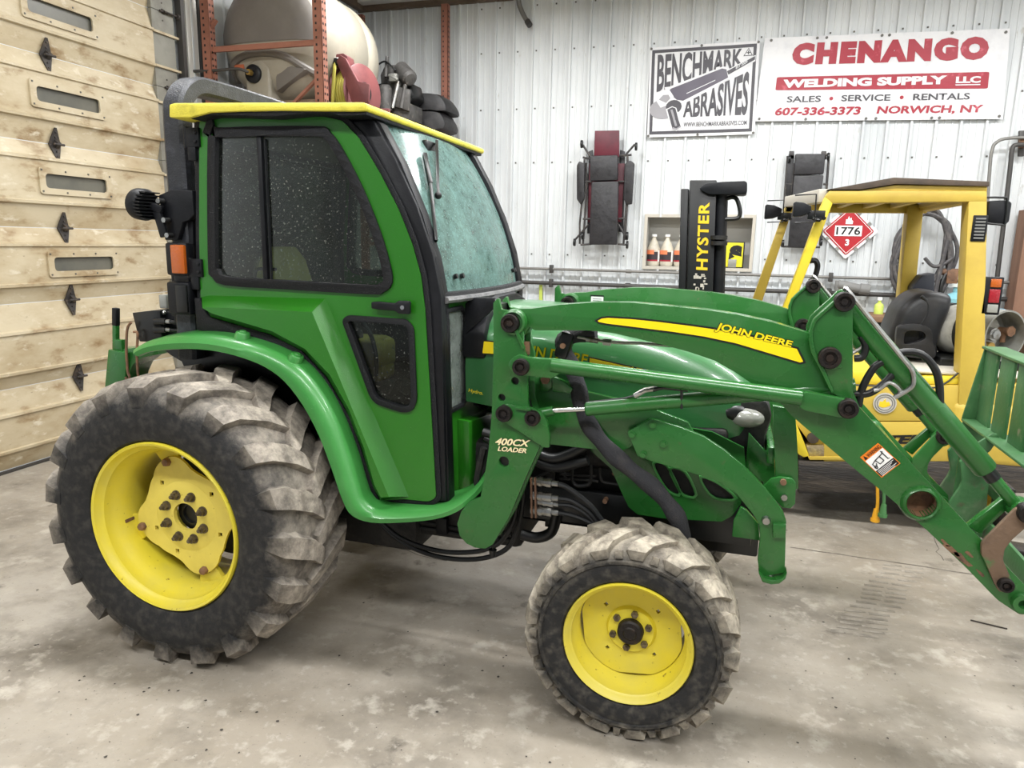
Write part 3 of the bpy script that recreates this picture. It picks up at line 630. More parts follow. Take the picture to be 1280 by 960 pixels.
# roof
zr0 = PY(455, 141, 2.30).z; zr1 = PY(455, 127, 2.30).z; xr0, xr1 = PY(211, 133, 2.30).x, PY(457, 133, 2.30).x; y_0, y_1 = 2.30, 2 * YC - 2.30 - .03
b = B(); b.prism(Q(y_0, [(211, 147), (237, 147), (262, 140.5), (300, 139), (350, 138), (440, 139), (458, 138.5), (459, 131), (454, 127.5), (218, 128.5), (211, 130)]), y_0, y_1); roof = b.out('roof', 'yellow_roof', TR, bevel=.007)
b = B(); b.prism(Q(y_0 + .012, [(238, 149), (262, 144), (300, 144.5), (340, 146), (385, 141.5), (412, 141.5), (425, 145), (458, 144), (458, 137), (350, 136), (240, 138)]), y_0 + .012, y_1 - .012); b.out('roof_seal', 'black_seal', TR, bevel=.005)
b = B(); b.bb((xr0 + .06, y_0 + .16, zr0 - .045), (xr1 - .08, y_1 - .12, zr0 - .028)); b.out('headliner', 'headliner', TR)
# front wall panels beside the hood
XF = PY(551, 378, YD + .04).x + .004
for sd in (1, -1):
    def fp(px_, py_, dx=0):
        p = PX(px_, py_, XF); y = p.y if sd == 1 else 2 * YC - p.y; return Vector((XF + dx, y, p.z))
    outl = [(552, 379), (600, 371), (598, 400), (592, 440), (590, 480), (592, 506), (607, 514), (608, 548), (596, 588), (576, 616), (557, 629)]
    wn = [(556, 389), (574, 385), (578, 390), (580, 498), (576, 505), (561, 513), (557, 508)]
    P2 = [(fp(*p).y, fp(*p).z) for p in outl]; W2 = [(fp(*p).y, fp(*p).z) for p in wn]
    b = B(); b.ext(P2, (XF - .012, 0, 0), (0, 1, 0), (0, 0, 1), (.014, 0, 0), [W2]); fw = b.out('front_panel', 'green_door', TR, smooth=20)
    b = B(); b.ext(inset(W2, -.010), (XF - .01, 0, 0), (0, 1, 0), (0, 0, 1), (.026, 0, 0), [inset(W2, .008)]); b.out('window_seal', 'black_seal', fw, bevel=.004)
    b = B(); b.ext(inset(W2, .006), (XF, 0, 0), (0, 1, 0), (0, 0, 1), (.004, 0, 0)); b.out('window_pane', 'glass_front', fw, smooth=0)
    bp = [(571, 524), (606, 513), (608, 548), (597, 586), (573, 612)]; P3 = [(fp(*p).y, fp(*p).z) for p in bp]
    b = B(); b.loft([[Vector((XF, y, z)) for y, z in P3], [Vector((XF + .05, y, z)) for y, z in inset(P3, .006)]]); b.out('panel_bulge', 'green_door', fw, bevel=.004)
    b = B(); b.ext(inset(P2, -.007), (XF - .006, 0, 0), (0, 1, 0), (0, 0, 1), (.010, 0, 0), [inset(P2, .001)]); b.out('panel_seal', 'black_seal', fw)
# rear wall frame of the cab
xb = PY(243, 200, YD).x
b = B()
for y in (2.44, 3.40): b.bb((xb - .02, y - .03, 1.2), (xb + .03, y + .03, zr0 - .02))
b.bb((xb - .02, 2.44, zr0 - .07), (xb + .02, 3.40, zr0 - .02)); b.bb((xb - .02, 2.44, 1.25), (xb + .02, 3.40, 1.36)); b.out('rear_frame', 'black_plastic', TR, bevel=.004)
b = B(); b.bb((xb - .004, 2.47, 1.36), (xb, 3.37, zr0 - .07)); b.out('rear_window', 'glass_door', TR, smooth=0)
# floor, console and fender boxes inside the cab
zf = PY(470, 634, YD).z + .02
b = B(); b.bb((-1.25, 2.44, zf - .03), (XF - .02, 3.40, zf)); b.out('cab_floor', 'black_satin', TR)
b = B(); b.bb((-2.0, 2.47, .95), (-1.42, 2.62, 1.30)); b.bb((-2.0, 3.22, .95), (-1.42, 3.37, 1.30)); b.bb((-2.0, 2.60, .8), (-1.5, 3.24, 1.05)); b.out('inner_fender', 'black_satin', TR, bevel=.03)
mat('console_yellow', (214, 190, 96), .5, var=[((190, 164, 80), 10, .45, .7)])
sx = PY(345, 345, 2.85).x
b = B()   # seat: cushion and shaped back
bk = [(-.20, .02, .09), (-.215, .18, .10), (-.205, .32, .095), (-.165, .42, .08), (-.10, .455, .05)]
def slab(cx, cz, hw, th, up, lean): return [Vector((cx + dx, 2.92 + hw * s_, cz)) for s_, dx in ((-1, 0), (-.8, th), (.8, th), (1, 0), (.8, -th), (-.8, -th))]
b.loft([slab(sx + .02 - z * .12, 1.16 + z, hw, .05, 0, 0) for z, hw in ((0, .19), (.14, .22), (.28, .22), (.39, .18), (.45, .10))]); b.out('seat_back', 'seat_yellow', TR, bevel=.012)
b = B(); b.box((sx + .24, 2.92, 1.14), (.44, .44, .12)); b.out('seat_cushion', 'seat_yellow', TR, bevel=.04, seg=3)
b = B(); b.box((sx + .22, 2.92, .97), (.3, .3, .24)); b.out('seat_base', 'black_satin', TR, bevel=.01)
b = B(); b.tube([PY(318, 355, 2.7), PY(320, 338, 2.7), PY(334, 336, 2.7), PY(345, 337, 2.7)], .008, 6, sm=3); b.out('seat_armrest', 'black_satin', TR)
swc = Vector((XF - .32, 2.92, 1.42)); tilt = Vector((-.5, 0, .86))
b = B(); u, v_ = b.frame(tilt); b.tube([swc + (u * math.cos(2 * PI * k / 28) + v_ * math.sin(2 * PI * k / 28)) * .18 for k in range(28)], .014, 8, closed=True)
for k in range(3): b.bar(swc - tilt * .03, swc + (u * math.cos(2 * PI * k / 3) + v_ * math.sin(2 * PI * k / 3)) * .18, .02, .012)
b.out('steering_wheel', 'black_satin', TR)
b = B(); b.cyl(swc - tilt * .02, swc - tilt * .35, .045, .07, 14); b.bb((XF - .22, 2.72, zf), (XF - .03, 3.12, 1.36)); b.out('dash_console', 'black_satin', TR, bevel=.03)
b = B(); c = PY(458, 440, 2.60); b.box(c, (.20, .16, .12)); b.box(c + Vector((-.02, 0, -.07)), (.24, .14, .08)); b.out('side_console', 'console_yellow', TR, bevel=.025, seg=3)
b = B(); b.tube([PY(452, 402, 2.52), PY(464, 420, 2.52), PY(470, 445, 2.52), PY(470, 470, 2.52)], .009, 8, sm=4); b.out('hand_lever', 'black_satin', TR)
for px_, py_, s_ in ((483, 482, .05), (508, 483, .045)):
    c = PY(px_, py_, 2.62); b = B(); b.box(c, (s_, .03, s_ * 1.3), Matrix.Rotation(.4, 3, 'Y')); b.out('floor_pedal', 'grey_trim', TR, bevel=.005)
# ---- fender: arch with rounded lip, black liner behind
f_out = [(163, 436), (175, 428), (200, 421), (238, 418), (275, 421), (312, 430), (345, 443), (372, 462), (396, 492), (416, 530), (432, 572), (444, 612), (452, 628), (468, 638), (500, 640), (540, 637), (566, 628), (590, 610), (604, 590)]
f_in = [(172, 446), (184, 441), (205, 438), (238, 437), (270, 440), (302, 448), (331, 460), (355, 478), (378, 508), (398, 546), (414, 588), (428, 628), (440, 646), (464, 654), (500, 654), (542, 650), (572, 640), (597, 620), (612, 602)]
def fender(sd):
    YF = 2.27; YS_ = [2.27] * 12 + [2.275, 2.285, 2.30, 2.33, 2.37, 2.43, 2.47]
    def tr3(px): return catmull([PY(a, c, y) for (a, c), y in zip(px, YS_)], 3)
    O = tr3(f_out); I = tr3(f_in)
    def m(p, k): return Vector((p[0], YC - sd * (YC - (p[1] + k)), p[2]))
    rings = []
    for o, i in zip(O, I):
        mid = lambda t: (i[0] + (o[0] - i[0]) * t, o[1], i[2] + (o[2] - i[2]) * t)
        rings.append([m(mid(0), .012), m(mid(.05), .0), m(mid(.45), -.006), m(mid(.8), .008), m(mid(.97), .035), m(mid(1.06), .09), m(mid(1.1), .20), m(mid(1.0), .20), m(mid(.9), .09), m(mid(.8), .05), m(mid(.4), .03), m(mid(.05), .03)])
    b = B(); b.loft(rings); fo = b.out('fender', 'green_fender', TR, smooth=45)
    for px_, py_ in ((300, 421), (367, 449)):
        c = PY(px_, py_, YF + .04); b = B(); p = Vector((c.x, YC - sd * (YC - (YF + .055)), c.z)); d = Vector((.02 if px_ < 330 else .05, 0, .1)).normalized()
        b.cyl(p - d * .03, p + d * .018, .036, .026, 14); b.cyl(p + d * .012, p + d * .024, .016, .014, 8); b.out('fender_cap', 'green_fender', fo, bevel=.004)
    L_ = sm2(Q(2.40, [(190, 440), (212, 455), (220, 476), (240, 500), (300, 560), (400, 640), (440, 652), (424, 606), (406, 552), (384, 508), (352, 470), (320, 450), (280, 440), (238, 436)]), 2, True)
    b = B(); y0 = YC - sd * (YC - 2.47); b.prism(L_, y0, y0 + sd * .02); b.out('fender_liner', 'black_satin', TR)
for sd in (1, -1): fender(sd)
b = B(); b.bb((-1.95, 2.50, .62), (-1.35, 3.34, .98)); b.bb((-1.75, 2.62, .33), (-1.2, 3.22, .75)); b.out('transmission', 'engine_dark', TR, bevel=.04)
# ---- roll bar
XRB = -2.13; z1 = 2.235; hw = .48
leg_r = [Vector((XRB - .01, YC - hw, 1.15)), Vector((XRB, YC - hw, 1.6)), Vector((XRB, YC - hw, z1 - .16)), Vector((XRB - .002, YC - hw + .02, z1 - .06)), Vector((XRB - .004, YC - hw + .09, z1)), Vector((XRB - .004, YC - hw + .2, z1 + .012)), Vector((XRB - .004, YC, z1 + .015))]
path = leg_r + [Vector((p.x, 2 * YC - p.y, p.z)) for p in reversed(leg_r[:-1])]
path = catmull(path, 4)
b = B(); rings = []
for i, p in enumerate(path):
    d = (path[min(i + 1, len(path) - 1)] - path[max(i - 1, 0)]).normalized(); xx = Vector((1, 0, 0)); n_ = d.cross(xx).normalized()
    rings.append([p + xx * a * .047 + n_ * c * .036 for a, c in ((-1, -.7), (-.7, -1), (.7, -1), (1, -.7), (1, .7), (.7, 1), (-.7, 1), (-1, .7))])
b.loft(rings); b.out('roll_bar', 'rops_paint', TR, smooth=35)
def rl(pts, y0, y1, name, m, bev=.004):
    b = B(); b.prism(Q(y0, pts), y0, y1); return b.out(name, m, TR, bevel=bev)
rl([(198, 244), (214, 237), (240, 238), (242, 268), (236, 275), (228, 278), (222, 300), (206, 300), (204, 285)], 2.38, 2.41, 'light_bracket', 'black_plastic')
rl([(216, 245), (240, 245), (244, 395), (214, 395)], 2.41, 2.46, 'post_sleeve', 'black_plastic')
# work lamp, seen from its finned back
c = PY(181, 256, 2.36); d = Vector((-.92, .16, .10)).normalized()
b = B(); b.lathe([(.0001, .040), (.055, .040), (.061, .035), (.062, -.004), (.055, -.016), (.0001, -.020)], c, d, 32); wl = b.out('work_lamp', 'black_plastic', TR)
for k in range(9):
    u, v_ = B().frame(d); h = -.050 + k * .0125; half = math.sqrt(max(0, .060 ** 2 - h * h)); dn = Vector((0, 0, 1)); dn = (dn - d * dn.dot(d)).normalized(); sd_ = d.cross(dn)
    b = B(); b.box(c + dn * h - d * .028, (half * 2, .005, .036), Matrix((sd_, dn, d)).transposed()); b.out('cooling_fin', 'black_plastic', wl)
b = B(); b.bar(c - d * .03, PY(203, 262, 2.36), .02, .03); b.bar(PY(196, 262, 2.36), PY(206, 296, 2.36), .016, .035); b.out('lamp_arm', 'black_plastic', TR, bevel=.004)
for p in ((204, 275), (208, 294), (197, 251)):
    q = PY(*p, 2.345); b = B(); b.cyl(q, q + Vector((0, .03, 0)), .010, n=10); b.out('lamp_bolt', 'steel', TR)
# indicator and tail light housings
def lampbox(x0, y0p, x1, y1p, Y, lens):
    a, c_ = PY(x0, y0p, Y), PY(x1, y1p, Y)
    b = B(); b.bb((a.x, Y, c_.z), (c_.x, Y + .05, a.z)); h = b.out('lamp_housing', 'black_plastic', TR, bevel=.010)
    if lens:
        xm = a.x + (c_.x - a.x) * .34; b = B(); b.bb((xm, Y - .012, c_.z + .008), (c_.x - .004, Y + .01, a.z - .008)); b.out('lamp_lens', lens, h, bevel=.006)
    else:
        xm = a.x + (c_.x - a.x) * .45; b = B(); b.bb((xm, Y - .008, c_.z + .01), (c_.x - .006, Y + .01, a.z - .01)); b.out('lamp_lens', 'black_satin', h, bevel=.005)
lampbox(205, 303, 235, 345, 2.36, 'amber_lens'); lampbox(207, 352, 238, 394, 2.36, None)
b = B(); b.bb(PY(213, 340, 2.42), PY(246, 405, 2.44) + Vector((0, .04, 0))); b.out('rear_corner_post', 'black_plastic', TR, bevel=.005)
# remote valve box with couplers
O = Q(2.44, [(165, 391), (190, 388), (200, 388), (202, 428), (174, 427)])
b = B(); b.prism(O, 2.44, 2.66); b.out('valve_cover', 'black_satin', TR, bevel=.004)
b = B(); b.bb(PY(190, 388, 2.47), PY(245, 424, 2.47) + Vector((0, .2, 0))); b.out('valve_block', 'black_plastic', TR, bevel=.006)
for y_ in (402, 412):
    a = PY(194, y_, 2.44); e = PY(208, y_, 2.44); b = B(); b.cyl(a, e, .016, .014, 12); b.out('coupler_cap', 'black_satin', TR)
    e2 = PY(211, y_, 2.44); b = B(); b.cyl(e, e2 + Vector((.01, 0, 0)), .010, n=10); b.out('coupler', 'steel', TR)
    b = B(); b.tube([e2, PY(226, y_ + 1, 2.44), PY(238, y_ - 6, 2.45), PY(247, y_ - 11, 2.48)], .008, 8, sm=4); b.out('hydraulic_hose', 'hose_black', TR)
c = PY(203, 377, 2.5); b = B(); b.bb(c + Vector((-.02, 0, -.03)), c + Vector((.02, .06, .03))); b.out('plate_lamp', 'clear_lens', TR, bevel=.006)
c = PY(205, 391, 2.46); b = B(); b.ball(c, .010, 10, 6); b.out('cover_bolt', 'steel', TR)
# green rear crossbar, lever and hanging hooks
b = B(); b.prism(Q(2.46, [(135, 437), (158, 441), (155, 503), (129, 503)]), 2.46, 2.48); b.out('hitch_plate', 'green', TR, bevel=.004)
b = B(); b.prism(Q(2.48, [(135, 437), (160, 436), (215, 425), (240, 428), (205, 442), (178, 447), (166, 456), (160, 470), (158, 503), (150, 503), (150, 445)]), 2.48, 2.60); b.out('hitch_bracket', 'green', TR, bevel=.004)
b = B(); b.bar(PY(145, 440, 2.50), PY(145, 405, 2.50), .022, .022); b.box(PY(150, 432, 2.49), (.05, .03, .055)); b.out('hitch_lever', 'green', TR, bevel=.003)
b = B(); b.bar(PY(145, 407, 2.50), PY(145, 385, 2.50), .024, .024); b.out('lever_grip', 'black_plastic', TR, bevel=.003)
for px_, ln in ((158, 470), (171, 474)):
    pts = [PY(164 if px_ < 165 else 167, 403 if px_ < 165 else 415, 2.42), PY(px_ + 1, 412 + (px_ - 158) * .4, 2.42), PY(px_, 440, 2.42), PY(px_ + 1, ln - 12, 2.42), PY(px_ + 2, ln - 4, 2.42), PY(px_ + 4, ln + 2, 2.42), PY(px_ + 1, ln + 6, 2.42), PY(px_ - 1, ln + 1, 2.42)]
    b = B(); b.tube(pts, .0055, 6, sm=4); b.out('hitch_hook', 'rusty_steel', TR)
# ---- hood: lofted cross-sections
mat('green_hood', (46, 104, 56), 0.32, var=[((56, 114, 64), 3, 0.4, 0.7), ((128, 170, 130), 150, 0.70, 0.78)], bump=0.04, bs=100, coat=0.3)
hs = [(-.985, 1.405, 1.02, .300, .15), (-.80, 1.410, 1.00, .305, .15), (-.60, 1.398, .98, .307, .15), (-.40, 1.370, .96, .307, .15), (-.22, 1.325, .95, .303, .15), (-.08, 1.272, .95, .296, .14), (.03, 1.215, .96, .284, .13), (.10, 1.155, .985, .262, .11), (.145, 1.10, 1.02, .225, .08)]
def hoodring(x, zt, zb, hw, r):
    L_ = []
    for s_ in (-1, 1):
        side = [(-hw + .012, zb), (-hw, zb + (zt - zb) * .35), (-hw + .006, zt - r * 1.15)]
        arc = [(-hw + .006 + r * (1 - math.cos(t)) * 1.15, zt - r * 1.15 + r * 1.02 * math.sin(t)) for t in (.35, .7, 1.05, 1.35)]
        top = [(-hw * .30, zt - .003)]
        half = side + arc + top
        L_ += [Vector((x, YC + s_ * (-1) * (-1) * y if s_ == 1 else YC - y, z)) for y, z in (half if s_ == 1 else reversed(half))]
    return L_
b = B(); b.loft([hoodring(*h) for h in hs]); hood = b.out('hood', 'green_hood', TR, smooth=50)
def hoodY(px_, py_): return PY(px_, py_, YC - .309)
# seam line and black cowl cover between hood and windshield
b = B(); b.loft([[Vector((x, YC + y, z)) for y, z in ((-.31, 1.20), (-.315, 1.30), (-.26, 1.40), (-.12, 1.435), (.12, 1.435), (.26, 1.40), (.315, 1.30), (.31, 1.20))] for x in (XF + .006, -.90)] ); b.out('cowl_cover', 'black_plastic', TR, bevel=.012)
b = B(); o = [hoodY(582, 418), hoodY(600, 402), hoodY(612, 392), hoodY(619, 384), hoodY(619, 372), hoodY(590, 372), hoodY(582, 380)]; b.ext([(p.x, p.z) for p in o], (0, YC - .318, 0), (1, 0, 0), (0, 0, 1), (0, .012, 0)); b.out('cowl_side', 'black_plastic', TR, bevel=.003)
# yellow stripe, lettering
for st in ([(583, 425), (620, 428), (645, 431.5), (645, 445), (620, 442.5), (583, 440)], [(737, 447.5), (770, 455), (806, 463), (806, 465), (770, 461), (737, 456.5)]):
    O = [(hoodY(*p).x, hoodY(*p).z) for p in st]
    b = B(); b.ext(O, (0, YC - .3105, 0), (1, 0, 0), (0, 0, 1), (0, .004, 0)); b.out('hood_stripe', 'yellow_decal', hood, smooth=0)
    b = B(); b.ext(inset(O, -.005), (0, YC - .3090, 0), (1, 0, 0), (0, 0, 1), (0, .004, 0)); b.out('stripe_edge', 'black_print', hood, smooth=0)
def hq(x0, y0, x1, y1, x2, y2, x3, y3): return [hoodY(x0, y0), hoodY(x1, y1), hoodY(x2, y2), hoodY(x3, y3)]
for nm, body, q in (('hood_lettering', 'JOHN DEERE', (638, 447, 735, 460, 736, 443, 639, 427)), ('model_number', '4520', (780, 474, 826, 482, 827, 465, 781, 456))):
    text(nm, body, hq(*q), 'black_print', hood, bold=.05, shear=.15, depth=.0035)
    text(nm, body, hq(*q), 'yellow_decal', hood, bold=.022, shear=.15, depth=.0065)
text('hydro_lettering', 'Hydro.', hq(586, 491, 604, 495, 604, 489, 586, 485), 'yellow_decal', hood, shear=.2, depth=.004)
# lower side panel with cooling slots
def plate(name, m, pts, y, th, parent=TR, holes=(), bev=.003, k=0, sm=30):
    O = Q(y, pts); O = sm2(O, k, True) if k else O
    b = B(); b.prism(O, y, y + th, [sm2(Q(y, h), 3, True) if len(h) > 3 else Q(y, h) for h in holes]); return b.out(name, m, parent, bevel=bev, smooth=sm)
slots = [[(818, 580), (833, 583), (849, 615), (840, 615), (829, 603)], [(839, 586), (856, 591), (869, 618), (856, 618), (847, 606)], [(877, 597), (898, 605), (918, 622), (900, 623), (887, 616)]]
side_px = [(668, 545), (700, 556), (730, 556), (764, 586), (778, 618), (786, 634), (797, 643), (830, 648), (902, 652), (915, 645), (926, 630), (934, 606), (930, 560), (890, 540), (800, 524), (668, 520)]
for sd in (1, -1):
    y0 = YC - .325 if sd == 1 else YC + .31
    O = Q(YC - .325, side_px); H = [sm2(Q(YC - .325, h), 3, True) for h in slots]
    b = B(); b.prism(O, y0, y0 + .014, H); sp = b.out('side_panel', 'green', TR, smooth=20)
    for h in H:
        b = B(); b.prism(inset(h, -.008), y0 - .006 if sd == 1 else y0 + .014, y0 + .002 if sd == 1 else y0 + .02, [inset(h, .001)]); b.out('slot_rim', 'green_fender', sp, bevel=.0025)
        b = B(); b.prism(inset(h, -.002), y0 + .010 if sd == 1 else y0 + .001, y0 + .013 if sd == 1 else y0 + .004); b.out('slot_mesh', 'engine_dark', sp, smooth=0)
# grille and headlights
gr = [(848, 500), (960, 500), (966, 520), (958, 545), (948, 600), (940, 640), (905, 652), (880, 560), (846, 540)]
b = B(); b.prism(Q(YC - .26, gr), YC - .26, YC + .26); b.out('grille', 'engine_dark', TR, bevel=.02)
b = B(); b.bb((-.12, YC - .300, .90), (.03, YC + .300, 1.0)); b.out('grille_side', 'engine_dark', TR, bevel=.02)
for sd in (-1, 1):
    b = B(); c = Vector((.085, YC + sd * .215, 1.040)); b.ball(c, .080, 20, 12, (1.0, 1.0, .55)); b.out('headlight', 'clear_lens', TR)
    b = B(); b.ball(c + Vector((-.05, -.012 * sd, .012)), .085, 18, 10, (1.0, 1.0, .60)); b.out('headlight_bezel', 'black_satin', TR)
# engine, frame rails, exhaust, pipes
b = B(); b.bb((-.90, YC - .22, .52), (.02, YC + .22, 1.02)); b.bb((-1.3, YC - .26, .40), (-.75, YC + .26, .85)); b.out('engine', 'engine_dark', TR, bevel=.03)
for sd in (-1, 1):
    b = B(); b.bb((-.95, YC + sd * .27 - .02, .56), (.14, YC + sd * .27 + .02, .70)); b.out('frame_rail', 'black_satin', TR, bevel=.006)
b = B(); b.bb((-.12, YC - .24, .50), (.17, YC + .24, .66)); b.out('front_bolster', 'black_satin', TR, bevel=.01)
b = B(); b.cyl((-.55, YC - .24, .86), (-.18, YC - .24, .90), .085, n=20); b.out('filter_canister', 'engine_dark', TR, bevel=.01)
for pts in ([(716, 580), (716, 600), (722, 607), (735, 606), (739, 598), (739, 580)], [(750, 585), (752, 600), (760, 604), (776, 606)], [(700, 592), (720, 594), (745, 595)], [(700, 598), (735, 600), (748, 602)], [(668, 598), (690, 588), (697, 585), (710, 600)]):
    b = B(); b.tube([PY(*p, 2.62) for p in pts], .008 if len(pts) > 4 else .006, 8, sm=4); b.out('fuel_pipe', 'engine_dark' if len(pts) != 5 else 'rusty_steel', TR)
b = B(); b.bb(PY(683, 584, 2.64), PY(692, 660, 2.64) + Vector((0, .03, 0))); b.out('engine_bracket', 'engine_dark', TR, bevel=.004)
for p in ((756, 627), (735, 560), (768, 592)):
    q = PY(*p, 2.60); b = B(); b.cyl(q, q + Vector((0, .1, 0)), .010, n=8); b.out('engine_bolt', 'rusty_steel', TR)
# quick couplers and their hoses
for k, (x0, yv, big) in enumerate(((664, 601, 1), (664, 619, 1), (672, 627, 0), (664, 637, 1))):
    a = PY(x0, yv, 2.50); e = PY(698, yv + 4, 2.50); d = (e - a).normalized(); L_ = (e - a).length
    b = B()
    for t0, t1, r in ((0, .30, .016), (.30, .42, .020), (.42, .62, .0165), (.58, .76, .019), (.76, 1.0, .0115)): b.cyl(a + d * L_ * t0, a + d * L_ * t1, r * (1 if big else .72), n=10)
    cp = b.out('quick_coupler', 'steel', TR, smooth=30)
    ends = [[(712, 611), (738, 632), (752, 650), (768, 668)], [(715, 626), (736, 640), (748, 655), (762, 672)], [(716, 633), (735, 645), (748, 660), (758, 674)], [(714, 644), (735, 652), (748, 662), (756, 676)]][k]
    b = B(); b.tube([e] + [PY(*p, 2.50) for p in ends], .0105 if big else .009, 8, sm=4); b.out('coupler_hose', 'hose_black', TR)
for x_ in (664, 669):
    b = B(); b.bar(PY(x_, 597, 2.485), PY(x_ + 1, 647, 2.485), .006, .012); b.out('coupler_bracket', 'rusty_steel', TR)
for pts, r in (([(735, 575), (700, 584), (680, 581), (664, 573)], .020), ([(738, 555), (712, 568), (690, 573), (668, 566)], .020), ([(604, 540), (622, 546), (640, 552)], .018), ([(606, 547), (624, 556), (640, 560)], .016)):
    b = B(); b.tube([PY(*p, 2.55) for p in pts], r, 10, sm=4); b.out('coolant_hose', 'hose_black', TR)
b = B(); b.tube([PY(*p, 2.48) for p in ((605, 560), (600, 580), (596, 600), (598, 625))], [.014] * 4, 8); b.out('steering_pipe', 'engine_dark', TR)
for pts in ([(470, 646), (500, 672), (545, 688), (590, 690), (622, 680), (640, 655), (646, 630), (648, 600)], [(470, 648), (500, 676), (545, 695), (595, 699), (632, 687), (647, 660), (653, 630), (655, 600)]):
    b = B(); b.tube([PY(*p, 2.56) for p in pts], .0105, 8, sm=5); b.out('hydraulic_hose', 'hose_black', TR)
for dy in (0, 7):
    b = B(); b.tube([PY(*p, 2.66) for p in ((488, 648 + dy), (545, 655 + dy), (585, 663 + dy), (640, 668 + dy))], .009, 8, sm=3); b.out('hydraulic_hose', 'hose_black', TR)
b = B(); b.box(PY(553, 657, 2.645), (.05, .03, .075)); b.out('hose_clamp', 'black_plastic', TR, bevel=.005)
b = B(); p = PY(616, 688, 2.44); b.cyl(p, p + Vector((0, 0, .05)), .004, n=6); b.cyl(p - Vector((0, 0, .026)), p + Vector((0, 0, .004)), .010, .016, 10); b.out('dust_cap', 'hose_black', TR)
b = B(); b.tube([PY(*p, 2.62) for p in ((652, 668), (672, 672), (690, 664), (696, 640))], .022, 10, sm=4); b.out('lower_hose', 'hose_black', TR)
b = B(); b.bb(PY(600, 640, 2.66), PY(740, 660, 2.66) + Vector((0, .25, 0))); b.out('belly_plate', 'engine_dark', TR, bevel=.01)
mat('cream_print', (240, 226, 178), .4)
# ---- front loader (two frames, near and far)
YL = 2.40
mast_px = [(619, 378), (624, 372.5), (626, 373), (629, 386), (646, 389), (653, 394), (656, 404), (656, 431), (661, 445), (662, 502), (672, 535), (677, 556), (660, 593), (638, 645), (618, 678), (609, 683), (597, 682), (586, 677), (577, 667), (574, 652), (579, 637), (589, 625), (603, 619), (607, 600), (613, 560), (617, 515), (619, 450)]
arm_px = [(630, 400), (634, 390), (645, 386), (664, 386), (700, 381), (745, 378), (790, 378.5), (840, 383), (880, 387), (920, 393), (962, 402), (1000, 413), (1030, 424), (1050, 450), (1075, 510), (1110, 548), (1150, 591), (1190, 635), (1224, 672), (1262, 712), (1290, 741), (1290, 768), (1274, 768), (1247, 750), (1238, 741), (1208, 710), (1160, 664), (1106, 617), (1050, 571), (1005, 533), (990, 520), (972, 500), (945, 483), (920, 466), (894, 451), (865, 441), (840, 434), (800, 424), (765, 416), (735, 413), (668, 413), (662, 408), (655, 420), (640, 420), (632, 412)]
knuck_px = [(1056, 363), (1061, 364), (1065, 369), (1065, 503), (1052, 497), (1038, 490), (1026, 465), (1013, 440), (1010, 425), (1011, 410), (1016, 398), (1024, 390), (1040, 376), (1050, 366)]
def pin(px_, py_, y, r, sd, name='pivot_pin', parent=TR, m='pin_steel'):
    c = PY(px_, py_, YL); a = Vector((c.x, y, c.z)); n = Vector((0, -sd, 0))
    b = B(); b.lathe([(.0001, .010), (r * .34, .010), (r * .38, .006), (r * .62, .006), (r * .62, .016), (r * .92, .016), (r, .010), (r, -.02)], a, n, 24); return b.out(name, m, parent)
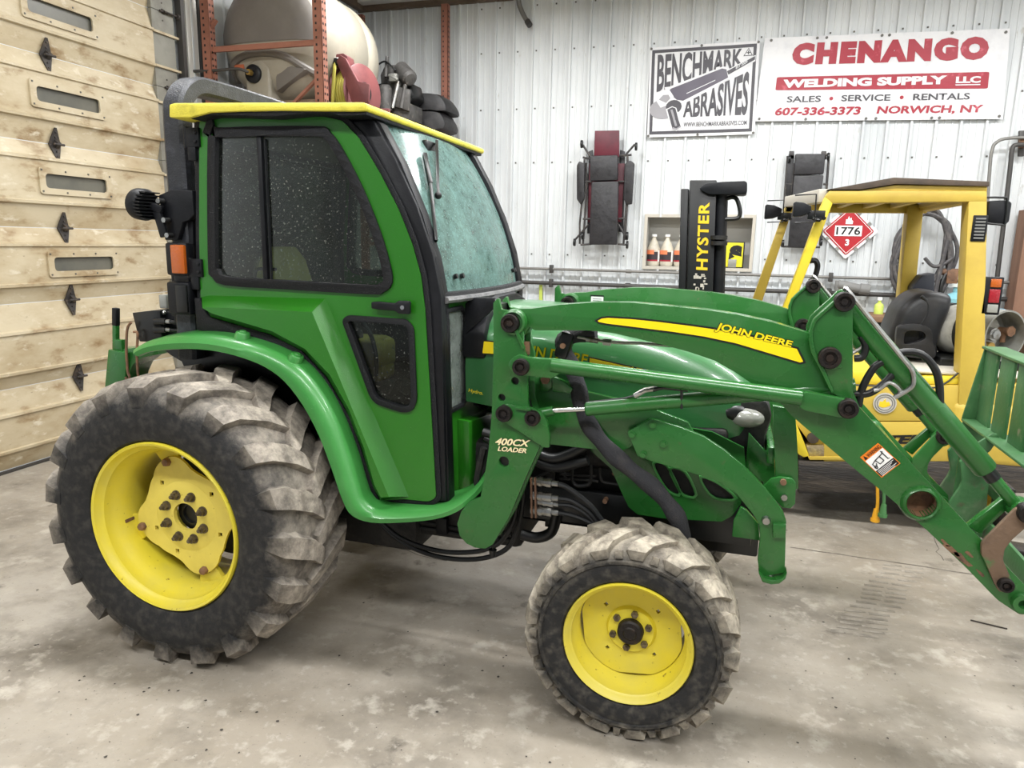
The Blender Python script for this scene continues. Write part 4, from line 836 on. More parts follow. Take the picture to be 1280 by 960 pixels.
def loader(sd):
    # sd=1: near frame (outer face towards the shop floor), -1: far frame seen from its inner face
    base = YL if sd == 1 else 3.31
    def yk(k): return base + k if sd == 1 else base + .07 - k
    def LP(px_, py_, y):                      # the same x, z on both frames
        p = PY(px_, py_, YL + (y - base)); return Vector((p.x, y, p.z))
    A = rnd(Q(YL, arm_px), .006, 2)
    hole = ring([(PY(1151, 629, YL).x), (PY(1151, 629, YL).z)], .043, 24)
    b = B(); b.prism(A, base, base + .07, [hole]); arm = b.out('loader_arm', 'green', TR, bevel=.009, smooth=35)
    c = PY(1151, 629, YL); b = B(); b.lathe([(.042, -.012), (.046, -.016), (.054, -.010), (.060, .004), (.060, .05), (.042, .05)], (c.x, base, c.z), (0, 1, 0), 32, closed=True); b.out('cross_tube', 'green', arm)
    b = B(); b.lathe([(.0001, .045), (.042, .045), (.042, -.005)], (c.x, base, c.z), (0, 1, 0), 28); b.out('tube_bore', 'rusty_steel', arm)
    # masts: two plates either side of the arm
    holes = [ring(Q(YL, [p])[0], r, 16) for p, r in (((646, 475), .014), ((629.5, 495.5), .0135), ((632, 575), .0195))]
    M = Q(YL, mast_px)
    b = B(); b.prism(M, base - .022, base - .004, holes); mast = b.out('loader_mast', 'green', TR, bevel=.003, smooth=30)
    if sd == 1:
        b = B(); b.prism(M, base + .076, base + .094); b.out('loader_mast', 'green', TR, bevel=.003, smooth=30)
        b = B(); b.prism(inset(M, .02), base - .004, base + .076); b.out('mast_core', 'black_satin', mast)
    # thick boss round the top pivot and the ribbed strap running down from it
    c = PY(644, 402, YL); b = B(); b.lathe([(.036, -.034), (.044, -.030), (.046, -.020), (.046, 0), (.036, 0)], (c.x, base, c.z), (0, 1, 0), 28, closed=True); b.out('pivot_boss', 'green', mast)
    b = B(); b.bar(LP(645, 412, base - .030), LP(655, 436, base - .030), .010, .012); b.out('pin_strap', 'green', mast, bevel=.002)
    pin(641, 403, base - .030, .033, 1)
    b = B(); b.bar(LP(658.5, 427, base - .002), LP(658.5, 443, base - .002), .02, .014); b.out('mast_bar', 'rusty_steel', mast)
    # levelling link: fork ends and tube
    fl = [(640, 452), (646, 444), (654, 440), (664, 444), (690, 446), (706, 447), (711, 452), (711, 457), (700, 467), (694, 470), (664, 467), (650, 465), (642, 459)]
    b = B(); b.prism(rnd(Q(YL, fl), .008, 2), base - .052, base - .026); lk = b.out('link_fork', 'green', TR, bevel=.004)
    fr = [(999, 487.5), (1008, 486), (1057, 495.5), (1067, 500), (1070, 508), (1065, 516), (1054, 519), (1003, 509), (997, 504), (997, 492)]
    b = B(); b.prism(rnd(Q(YL, fr), .008, 2), base - .052, base - .018); b.out('link_fork', 'green', TR, bevel=.004)
    b = B(); b.cyl(LP(690, 456.5, base - .039), LP(1002, 497, base - .039), .0255, n=20); b.out('levelling_link', 'green', TR)
    pin(657, 455.5, base - .056, .030, 1); pin(1056.7, 506, base - .056, .030, 1)
    # lift cylinder
    cb = [(627, 515), (630, 506), (636, 502.5), (651, 505), (669, 507), (680, 512), (687, 523), (690.5, 540), (690, 556), (683, 556), (637, 526), (629, 521)]
    b = B(); b.prism(Q(YL, cb), base - .040, base - .022); br = b.out('cylinder_bracket', 'green', TR, bevel=.003)
    b = B(); b.bar(LP(645, 510, base - .045), LP(664, 512, base - .045), .012, .010); b.out('bracket_rib', 'green', br, bevel=.002)
    pin(635, 513.5, base - .044, .030, 1); pin(670, 519, base - .044, .028, 1)
    b = B(); b.cyl(LP(672, 518, base - .008), LP(692, 513, base - .008), .020, .017, 16); b.out('rod_eye', 'green', TR)
    b = B(); b.cyl(LP(690, 513, base - .008), LP(735, 511, base - .008), .0095, n=14); b.out('cylinder_rod', 'chrome', TR)
    b = B(); b.lathe([(.0001, 0), (.020, 0), (.0245, .004), (.0245, .30), (.0245, .86)], LP(732, 511.5, base - .004), LP(990, 489, base + .02) - LP(732, 511.5, base - .004), 22); b.out('lift_cylinder', 'green', TR)
    b = B(); b.tube([LP(735, 503, base + .004), LP(780, 498, base + .004), LP(795, 494, base + .004)], .004, 6); b.out('cylinder_pipe', 'hose_black', TR)
    b = B(); b.tube([LP(852, 488, base - .012), LP(852, 511, base - .012)], .005, 6); b.out('cylinder_band', 'hose_black', TR)
    b = B(); b.tube([LP(793, 495, base - .006), LP(806, 488, base - .006), LP(818, 486, base - .006)], .009, 8); b.out('hose_fitting', 'steel', TR)
    b = B(); b.tube([LP(816, 487, base - .006), LP(830, 484, base - .004), LP(860, 487, base)], .009, 8, sm=3); b.out('cylinder_hose', 'hose_black', TR)
    # knuckle plates
    K = Q(YL, knuck_px)
    for k0 in ((-.020, -.004) if sd == 1 else (-.018, -.002),) + (((.074, .090),) if sd == 1 else ()):
        b = B(); b.prism(K, base + k0[0], base + k0[1]); kn = b.out('knuckle_plate', 'green', TR, bevel=.004)
        if k0[0] < 0:
            lip = Q(YL, [(1010, 425), (1011, 410), (1016, 398), (1024, 390), (1040, 376), (1052, 365), (1054, 369), (1043, 379), (1027, 393), (1019, 401), (1015, 412), (1015, 424), (1018, 437), (1031, 463), (1041, 487), (1038, 490), (1026, 465), (1013, 440)])
            b = B(); b.prism(lip, base - .030, base - .016); b.out('knuckle_flange', 'green', kn, bevel=.003)
            pk = Q(YL, [(1024, 443), (1029, 434), (1040, 433), (1047, 440), (1048, 452), (1053, 458), (1040, 461), (1030, 457)])
            b = B(); b.prism(pk, base - .026, base - .016); b.out('pin_pad', 'green', kn, bevel=.004)
    pin(1053.8, 376.5, base - .026, .030, 1); pin(1035.5, 445.5, base - .030, .034, 1)
    # bucket (tilt) cylinder along the lower arm
    a, e = LP(1056, 379, base + .03), LP(1233, 588, base + .03); d = (e - a).normalized()
    b = B(); b.lathe([(.0001, 0), (.030, .0), (.034, .01), (.034, (e - a).length - .006), (.030, (e - a).length), (.0001, (e - a).length)], a, d, 24); b.out('tilt_cylinder', 'green', TR)
    e2 = LP(1272, 634, base + .03)
    b = B(); b.cyl(e, e + d * .035, .022, n=16); b.out('rod_gland', 'black_satin', TR)
    b = B(); b.cyl(e + d * .03, e2, .019, n=16); b.out('tilt_rod', 'green', TR)
    b = B(); b.cyl(e2 + Vector((.01, -.035, -.01)), e2 + Vector((.01, .035, -.01)), .036, n=20); b.out('rod_eye', 'green', TR)
    b = B(); b.tube([LP(*p, base - .014) for p in ((1054, 360), (1060, 364), (1085, 395), (1125, 444), (1139, 462), (1142, 475), (1138, 485), (1118, 497))], .0075, 8, sm=4); b.out('steel_line', 'steel', TR)
    b = B(); b.tube([LP(*p, base - .012) for p in ((1118, 497), (1125, 488), (1112, 478), (1100, 486), (1092, 488))], .006, 8, sm=3); b.out('steel_line', 'steel', TR)
    if sd == 1:
        for pts in ([(1073, 508), (1078, 485), (1092, 460), (1104, 452)], [(1066, 492), (1085, 492), (1103, 481), (1118, 466)], [(1112, 447), (1130, 440), (1152, 443), (1168, 460), (1174, 480), (1175, 505)], [(1068, 448), (1078, 446), (1082, 432), (1076, 420)]):
            b = B(); b.tube([LP(*p, base + .02) for p in pts], .0115, 10, sm=5); b.out('cylinder_hose', 'hose_black', TR)
    # quick-attach link and plates at the tip
    lk = [(1224, 676), (1230, 669), (1266, 633), (1280, 628), (1290, 632), (1290, 646), (1280, 656), (1262, 672), (1253, 684), (1251, 697), (1262, 722), (1262, 732), (1256, 738), (1246, 736), (1240, 726), (1230, 702), (1224, 690)]
    b = B(); b.prism(rnd(Q(YL, lk), .006, 2), base - .022, base - .006); b.out('attach_link', 'scuffed_steel' if sd == 1 else 'green', TR, bevel=.004)
    pin(1253, 726, base - .026, .022, 1); pin(1281, 638, base - .026, .030, 1)
    b = B(); q = LP(1278, 754, base - .01); b.lathe([(.014, -.02), (.028, -.02), (.030, 0), (.014, 0)], (q.x, base, q.z), (0, 1, 0), 24, closed=True); b.out('tip_boss', 'green', TR)
    b = B(); b.prism(Q(YL, [(1216, 665), (1266, 627), (1272, 640), (1232, 676)]), base + .05, base + .08); b.out('tip_plate', 'green', TR, bevel=.004)
    return arm
arm_r = loader(1); arm_l = loader(-1)
# decals on the near arm
ya = YL - .0005
def decal(name, m, pts, y, parent, th=.0016, k=0):
    O = Q(y, pts); O = sm2(O, k, True) if k else O
    b = B(); b.prism(O, y - th, y + .001); return b.out(name, m, parent, smooth=0)
dec = [(747, 401), (752, 398.2), (760, 397.3), (790, 399), (820, 402), (860, 407), (892, 411.5), (940, 421), (985, 433.5), (996, 436), (1004, 452), (1000, 453), (985, 448.5), (960, 441), (920, 429), (880, 420.5), (840, 414.5), (800, 409.5), (760, 404.5), (749, 402.5)]
O = Q(ya, dec)
b = B(); b.prism(inset(O, -.006), ya - .001, ya + .001); b.out('stripe_edge', 'black_print', arm_r, smooth=0)
b = B(); b.prism(O, ya - .002, ya + .001); b.out('arm_stripe', 'yellow_decal', arm_r, smooth=0)
def aq(*p): return [PY(p[i], p[i + 1], ya - .002) for i in range(0, 8, 2)]
text('arm_lettering', 'JOHN DEERE', aq(892, 415, 990, 437, 992, 426, 896, 402), 'black_print', arm_r, bold=.07, shear=.12, depth=.0006)
text('arm_lettering', 'JOHN DEERE', aq(893, 414.5, 989.5, 436.5, 991.5, 426.5, 897, 402.5), 'yellow_decal', arm_r, bold=.032, shear=.12, depth=.0022)
text('mast_lettering', '400CX', [PY(*p, YL - .024) for p in ((619, 556), (662, 558.5), (663.5, 550), (620, 547))], 'black_print', arm_r, bold=.085, shear=.2, depth=.0006)
text('mast_lettering', '400CX', [PY(*p, YL - .024) for p in ((619, 556), (662, 558.5), (663.5, 550), (620, 547))], 'cream_print', arm_r, bold=.03, shear=.2, depth=.0016)
text('mast_lettering', 'LOADER', [PY(*p, YL - .024) for p in ((622, 563.5), (658, 566.5), (659, 560.5), (622.5, 557.5))], 'black_print', arm_r, bold=.085, shear=.2, depth=.0006)
text('mast_lettering', 'LOADER', [PY(*p, YL - .024) for p in ((622, 563.5), (658, 566.5), (659, 560.5), (622.5, 557.5))], 'cream_print', arm_r, bold=.03, shear=.2, depth=.0016)
# warning label
WL = [PY(*p, ya) for p in ((1102, 597), (1125.5, 579), (1097.5, 553.5), (1075, 571.5))]     # bottom, right, top, left
def wl(u, v, k=.0018):      # u along left->top edge direction..., v from top band downwards
    le, to, ri, bo = WL[3], WL[2], WL[1], WL[0]
    p = le * (1 - u) * (1 - v) + to * u * (1 - v) + ri * u * v + bo * (1 - u) * v; return Vector((p.x, ya - k, p.z))
def wrect(u0, v0, u1, v1, m, k, nm='warning_label'):
    b = B(); b.ext([(p.x, p.z) for p in (wl(u0, v0), wl(u1, v0), wl(u1, v1), wl(u0, v1))], (0, ya - k, 0), (1, 0, 0), (0, 0, 1), (0, .001, 0)); b.out(nm, m, arm_r, smooth=0)
wrect(0, 0, 1, 1, 'orange_print', .0012); wrect(.03, .22, .97, .70, 'white_print', .0018); wrect(.03, .70, .97, .97, 'black_print', .0018)
text('warning_text', 'WARNING', [wl(.26, .19), wl(.96, .19), wl(.96, .05), wl(.26, .05)], 'black_print', arm_r, bold=.01, depth=.001)
b = B(); b.ext([(wl(*p).x, wl(*p).z) for p in ((.06, .19), (.22, .19), (.14, .04))], (0, ya - .0024, 0), (1, 0, 0), (0, 0, 1), (0, .0008, 0)); b.out('warning_triangle', 'black_print', arm_r, smooth=0)
b = B()
for pts in ([(.15, .62), (.15, .45), (.35, .40), (.75, .36), (.85, .30)], [(.35, .40), (.40, .60), (.60, .58)], [(.60, .38), (.62, .58)], [(.80, .26), (.80, .62), (.86, .62)], [(.2, .62), (.3, .5)]): b.tube([wl(*p, .0026) for p in pts], .0016, 5)
b.tube([wl(.17 + .05 * math.cos(t), .60 + .06 * math.sin(t), .0026) for t in [k * .63 for k in range(10)]], .0015, 5, closed=True); b.out('warning_drawing', 'black_print', arm_r, smooth=0)
for k in range(5):
    v = .745 + .05 * k; wrect(.08, v, .9 - .12 * (k % 3), v + .016, 'white_print', .0026, 'warning_print')
# part label on the inner face of the far arm
for (a0, b0, a1, b1, m_, k) in ((739, 370, 754, 379, 'white_print', .001), (738, 368.5, 755, 371, 'black_print', .0016), (741, 373.2, 752, 374.2, 'black_print', .0016), (741, 375.4, 752, 376.4, 'black_print', .0016)):
    yf = 3.31; p, q = PY(a0, b0, yf), PY(a1, b1, yf); b = B(); b.bb((p.x, yf - k, q.z), (q.x, yf + .001, p.z)); b.out('part_label', m_, arm_l, smooth=0)
# cross tube between the arms
c = PY(1151, 629, YL); b = B(); b.cyl((c.x, YL + .05, c.z), (c.x, 3.34, c.z), .05, n=24); b.out('arm_cross_tube', 'green', TR)
# ---- side frame, front stand, brush guard
for sd in (1, -1):
    def yb2(y, t): return (y, y + t) if sd == 1 else (2 * YC - y - t, 2 * YC - y)
    def pl(nm, pts, y, t, bev=.003, m='green', k=0):
        O = Q(y, pts); O = sm2(O, k, True) if k else O; a, c_ = yb2(y, t); b = B(); b.prism(O, a, c_); return b.out(nm, m, TR, bevel=bev)
    pl('side_frame', [(650, 470), (700, 474), (735, 490), (800, 505), (860, 528), (870, 546), (800, 548), (787, 560), (770, 566), (735, 561), (690, 556), (650, 556)], 2.485, .02)
    pl('frame_gusset', [(690, 470), (703, 476), (716, 486), (713, 492), (690, 490)], 2.455, .03)
    st_px = [(784, 540), (813, 524), (822, 525.5), (850, 534), (880, 546), (906, 563), (934, 587), (955, 609), (968, 625), (979, 640), (983, 652), (981, 716), (950, 722), (947, 700), (950, 672), (949, 656), (942, 644), (920, 617), (892, 600), (851, 587), (818, 578), (797, 571)]
    pl('parking_stand', st_px, 2.455, .022)
    for p, r in (((790, 543), .013), ((816, 531), .013), ((829.5, 555), .014), ((804, 568), .013)):
        q = PY(*p, 2.455); n = -1 if sd == 1 else 1; yq = 2.455 if sd == 1 else 2 * YC - 2.455
        b = B(); b.cyl((q.x, yq, q.z), (q.x, yq + n * .005, q.z), r, n=16); b.cyl((q.x, yq, q.z), (q.x, yq + n * .014, q.z), r * .72, n=6); b.out('frame_bolt', 'green', TR)
    q = PY(957.5, 650, 2.455); b = B(); b.cyl((q.x, 2.455 if sd == 1 else 2 * YC - 2.455, q.z), (q.x, (2.440 if sd == 1 else 2 * YC - 2.44), q.z), .016, .012, 12); b.out('stand_pin', 'steel', TR)
    pl('stand_stop', [(966, 655), (983, 656), (982, 673), (966, 673)], 2.436, .02, .004)
    a, c_ = yb2(2.43, .06); b = B(); b.prism(Q(2.43, [(948, 716), (956, 723), (966, 726), (977, 724), (984, 716), (982, 724), (974, 730), (964, 731), (953, 728)]), a, c_); b.out('stand_shoe', 'green', TR, bevel=.003)
    pl('brush_guard_post', [(966, 507), (994, 512), (997, 560), (998, 612), (970, 612), (968, 560)], 2.55, .03)
    pl('guard_bracket', [(954, 608), (964, 598), (976, 596), (990, 598), (995, 604), (994, 630), (988, 636), (978, 635)], 2.535, .014, .003)
    for p in ((979, 602), (980, 621)):
        q = PY(*p, 2.535); b = B(); b.cyl((q.x, 2.535 if sd == 1 else 2 * YC - 2.535, q.z), (q.x, 2.523 if sd == 1 else 2 * YC - 2.523, q.z), .011, n=8); b.out('guard_bolt', 'rusty_steel' if p[1] < 610 else 'steel', TR)
    pl('guard_plate', [(936, 541), (957, 564), (967, 560), (970, 612), (940, 595), (932, 582)], 2.62, .012)
    pl('lower_bracket', [(926, 634), (933, 638), (948, 655), (950, 676), (915, 671), (917, 652)], 2.50, .02)
b = B(); b.bb((.165, YC - .34, .90), (.19, YC + .34, .96)); b.bb((.165, YC - .34, .76), (.19, YC + .34, .80)); b.out('brush_guard_bar', 'green', TR, bevel=.004)
# sleeved hose bundle
b = B(); b.tube([PY(*p, Y) for p, Y in (((745, 415), 2.50), ((722, 418), 2.50), ((706, 425), 2.50), ((706, 440), 2.50), ((714, 458), 2.50), ((722, 480), 2.49), ((727, 505), 2.49), ((733, 524), 2.485), ((746, 545), 2.475), ((766, 567), 2.472), ((790, 588), 2.45), ((815, 608), 2.445), ((835, 630), 2.445), ((848, 650), 2.45), ((852, 668), 2.47), ((848, 690), 2.55))], [.016, .022, .028, .030, .031, .031, .030, .032, .034, .034, .034, .033, .034, .034, .031, .03], 12, sm=5) if False else None
pts = [PY(*p, Y) for p, Y in (((745, 415), 2.50), ((722, 418), 2.50), ((706, 425), 2.50), ((706, 440), 2.50), ((714, 458), 2.50), ((722, 480), 2.49), ((727, 505), 2.49), ((733, 524), 2.485), ((746, 545), 2.475), ((766, 567), 2.472), ((790, 588), 2.45), ((815, 608), 2.445), ((835, 630), 2.445), ((848, 650), 2.45), ((852, 668), 2.47), ((848, 690), 2.55))]
b = B(); pp = catmull(pts, 4); b.tube(pp, [.031 + .003 * math.sin(i * .9) for i in range(len(pp))], 12); b.out('sleeved_hose', 'sleeve_nylon', TR)
b = B(); q = PY(704, 432, 2.46); b.box(q + Vector((0, .03, 0)), (.05, .06, .10), Matrix.Rotation(.3, 3, 'Y')); b.out('hose_bracket', 'black_satin', TR, bevel=.012)
b = B(); b.cyl(q + Vector((0, -.012, 0)), q + Vector((0, .01, 0)), .010, n=10); b.out('bracket_bolt', 'rusty_steel', TR)
b = B(); b.tube([PY(*p, 2.47) for p in ((722, 421), (745, 425), (770, 428), (800, 429), (850, 433))], .006, 8, sm=3); b.out('steel_line', 'steel', TR)
b = B(); b.cyl(PY(733, 424, 2.468), PY(748, 426, 2.468), .010, n=10); b.cyl(PY(754, 427, 2.468), PY(764, 428, 2.468), .013, n=6); b.out('line_fitting', 'steel', TR)
b = B(); q = PY(681, 475, 2.45); b.cyl(q, q + Vector((0, .04, 0)), .017, n=6); b.cyl(q, q + Vector((0, .05, 0)), .022, n=16) if False else None; b.out('frame_bolt', 'rusty_steel', TR)
plate('pin_lug', 'green', [(673, 466), (690, 468), (690, 484), (684, 490), (675, 488)], 2.465, .02)

random.seed(9)      # chipped paint on the lower edge of the near arm
for px_, py_, w_ in ((1190, 688, .030), (1203, 699, .034), (1212, 693, .016), (1180, 678, .018), (1225, 716, .018)):
    c = PY(px_, py_, ya); b = B(); b.ext([(c.x + w_ * math.cos(t) * random.uniform(.5, 1.1), c.z + w_ * .45 * math.sin(t) * random.uniform(.5, 1.1) - .5 * w_ * math.cos(t)) for t in [.9 * k for k in range(7)]], (0, ya - .0012, 0), (1, 0, 0), (0, 0, 1), (0, .0012, 0)); b.out('paint_chip', 'rusty_steel', arm_r, smooth=0)
# ================================================================== PALLET FORK FRAME on the loader's quick-attach plates
XK = 1.10
mat('green_fork', (50, 96, 52), 0.5, var=[((74, 116, 74), 4, 0.45, 0.7), ((120, 118, 96), 16, 0.62, 0.74)], bump=0.1, bs=60)
PF = thing('pallet_fork_frame', (XK, 2.92, .40), 'worn green slatted pallet fork frame hooked on the loader arm tips', 'fork frame')
zt_, zl = 1.235, .90
yF, yN = PX(1230, 437, XK).y, 2.27
b = B(); b.prism([(XK - .01, zt_ - .012), (XK + .085, zt_ - .012), (XK + .085, zt_), (XK - .01, zt_)], yN, yF); b.out('top_rail', 'green_fork', PF, bevel=.003)
for ya_, yb_ in ((yF - .012, yF), (yN, yN + .012)):
    b = B(); b.prism([(XK, zt_ - .012), (XK + .016, zt_ - .012), (XK + .016, zl), (XK - .05, zl)], ya_, yb_); b.out('end_post', 'green_fork', PF, bevel=.002)
n = 7; step = (yF - yN) / n; sl = None
for k in range(n):
    if sl is None:
        y0 = yF - step + .028; b = B(); b.bb((XK + .004, y0, zl), (XK + .016, yF - .016, zt_ - .012)); sl = b.out('slat', 'green_fork', PF, bevel=.002)
    else: dup(sl, (0, -step * k, 0))
b = B(); b.prism([(XK - .05, zl - .012), (XK + .05, zl - .012), (XK + .05, zl), (XK - .05, zl)], yN, yF); b.out('lower_rail', 'green_fork', PF, bevel=.003)
for y in (yF - .03, 2.30):
    b = B(); b.bb((XK - .05, y, zl - .11), (XK + .05, y + .012, zl - .012)); b.out('rail_gusset', 'green_fork', PF, bevel=.002)
# upright hooks standing in front of the slats
hk = [(-.05, .40), (.02, .40), (.02, .79), (.06, .84), (.085, .90), (.075, .915), (.055, .912), (.0, .86), (-.05, .82)]
for y in (3.30,):
    b = B(); b.prism([(XK + x - .085, z) for x, z in hk], y, y + .016); b.out('carriage_hook', 'green_fork', PF, bevel=.003)
for y, th in ((3.40, .02), (3.23, .02)):
    O = [(XK - .17, .60), (XK - .15, .52), (XK - .09, .47), (XK - .03, .49), (XK - .03, .62), (XK - .05, .78), (XK - .11, .83), (XK - .15, .80), (XK - .13, .72), (XK - .15, .66)]
    b = B(); b.prism(sm2(O, 2, True), y, y + th); b.out('attach_plate', 'green_old', PF, bevel=.003)
b = B(); b.bb((XK - .02, yN, .47), (XK - .005, yF, .56)); b.out('lower_crossbar', 'green_fork', PF, bevel=.004)
b = B(); b.bb((XK - .02, yN, .66), (XK + .0, yF, .72)); b.out('middle_crossbar', 'green_fork', PF, bevel=.004)
for y in (2.62, 3.20):
    b = B(); b.cyl((XK - .10, y - .05, .815), (XK - .10, y + .05, .815), .034, n=18); b.out('pin_boss', 'pin_steel', PF)
for y in (2.55, 3.18):
    b = B(); b.prism([(XK, .42), (XK + .045, .42), (XK + .045, .72), (XK, .72)], y, y + .11); b.prism([(XK + .01, .42), (XK + .9, .405), (XK + .92, .42), (XK + .05, .47), (XK + .01, .50)], y, y + .11); b.out('fork_tine', 'pin_steel', PF, bevel=.004)
# ================================================================== FORKLIFT
YN, YFR = 4.50, 5.65
FL = thing('forklift', (.75, 5.07, 0), 'yellow forklift with open overhead guard and black mast parked by the wall', 'forklift')
def fp(pts, y): return Q(y, pts)
def fpl(name, m, pts, y0, y1, bev=.006, parent=FL, smooth=35, ref=None):
    b = B(); b.prism(Q(ref or y0, pts), y0, y1); return b.out(name, m, parent, bevel=bev, smooth=smooth)
# overhead guard
fpl('guard_leg', 'lift_yellow_bright', [(1031, 246), (1041, 246), (1041, 254), (989, 390), (977, 390)], YN, YN + .09)
fpl('guard_leg', 'lift_yellow', [(982, 258), (992, 258), (951, 382), (938, 382)], YFR, YFR + .08)
fpl('guard_post', 'lift_yellow', [(1211, 250), (1234, 250), (1231, 460), (1222, 535), (1197, 535), (1200, 460)], YN, YN + .13)
fpl('guard_post', 'lift_yellow', [(1136, 256), (1155, 256), (1141, 395), (1122, 395)], YFR - .05, YFR + .08)
fpl('guard_beam', 'lift_yellow', [(1031, 246), (1037, 238), (1234, 239), (1234, 252), (1040, 254)], YN - .002, YN + .09)
fpl('guard_beam', 'lift_yellow', [(1072, 238.5), (1120, 231), (1234, 233), (1234, 239.5)], YN + .01, YN + .06, .003)
xa, xb_ = PY(992, 250, YFR).x - .05, PY(1155, 250, YFR).x + .03; zg = PY(1100, 252, YN).z; zg1 = PY(1100, 239, YN).z
b = B(); b.bb((xa, YFR, zg - .01), (xb_, YFR + .08, zg1)); b.out('guard_beam', 'lift_yellow', FL, bevel=.006)
a, c = PY(1037, 244, YN), PY(987, 254, YFR); b = B(); b.bar(a + Vector((-.02, .05, .0)), c + Vector((0, .02, .01)), .07, .075); b.out('guard_front_bar', 'niche_trim', FL, bevel=.006)
b = B(); b.bb((PY(1213, 245, YN).x, YN + .09, zg), (PY(1232, 245, YN).x, YFR + .02, zg1)); b.out('guard_beam', 'lift_yellow', FL, bevel=.006)
for k in range(4):
    x = PY(1080, 245, YN).x + k * .17; b = B(); b.bb((x, YN + .08, zg + .02), (x + .04, YFR + .01, zg1 - .005)); b.out('guard_bar', 'lift_yellow', FL, bevel=.004)
mat('roof_rust', (84, 70, 58), .7, var=[((60, 52, 46), 8, .4, .7)], bump=.15, bs=60)
b = B(); b.prism(Q(YN, [(1034, 237), (1117, 222), (1236, 227), (1236, 233), (1119, 230), (1075, 237)]), YN - .01, YFR + .09); b.out('guard_roof', 'roof_rust', FL, bevel=.002)
# vent in the near rear post
c0, c1 = PY(1217, 269, YN), PY(1231, 302, YN)
b = B(); b.bb((c0.x, YN - .006, c1.z), (c1.x, YN + .01, c0.z)); vt = b.out('post_vent', 'black_plastic', FL, bevel=.003)
for k in range(7):
    z = c1.z + .018 + k * (c0.z - c1.z - .036) / 6; b = B(); b.bb((c0.x + .012, YN - .012, z - .004), (c1.x - .012, YN - .004, z + .004)); b.out('vent_slat', 'grey_trim', vt)
# lamps and mirror
def work_light(px_, py_, y, s_=1.0):
    c = PY(px_, py_, y); b = B(); b.loft([[c + Vector((x, s2 * hh, s3 * hh * .85)) for s2, s3 in ((-1, -1), (1, -1), (1, 1), (-1, 1))] for x, hh in ((-.055 * s_, .050 * s_), (-.045 * s_, .054 * s_), (.0, .048 * s_), (.05 * s_, .024 * s_))]); h = b.out('guard_lamp', 'black_plastic', FL, bevel=.008)
    b = B(); b.tube([c + Vector((-.05, -.06, .075)), c + Vector((.06, -.06, .08)), c + Vector((.065, -.06, -.07)), c + Vector((-.04, -.06, -.075))], .005, 6); b.out('lamp_wire_guard', 'black_satin', h)
    b = B(); b.bar(c + Vector((.03, 0, -.03)), c + Vector((.12, 0, -.03)), .04, .05); b.tube([c + Vector((.05, 0, -.04)), c + Vector((.09, -.03, -.06)), c + Vector((.10, .02, -.03)), c + Vector((.12, 0, -.05))], .012, 6, sm=3); b.out('lamp_bracket', 'black_satin', h, bevel=.004)
work_light(967, 265, YFR - .03, 1.1); work_light(1003, 262, YN - .05, .9)
c = PY(1245, 266, YN + .1); b = B(); b.loft([[c + Vector((x, s2 * hh, s3 * hh)) for s2, s3 in ((-1, -1), (1, -1), (1, 1), (-1, 1))] for x, hh in ((-.06, .06), (.03, .065), (.055, .05))]); rm = b.out('rear_lamp', 'black_plastic', FL, bevel=.01)
b = B(); b.tube([PY(*p, YN + .03) for p in ((1233, 247), (1254, 247), (1259, 251), (1257, 279), (1252, 281), (1233, 279))], .006, 6, sm=2); b.out('lamp_wire_guard', 'black_satin', rm)
c0, c1 = PY(1232, 346, YN), PY(1249, 394, YN); b = B(); b.bb((c0.x, YN + .0, c1.z), (c1.x, YN + .05, c0.z)); tl = b.out('tail_light', 'black_plastic', FL, bevel=.006)
for k, m_ in enumerate(('amber_lens', 'red_lens', 'clear_lens')):
    h = c0.z - c1.z; za, zb = ((.05, .27), (.32, .68), (.72, .94))[k]; b = B(); b.bb((c0.x + .028, YN - .008, c0.z - h * zb), (c1.x - .012, YN + .01, c0.z - h * za)); b.out('tail_lens', m_, tl, bevel=.004)
# mast: near channel, far channel, cylinder, cap, crossbars
YM = 4.72; mp = Q(YM, [(862, 226), (898, 224), (895, 300), (889, 372), (857, 372), (860, 300)]); zlow = .06
def to_floor(pts, lo=2): return pts
def channel(y0):
    x0, x1 = PY(862, 226, YM).x, PY(896, 226, YM).x; x2, x3 = PY(858, 370, YM).x, PY(891, 370, YM).x; zt2 = PY(880, 225, YM).z; zb = PY(875, 370, YM).z; s1 = (x2 - x0) / (zb - zt2)
    xb0, xb1 = x0 + s1 * (zlow - zt2), x1 + s1 * (zlow - zt2)
    b = B(); b.prism([(x0, zt2), (x1, zt2), (xb1, zlow), (xb0, zlow)], y0, y0 + .09); o = b.out('mast_channel', 'black_satin', FL, bevel=.008)
    xi = PY(851, 234, YM).x; b = B(); b.prism([(xi, zt2 - .05), (x0 - .004, zt2 - .05), (xb0 - .004, zlow), (xi + s1 * (zlow - zt2), zlow)], y0 + .02, y0 + .12); b.out('inner_channel', 'black_satin', FL, bevel=.006)
    b = B(); b.cyl((x1 + .03, y0 + .06, zt2 - .06), (xb1 + .03, y0 + .06, zlow), .036, n=18); b.out('lift_cylinder', 'black_plastic', FL)
    return x0, x1, zt2
x0m, x1m, ztm = channel(YM); channel(YM + .62)
for z in (ztm - .14, 1.2, .5):
    b = B(); b.bb((x0m + .02, YM + .08, z - .05), (x0m + .06, YM + .64, z + .05)); b.out('mast_crossbar', 'black_satin', FL, bevel=.006)
b = B(); b.prism(rnd(Q(YM - .03, [(873, 236), (882, 229), (905, 227), (934, 226), (934, 243), (886, 243)]), .02, 3), YM - .03, YM + .16); b.out('mast_head', 'black_plastic', FL, bevel=.012)
b = B(); b.tube([PY(*p, YM + .05) for p in ((903, 252), (912, 247), (920, 248), (924, 258), (925, 268), (921, 273), (908, 274), (902, 275))], .013, 8, sm=4); b.out('mast_hose', 'hose_black', FL)
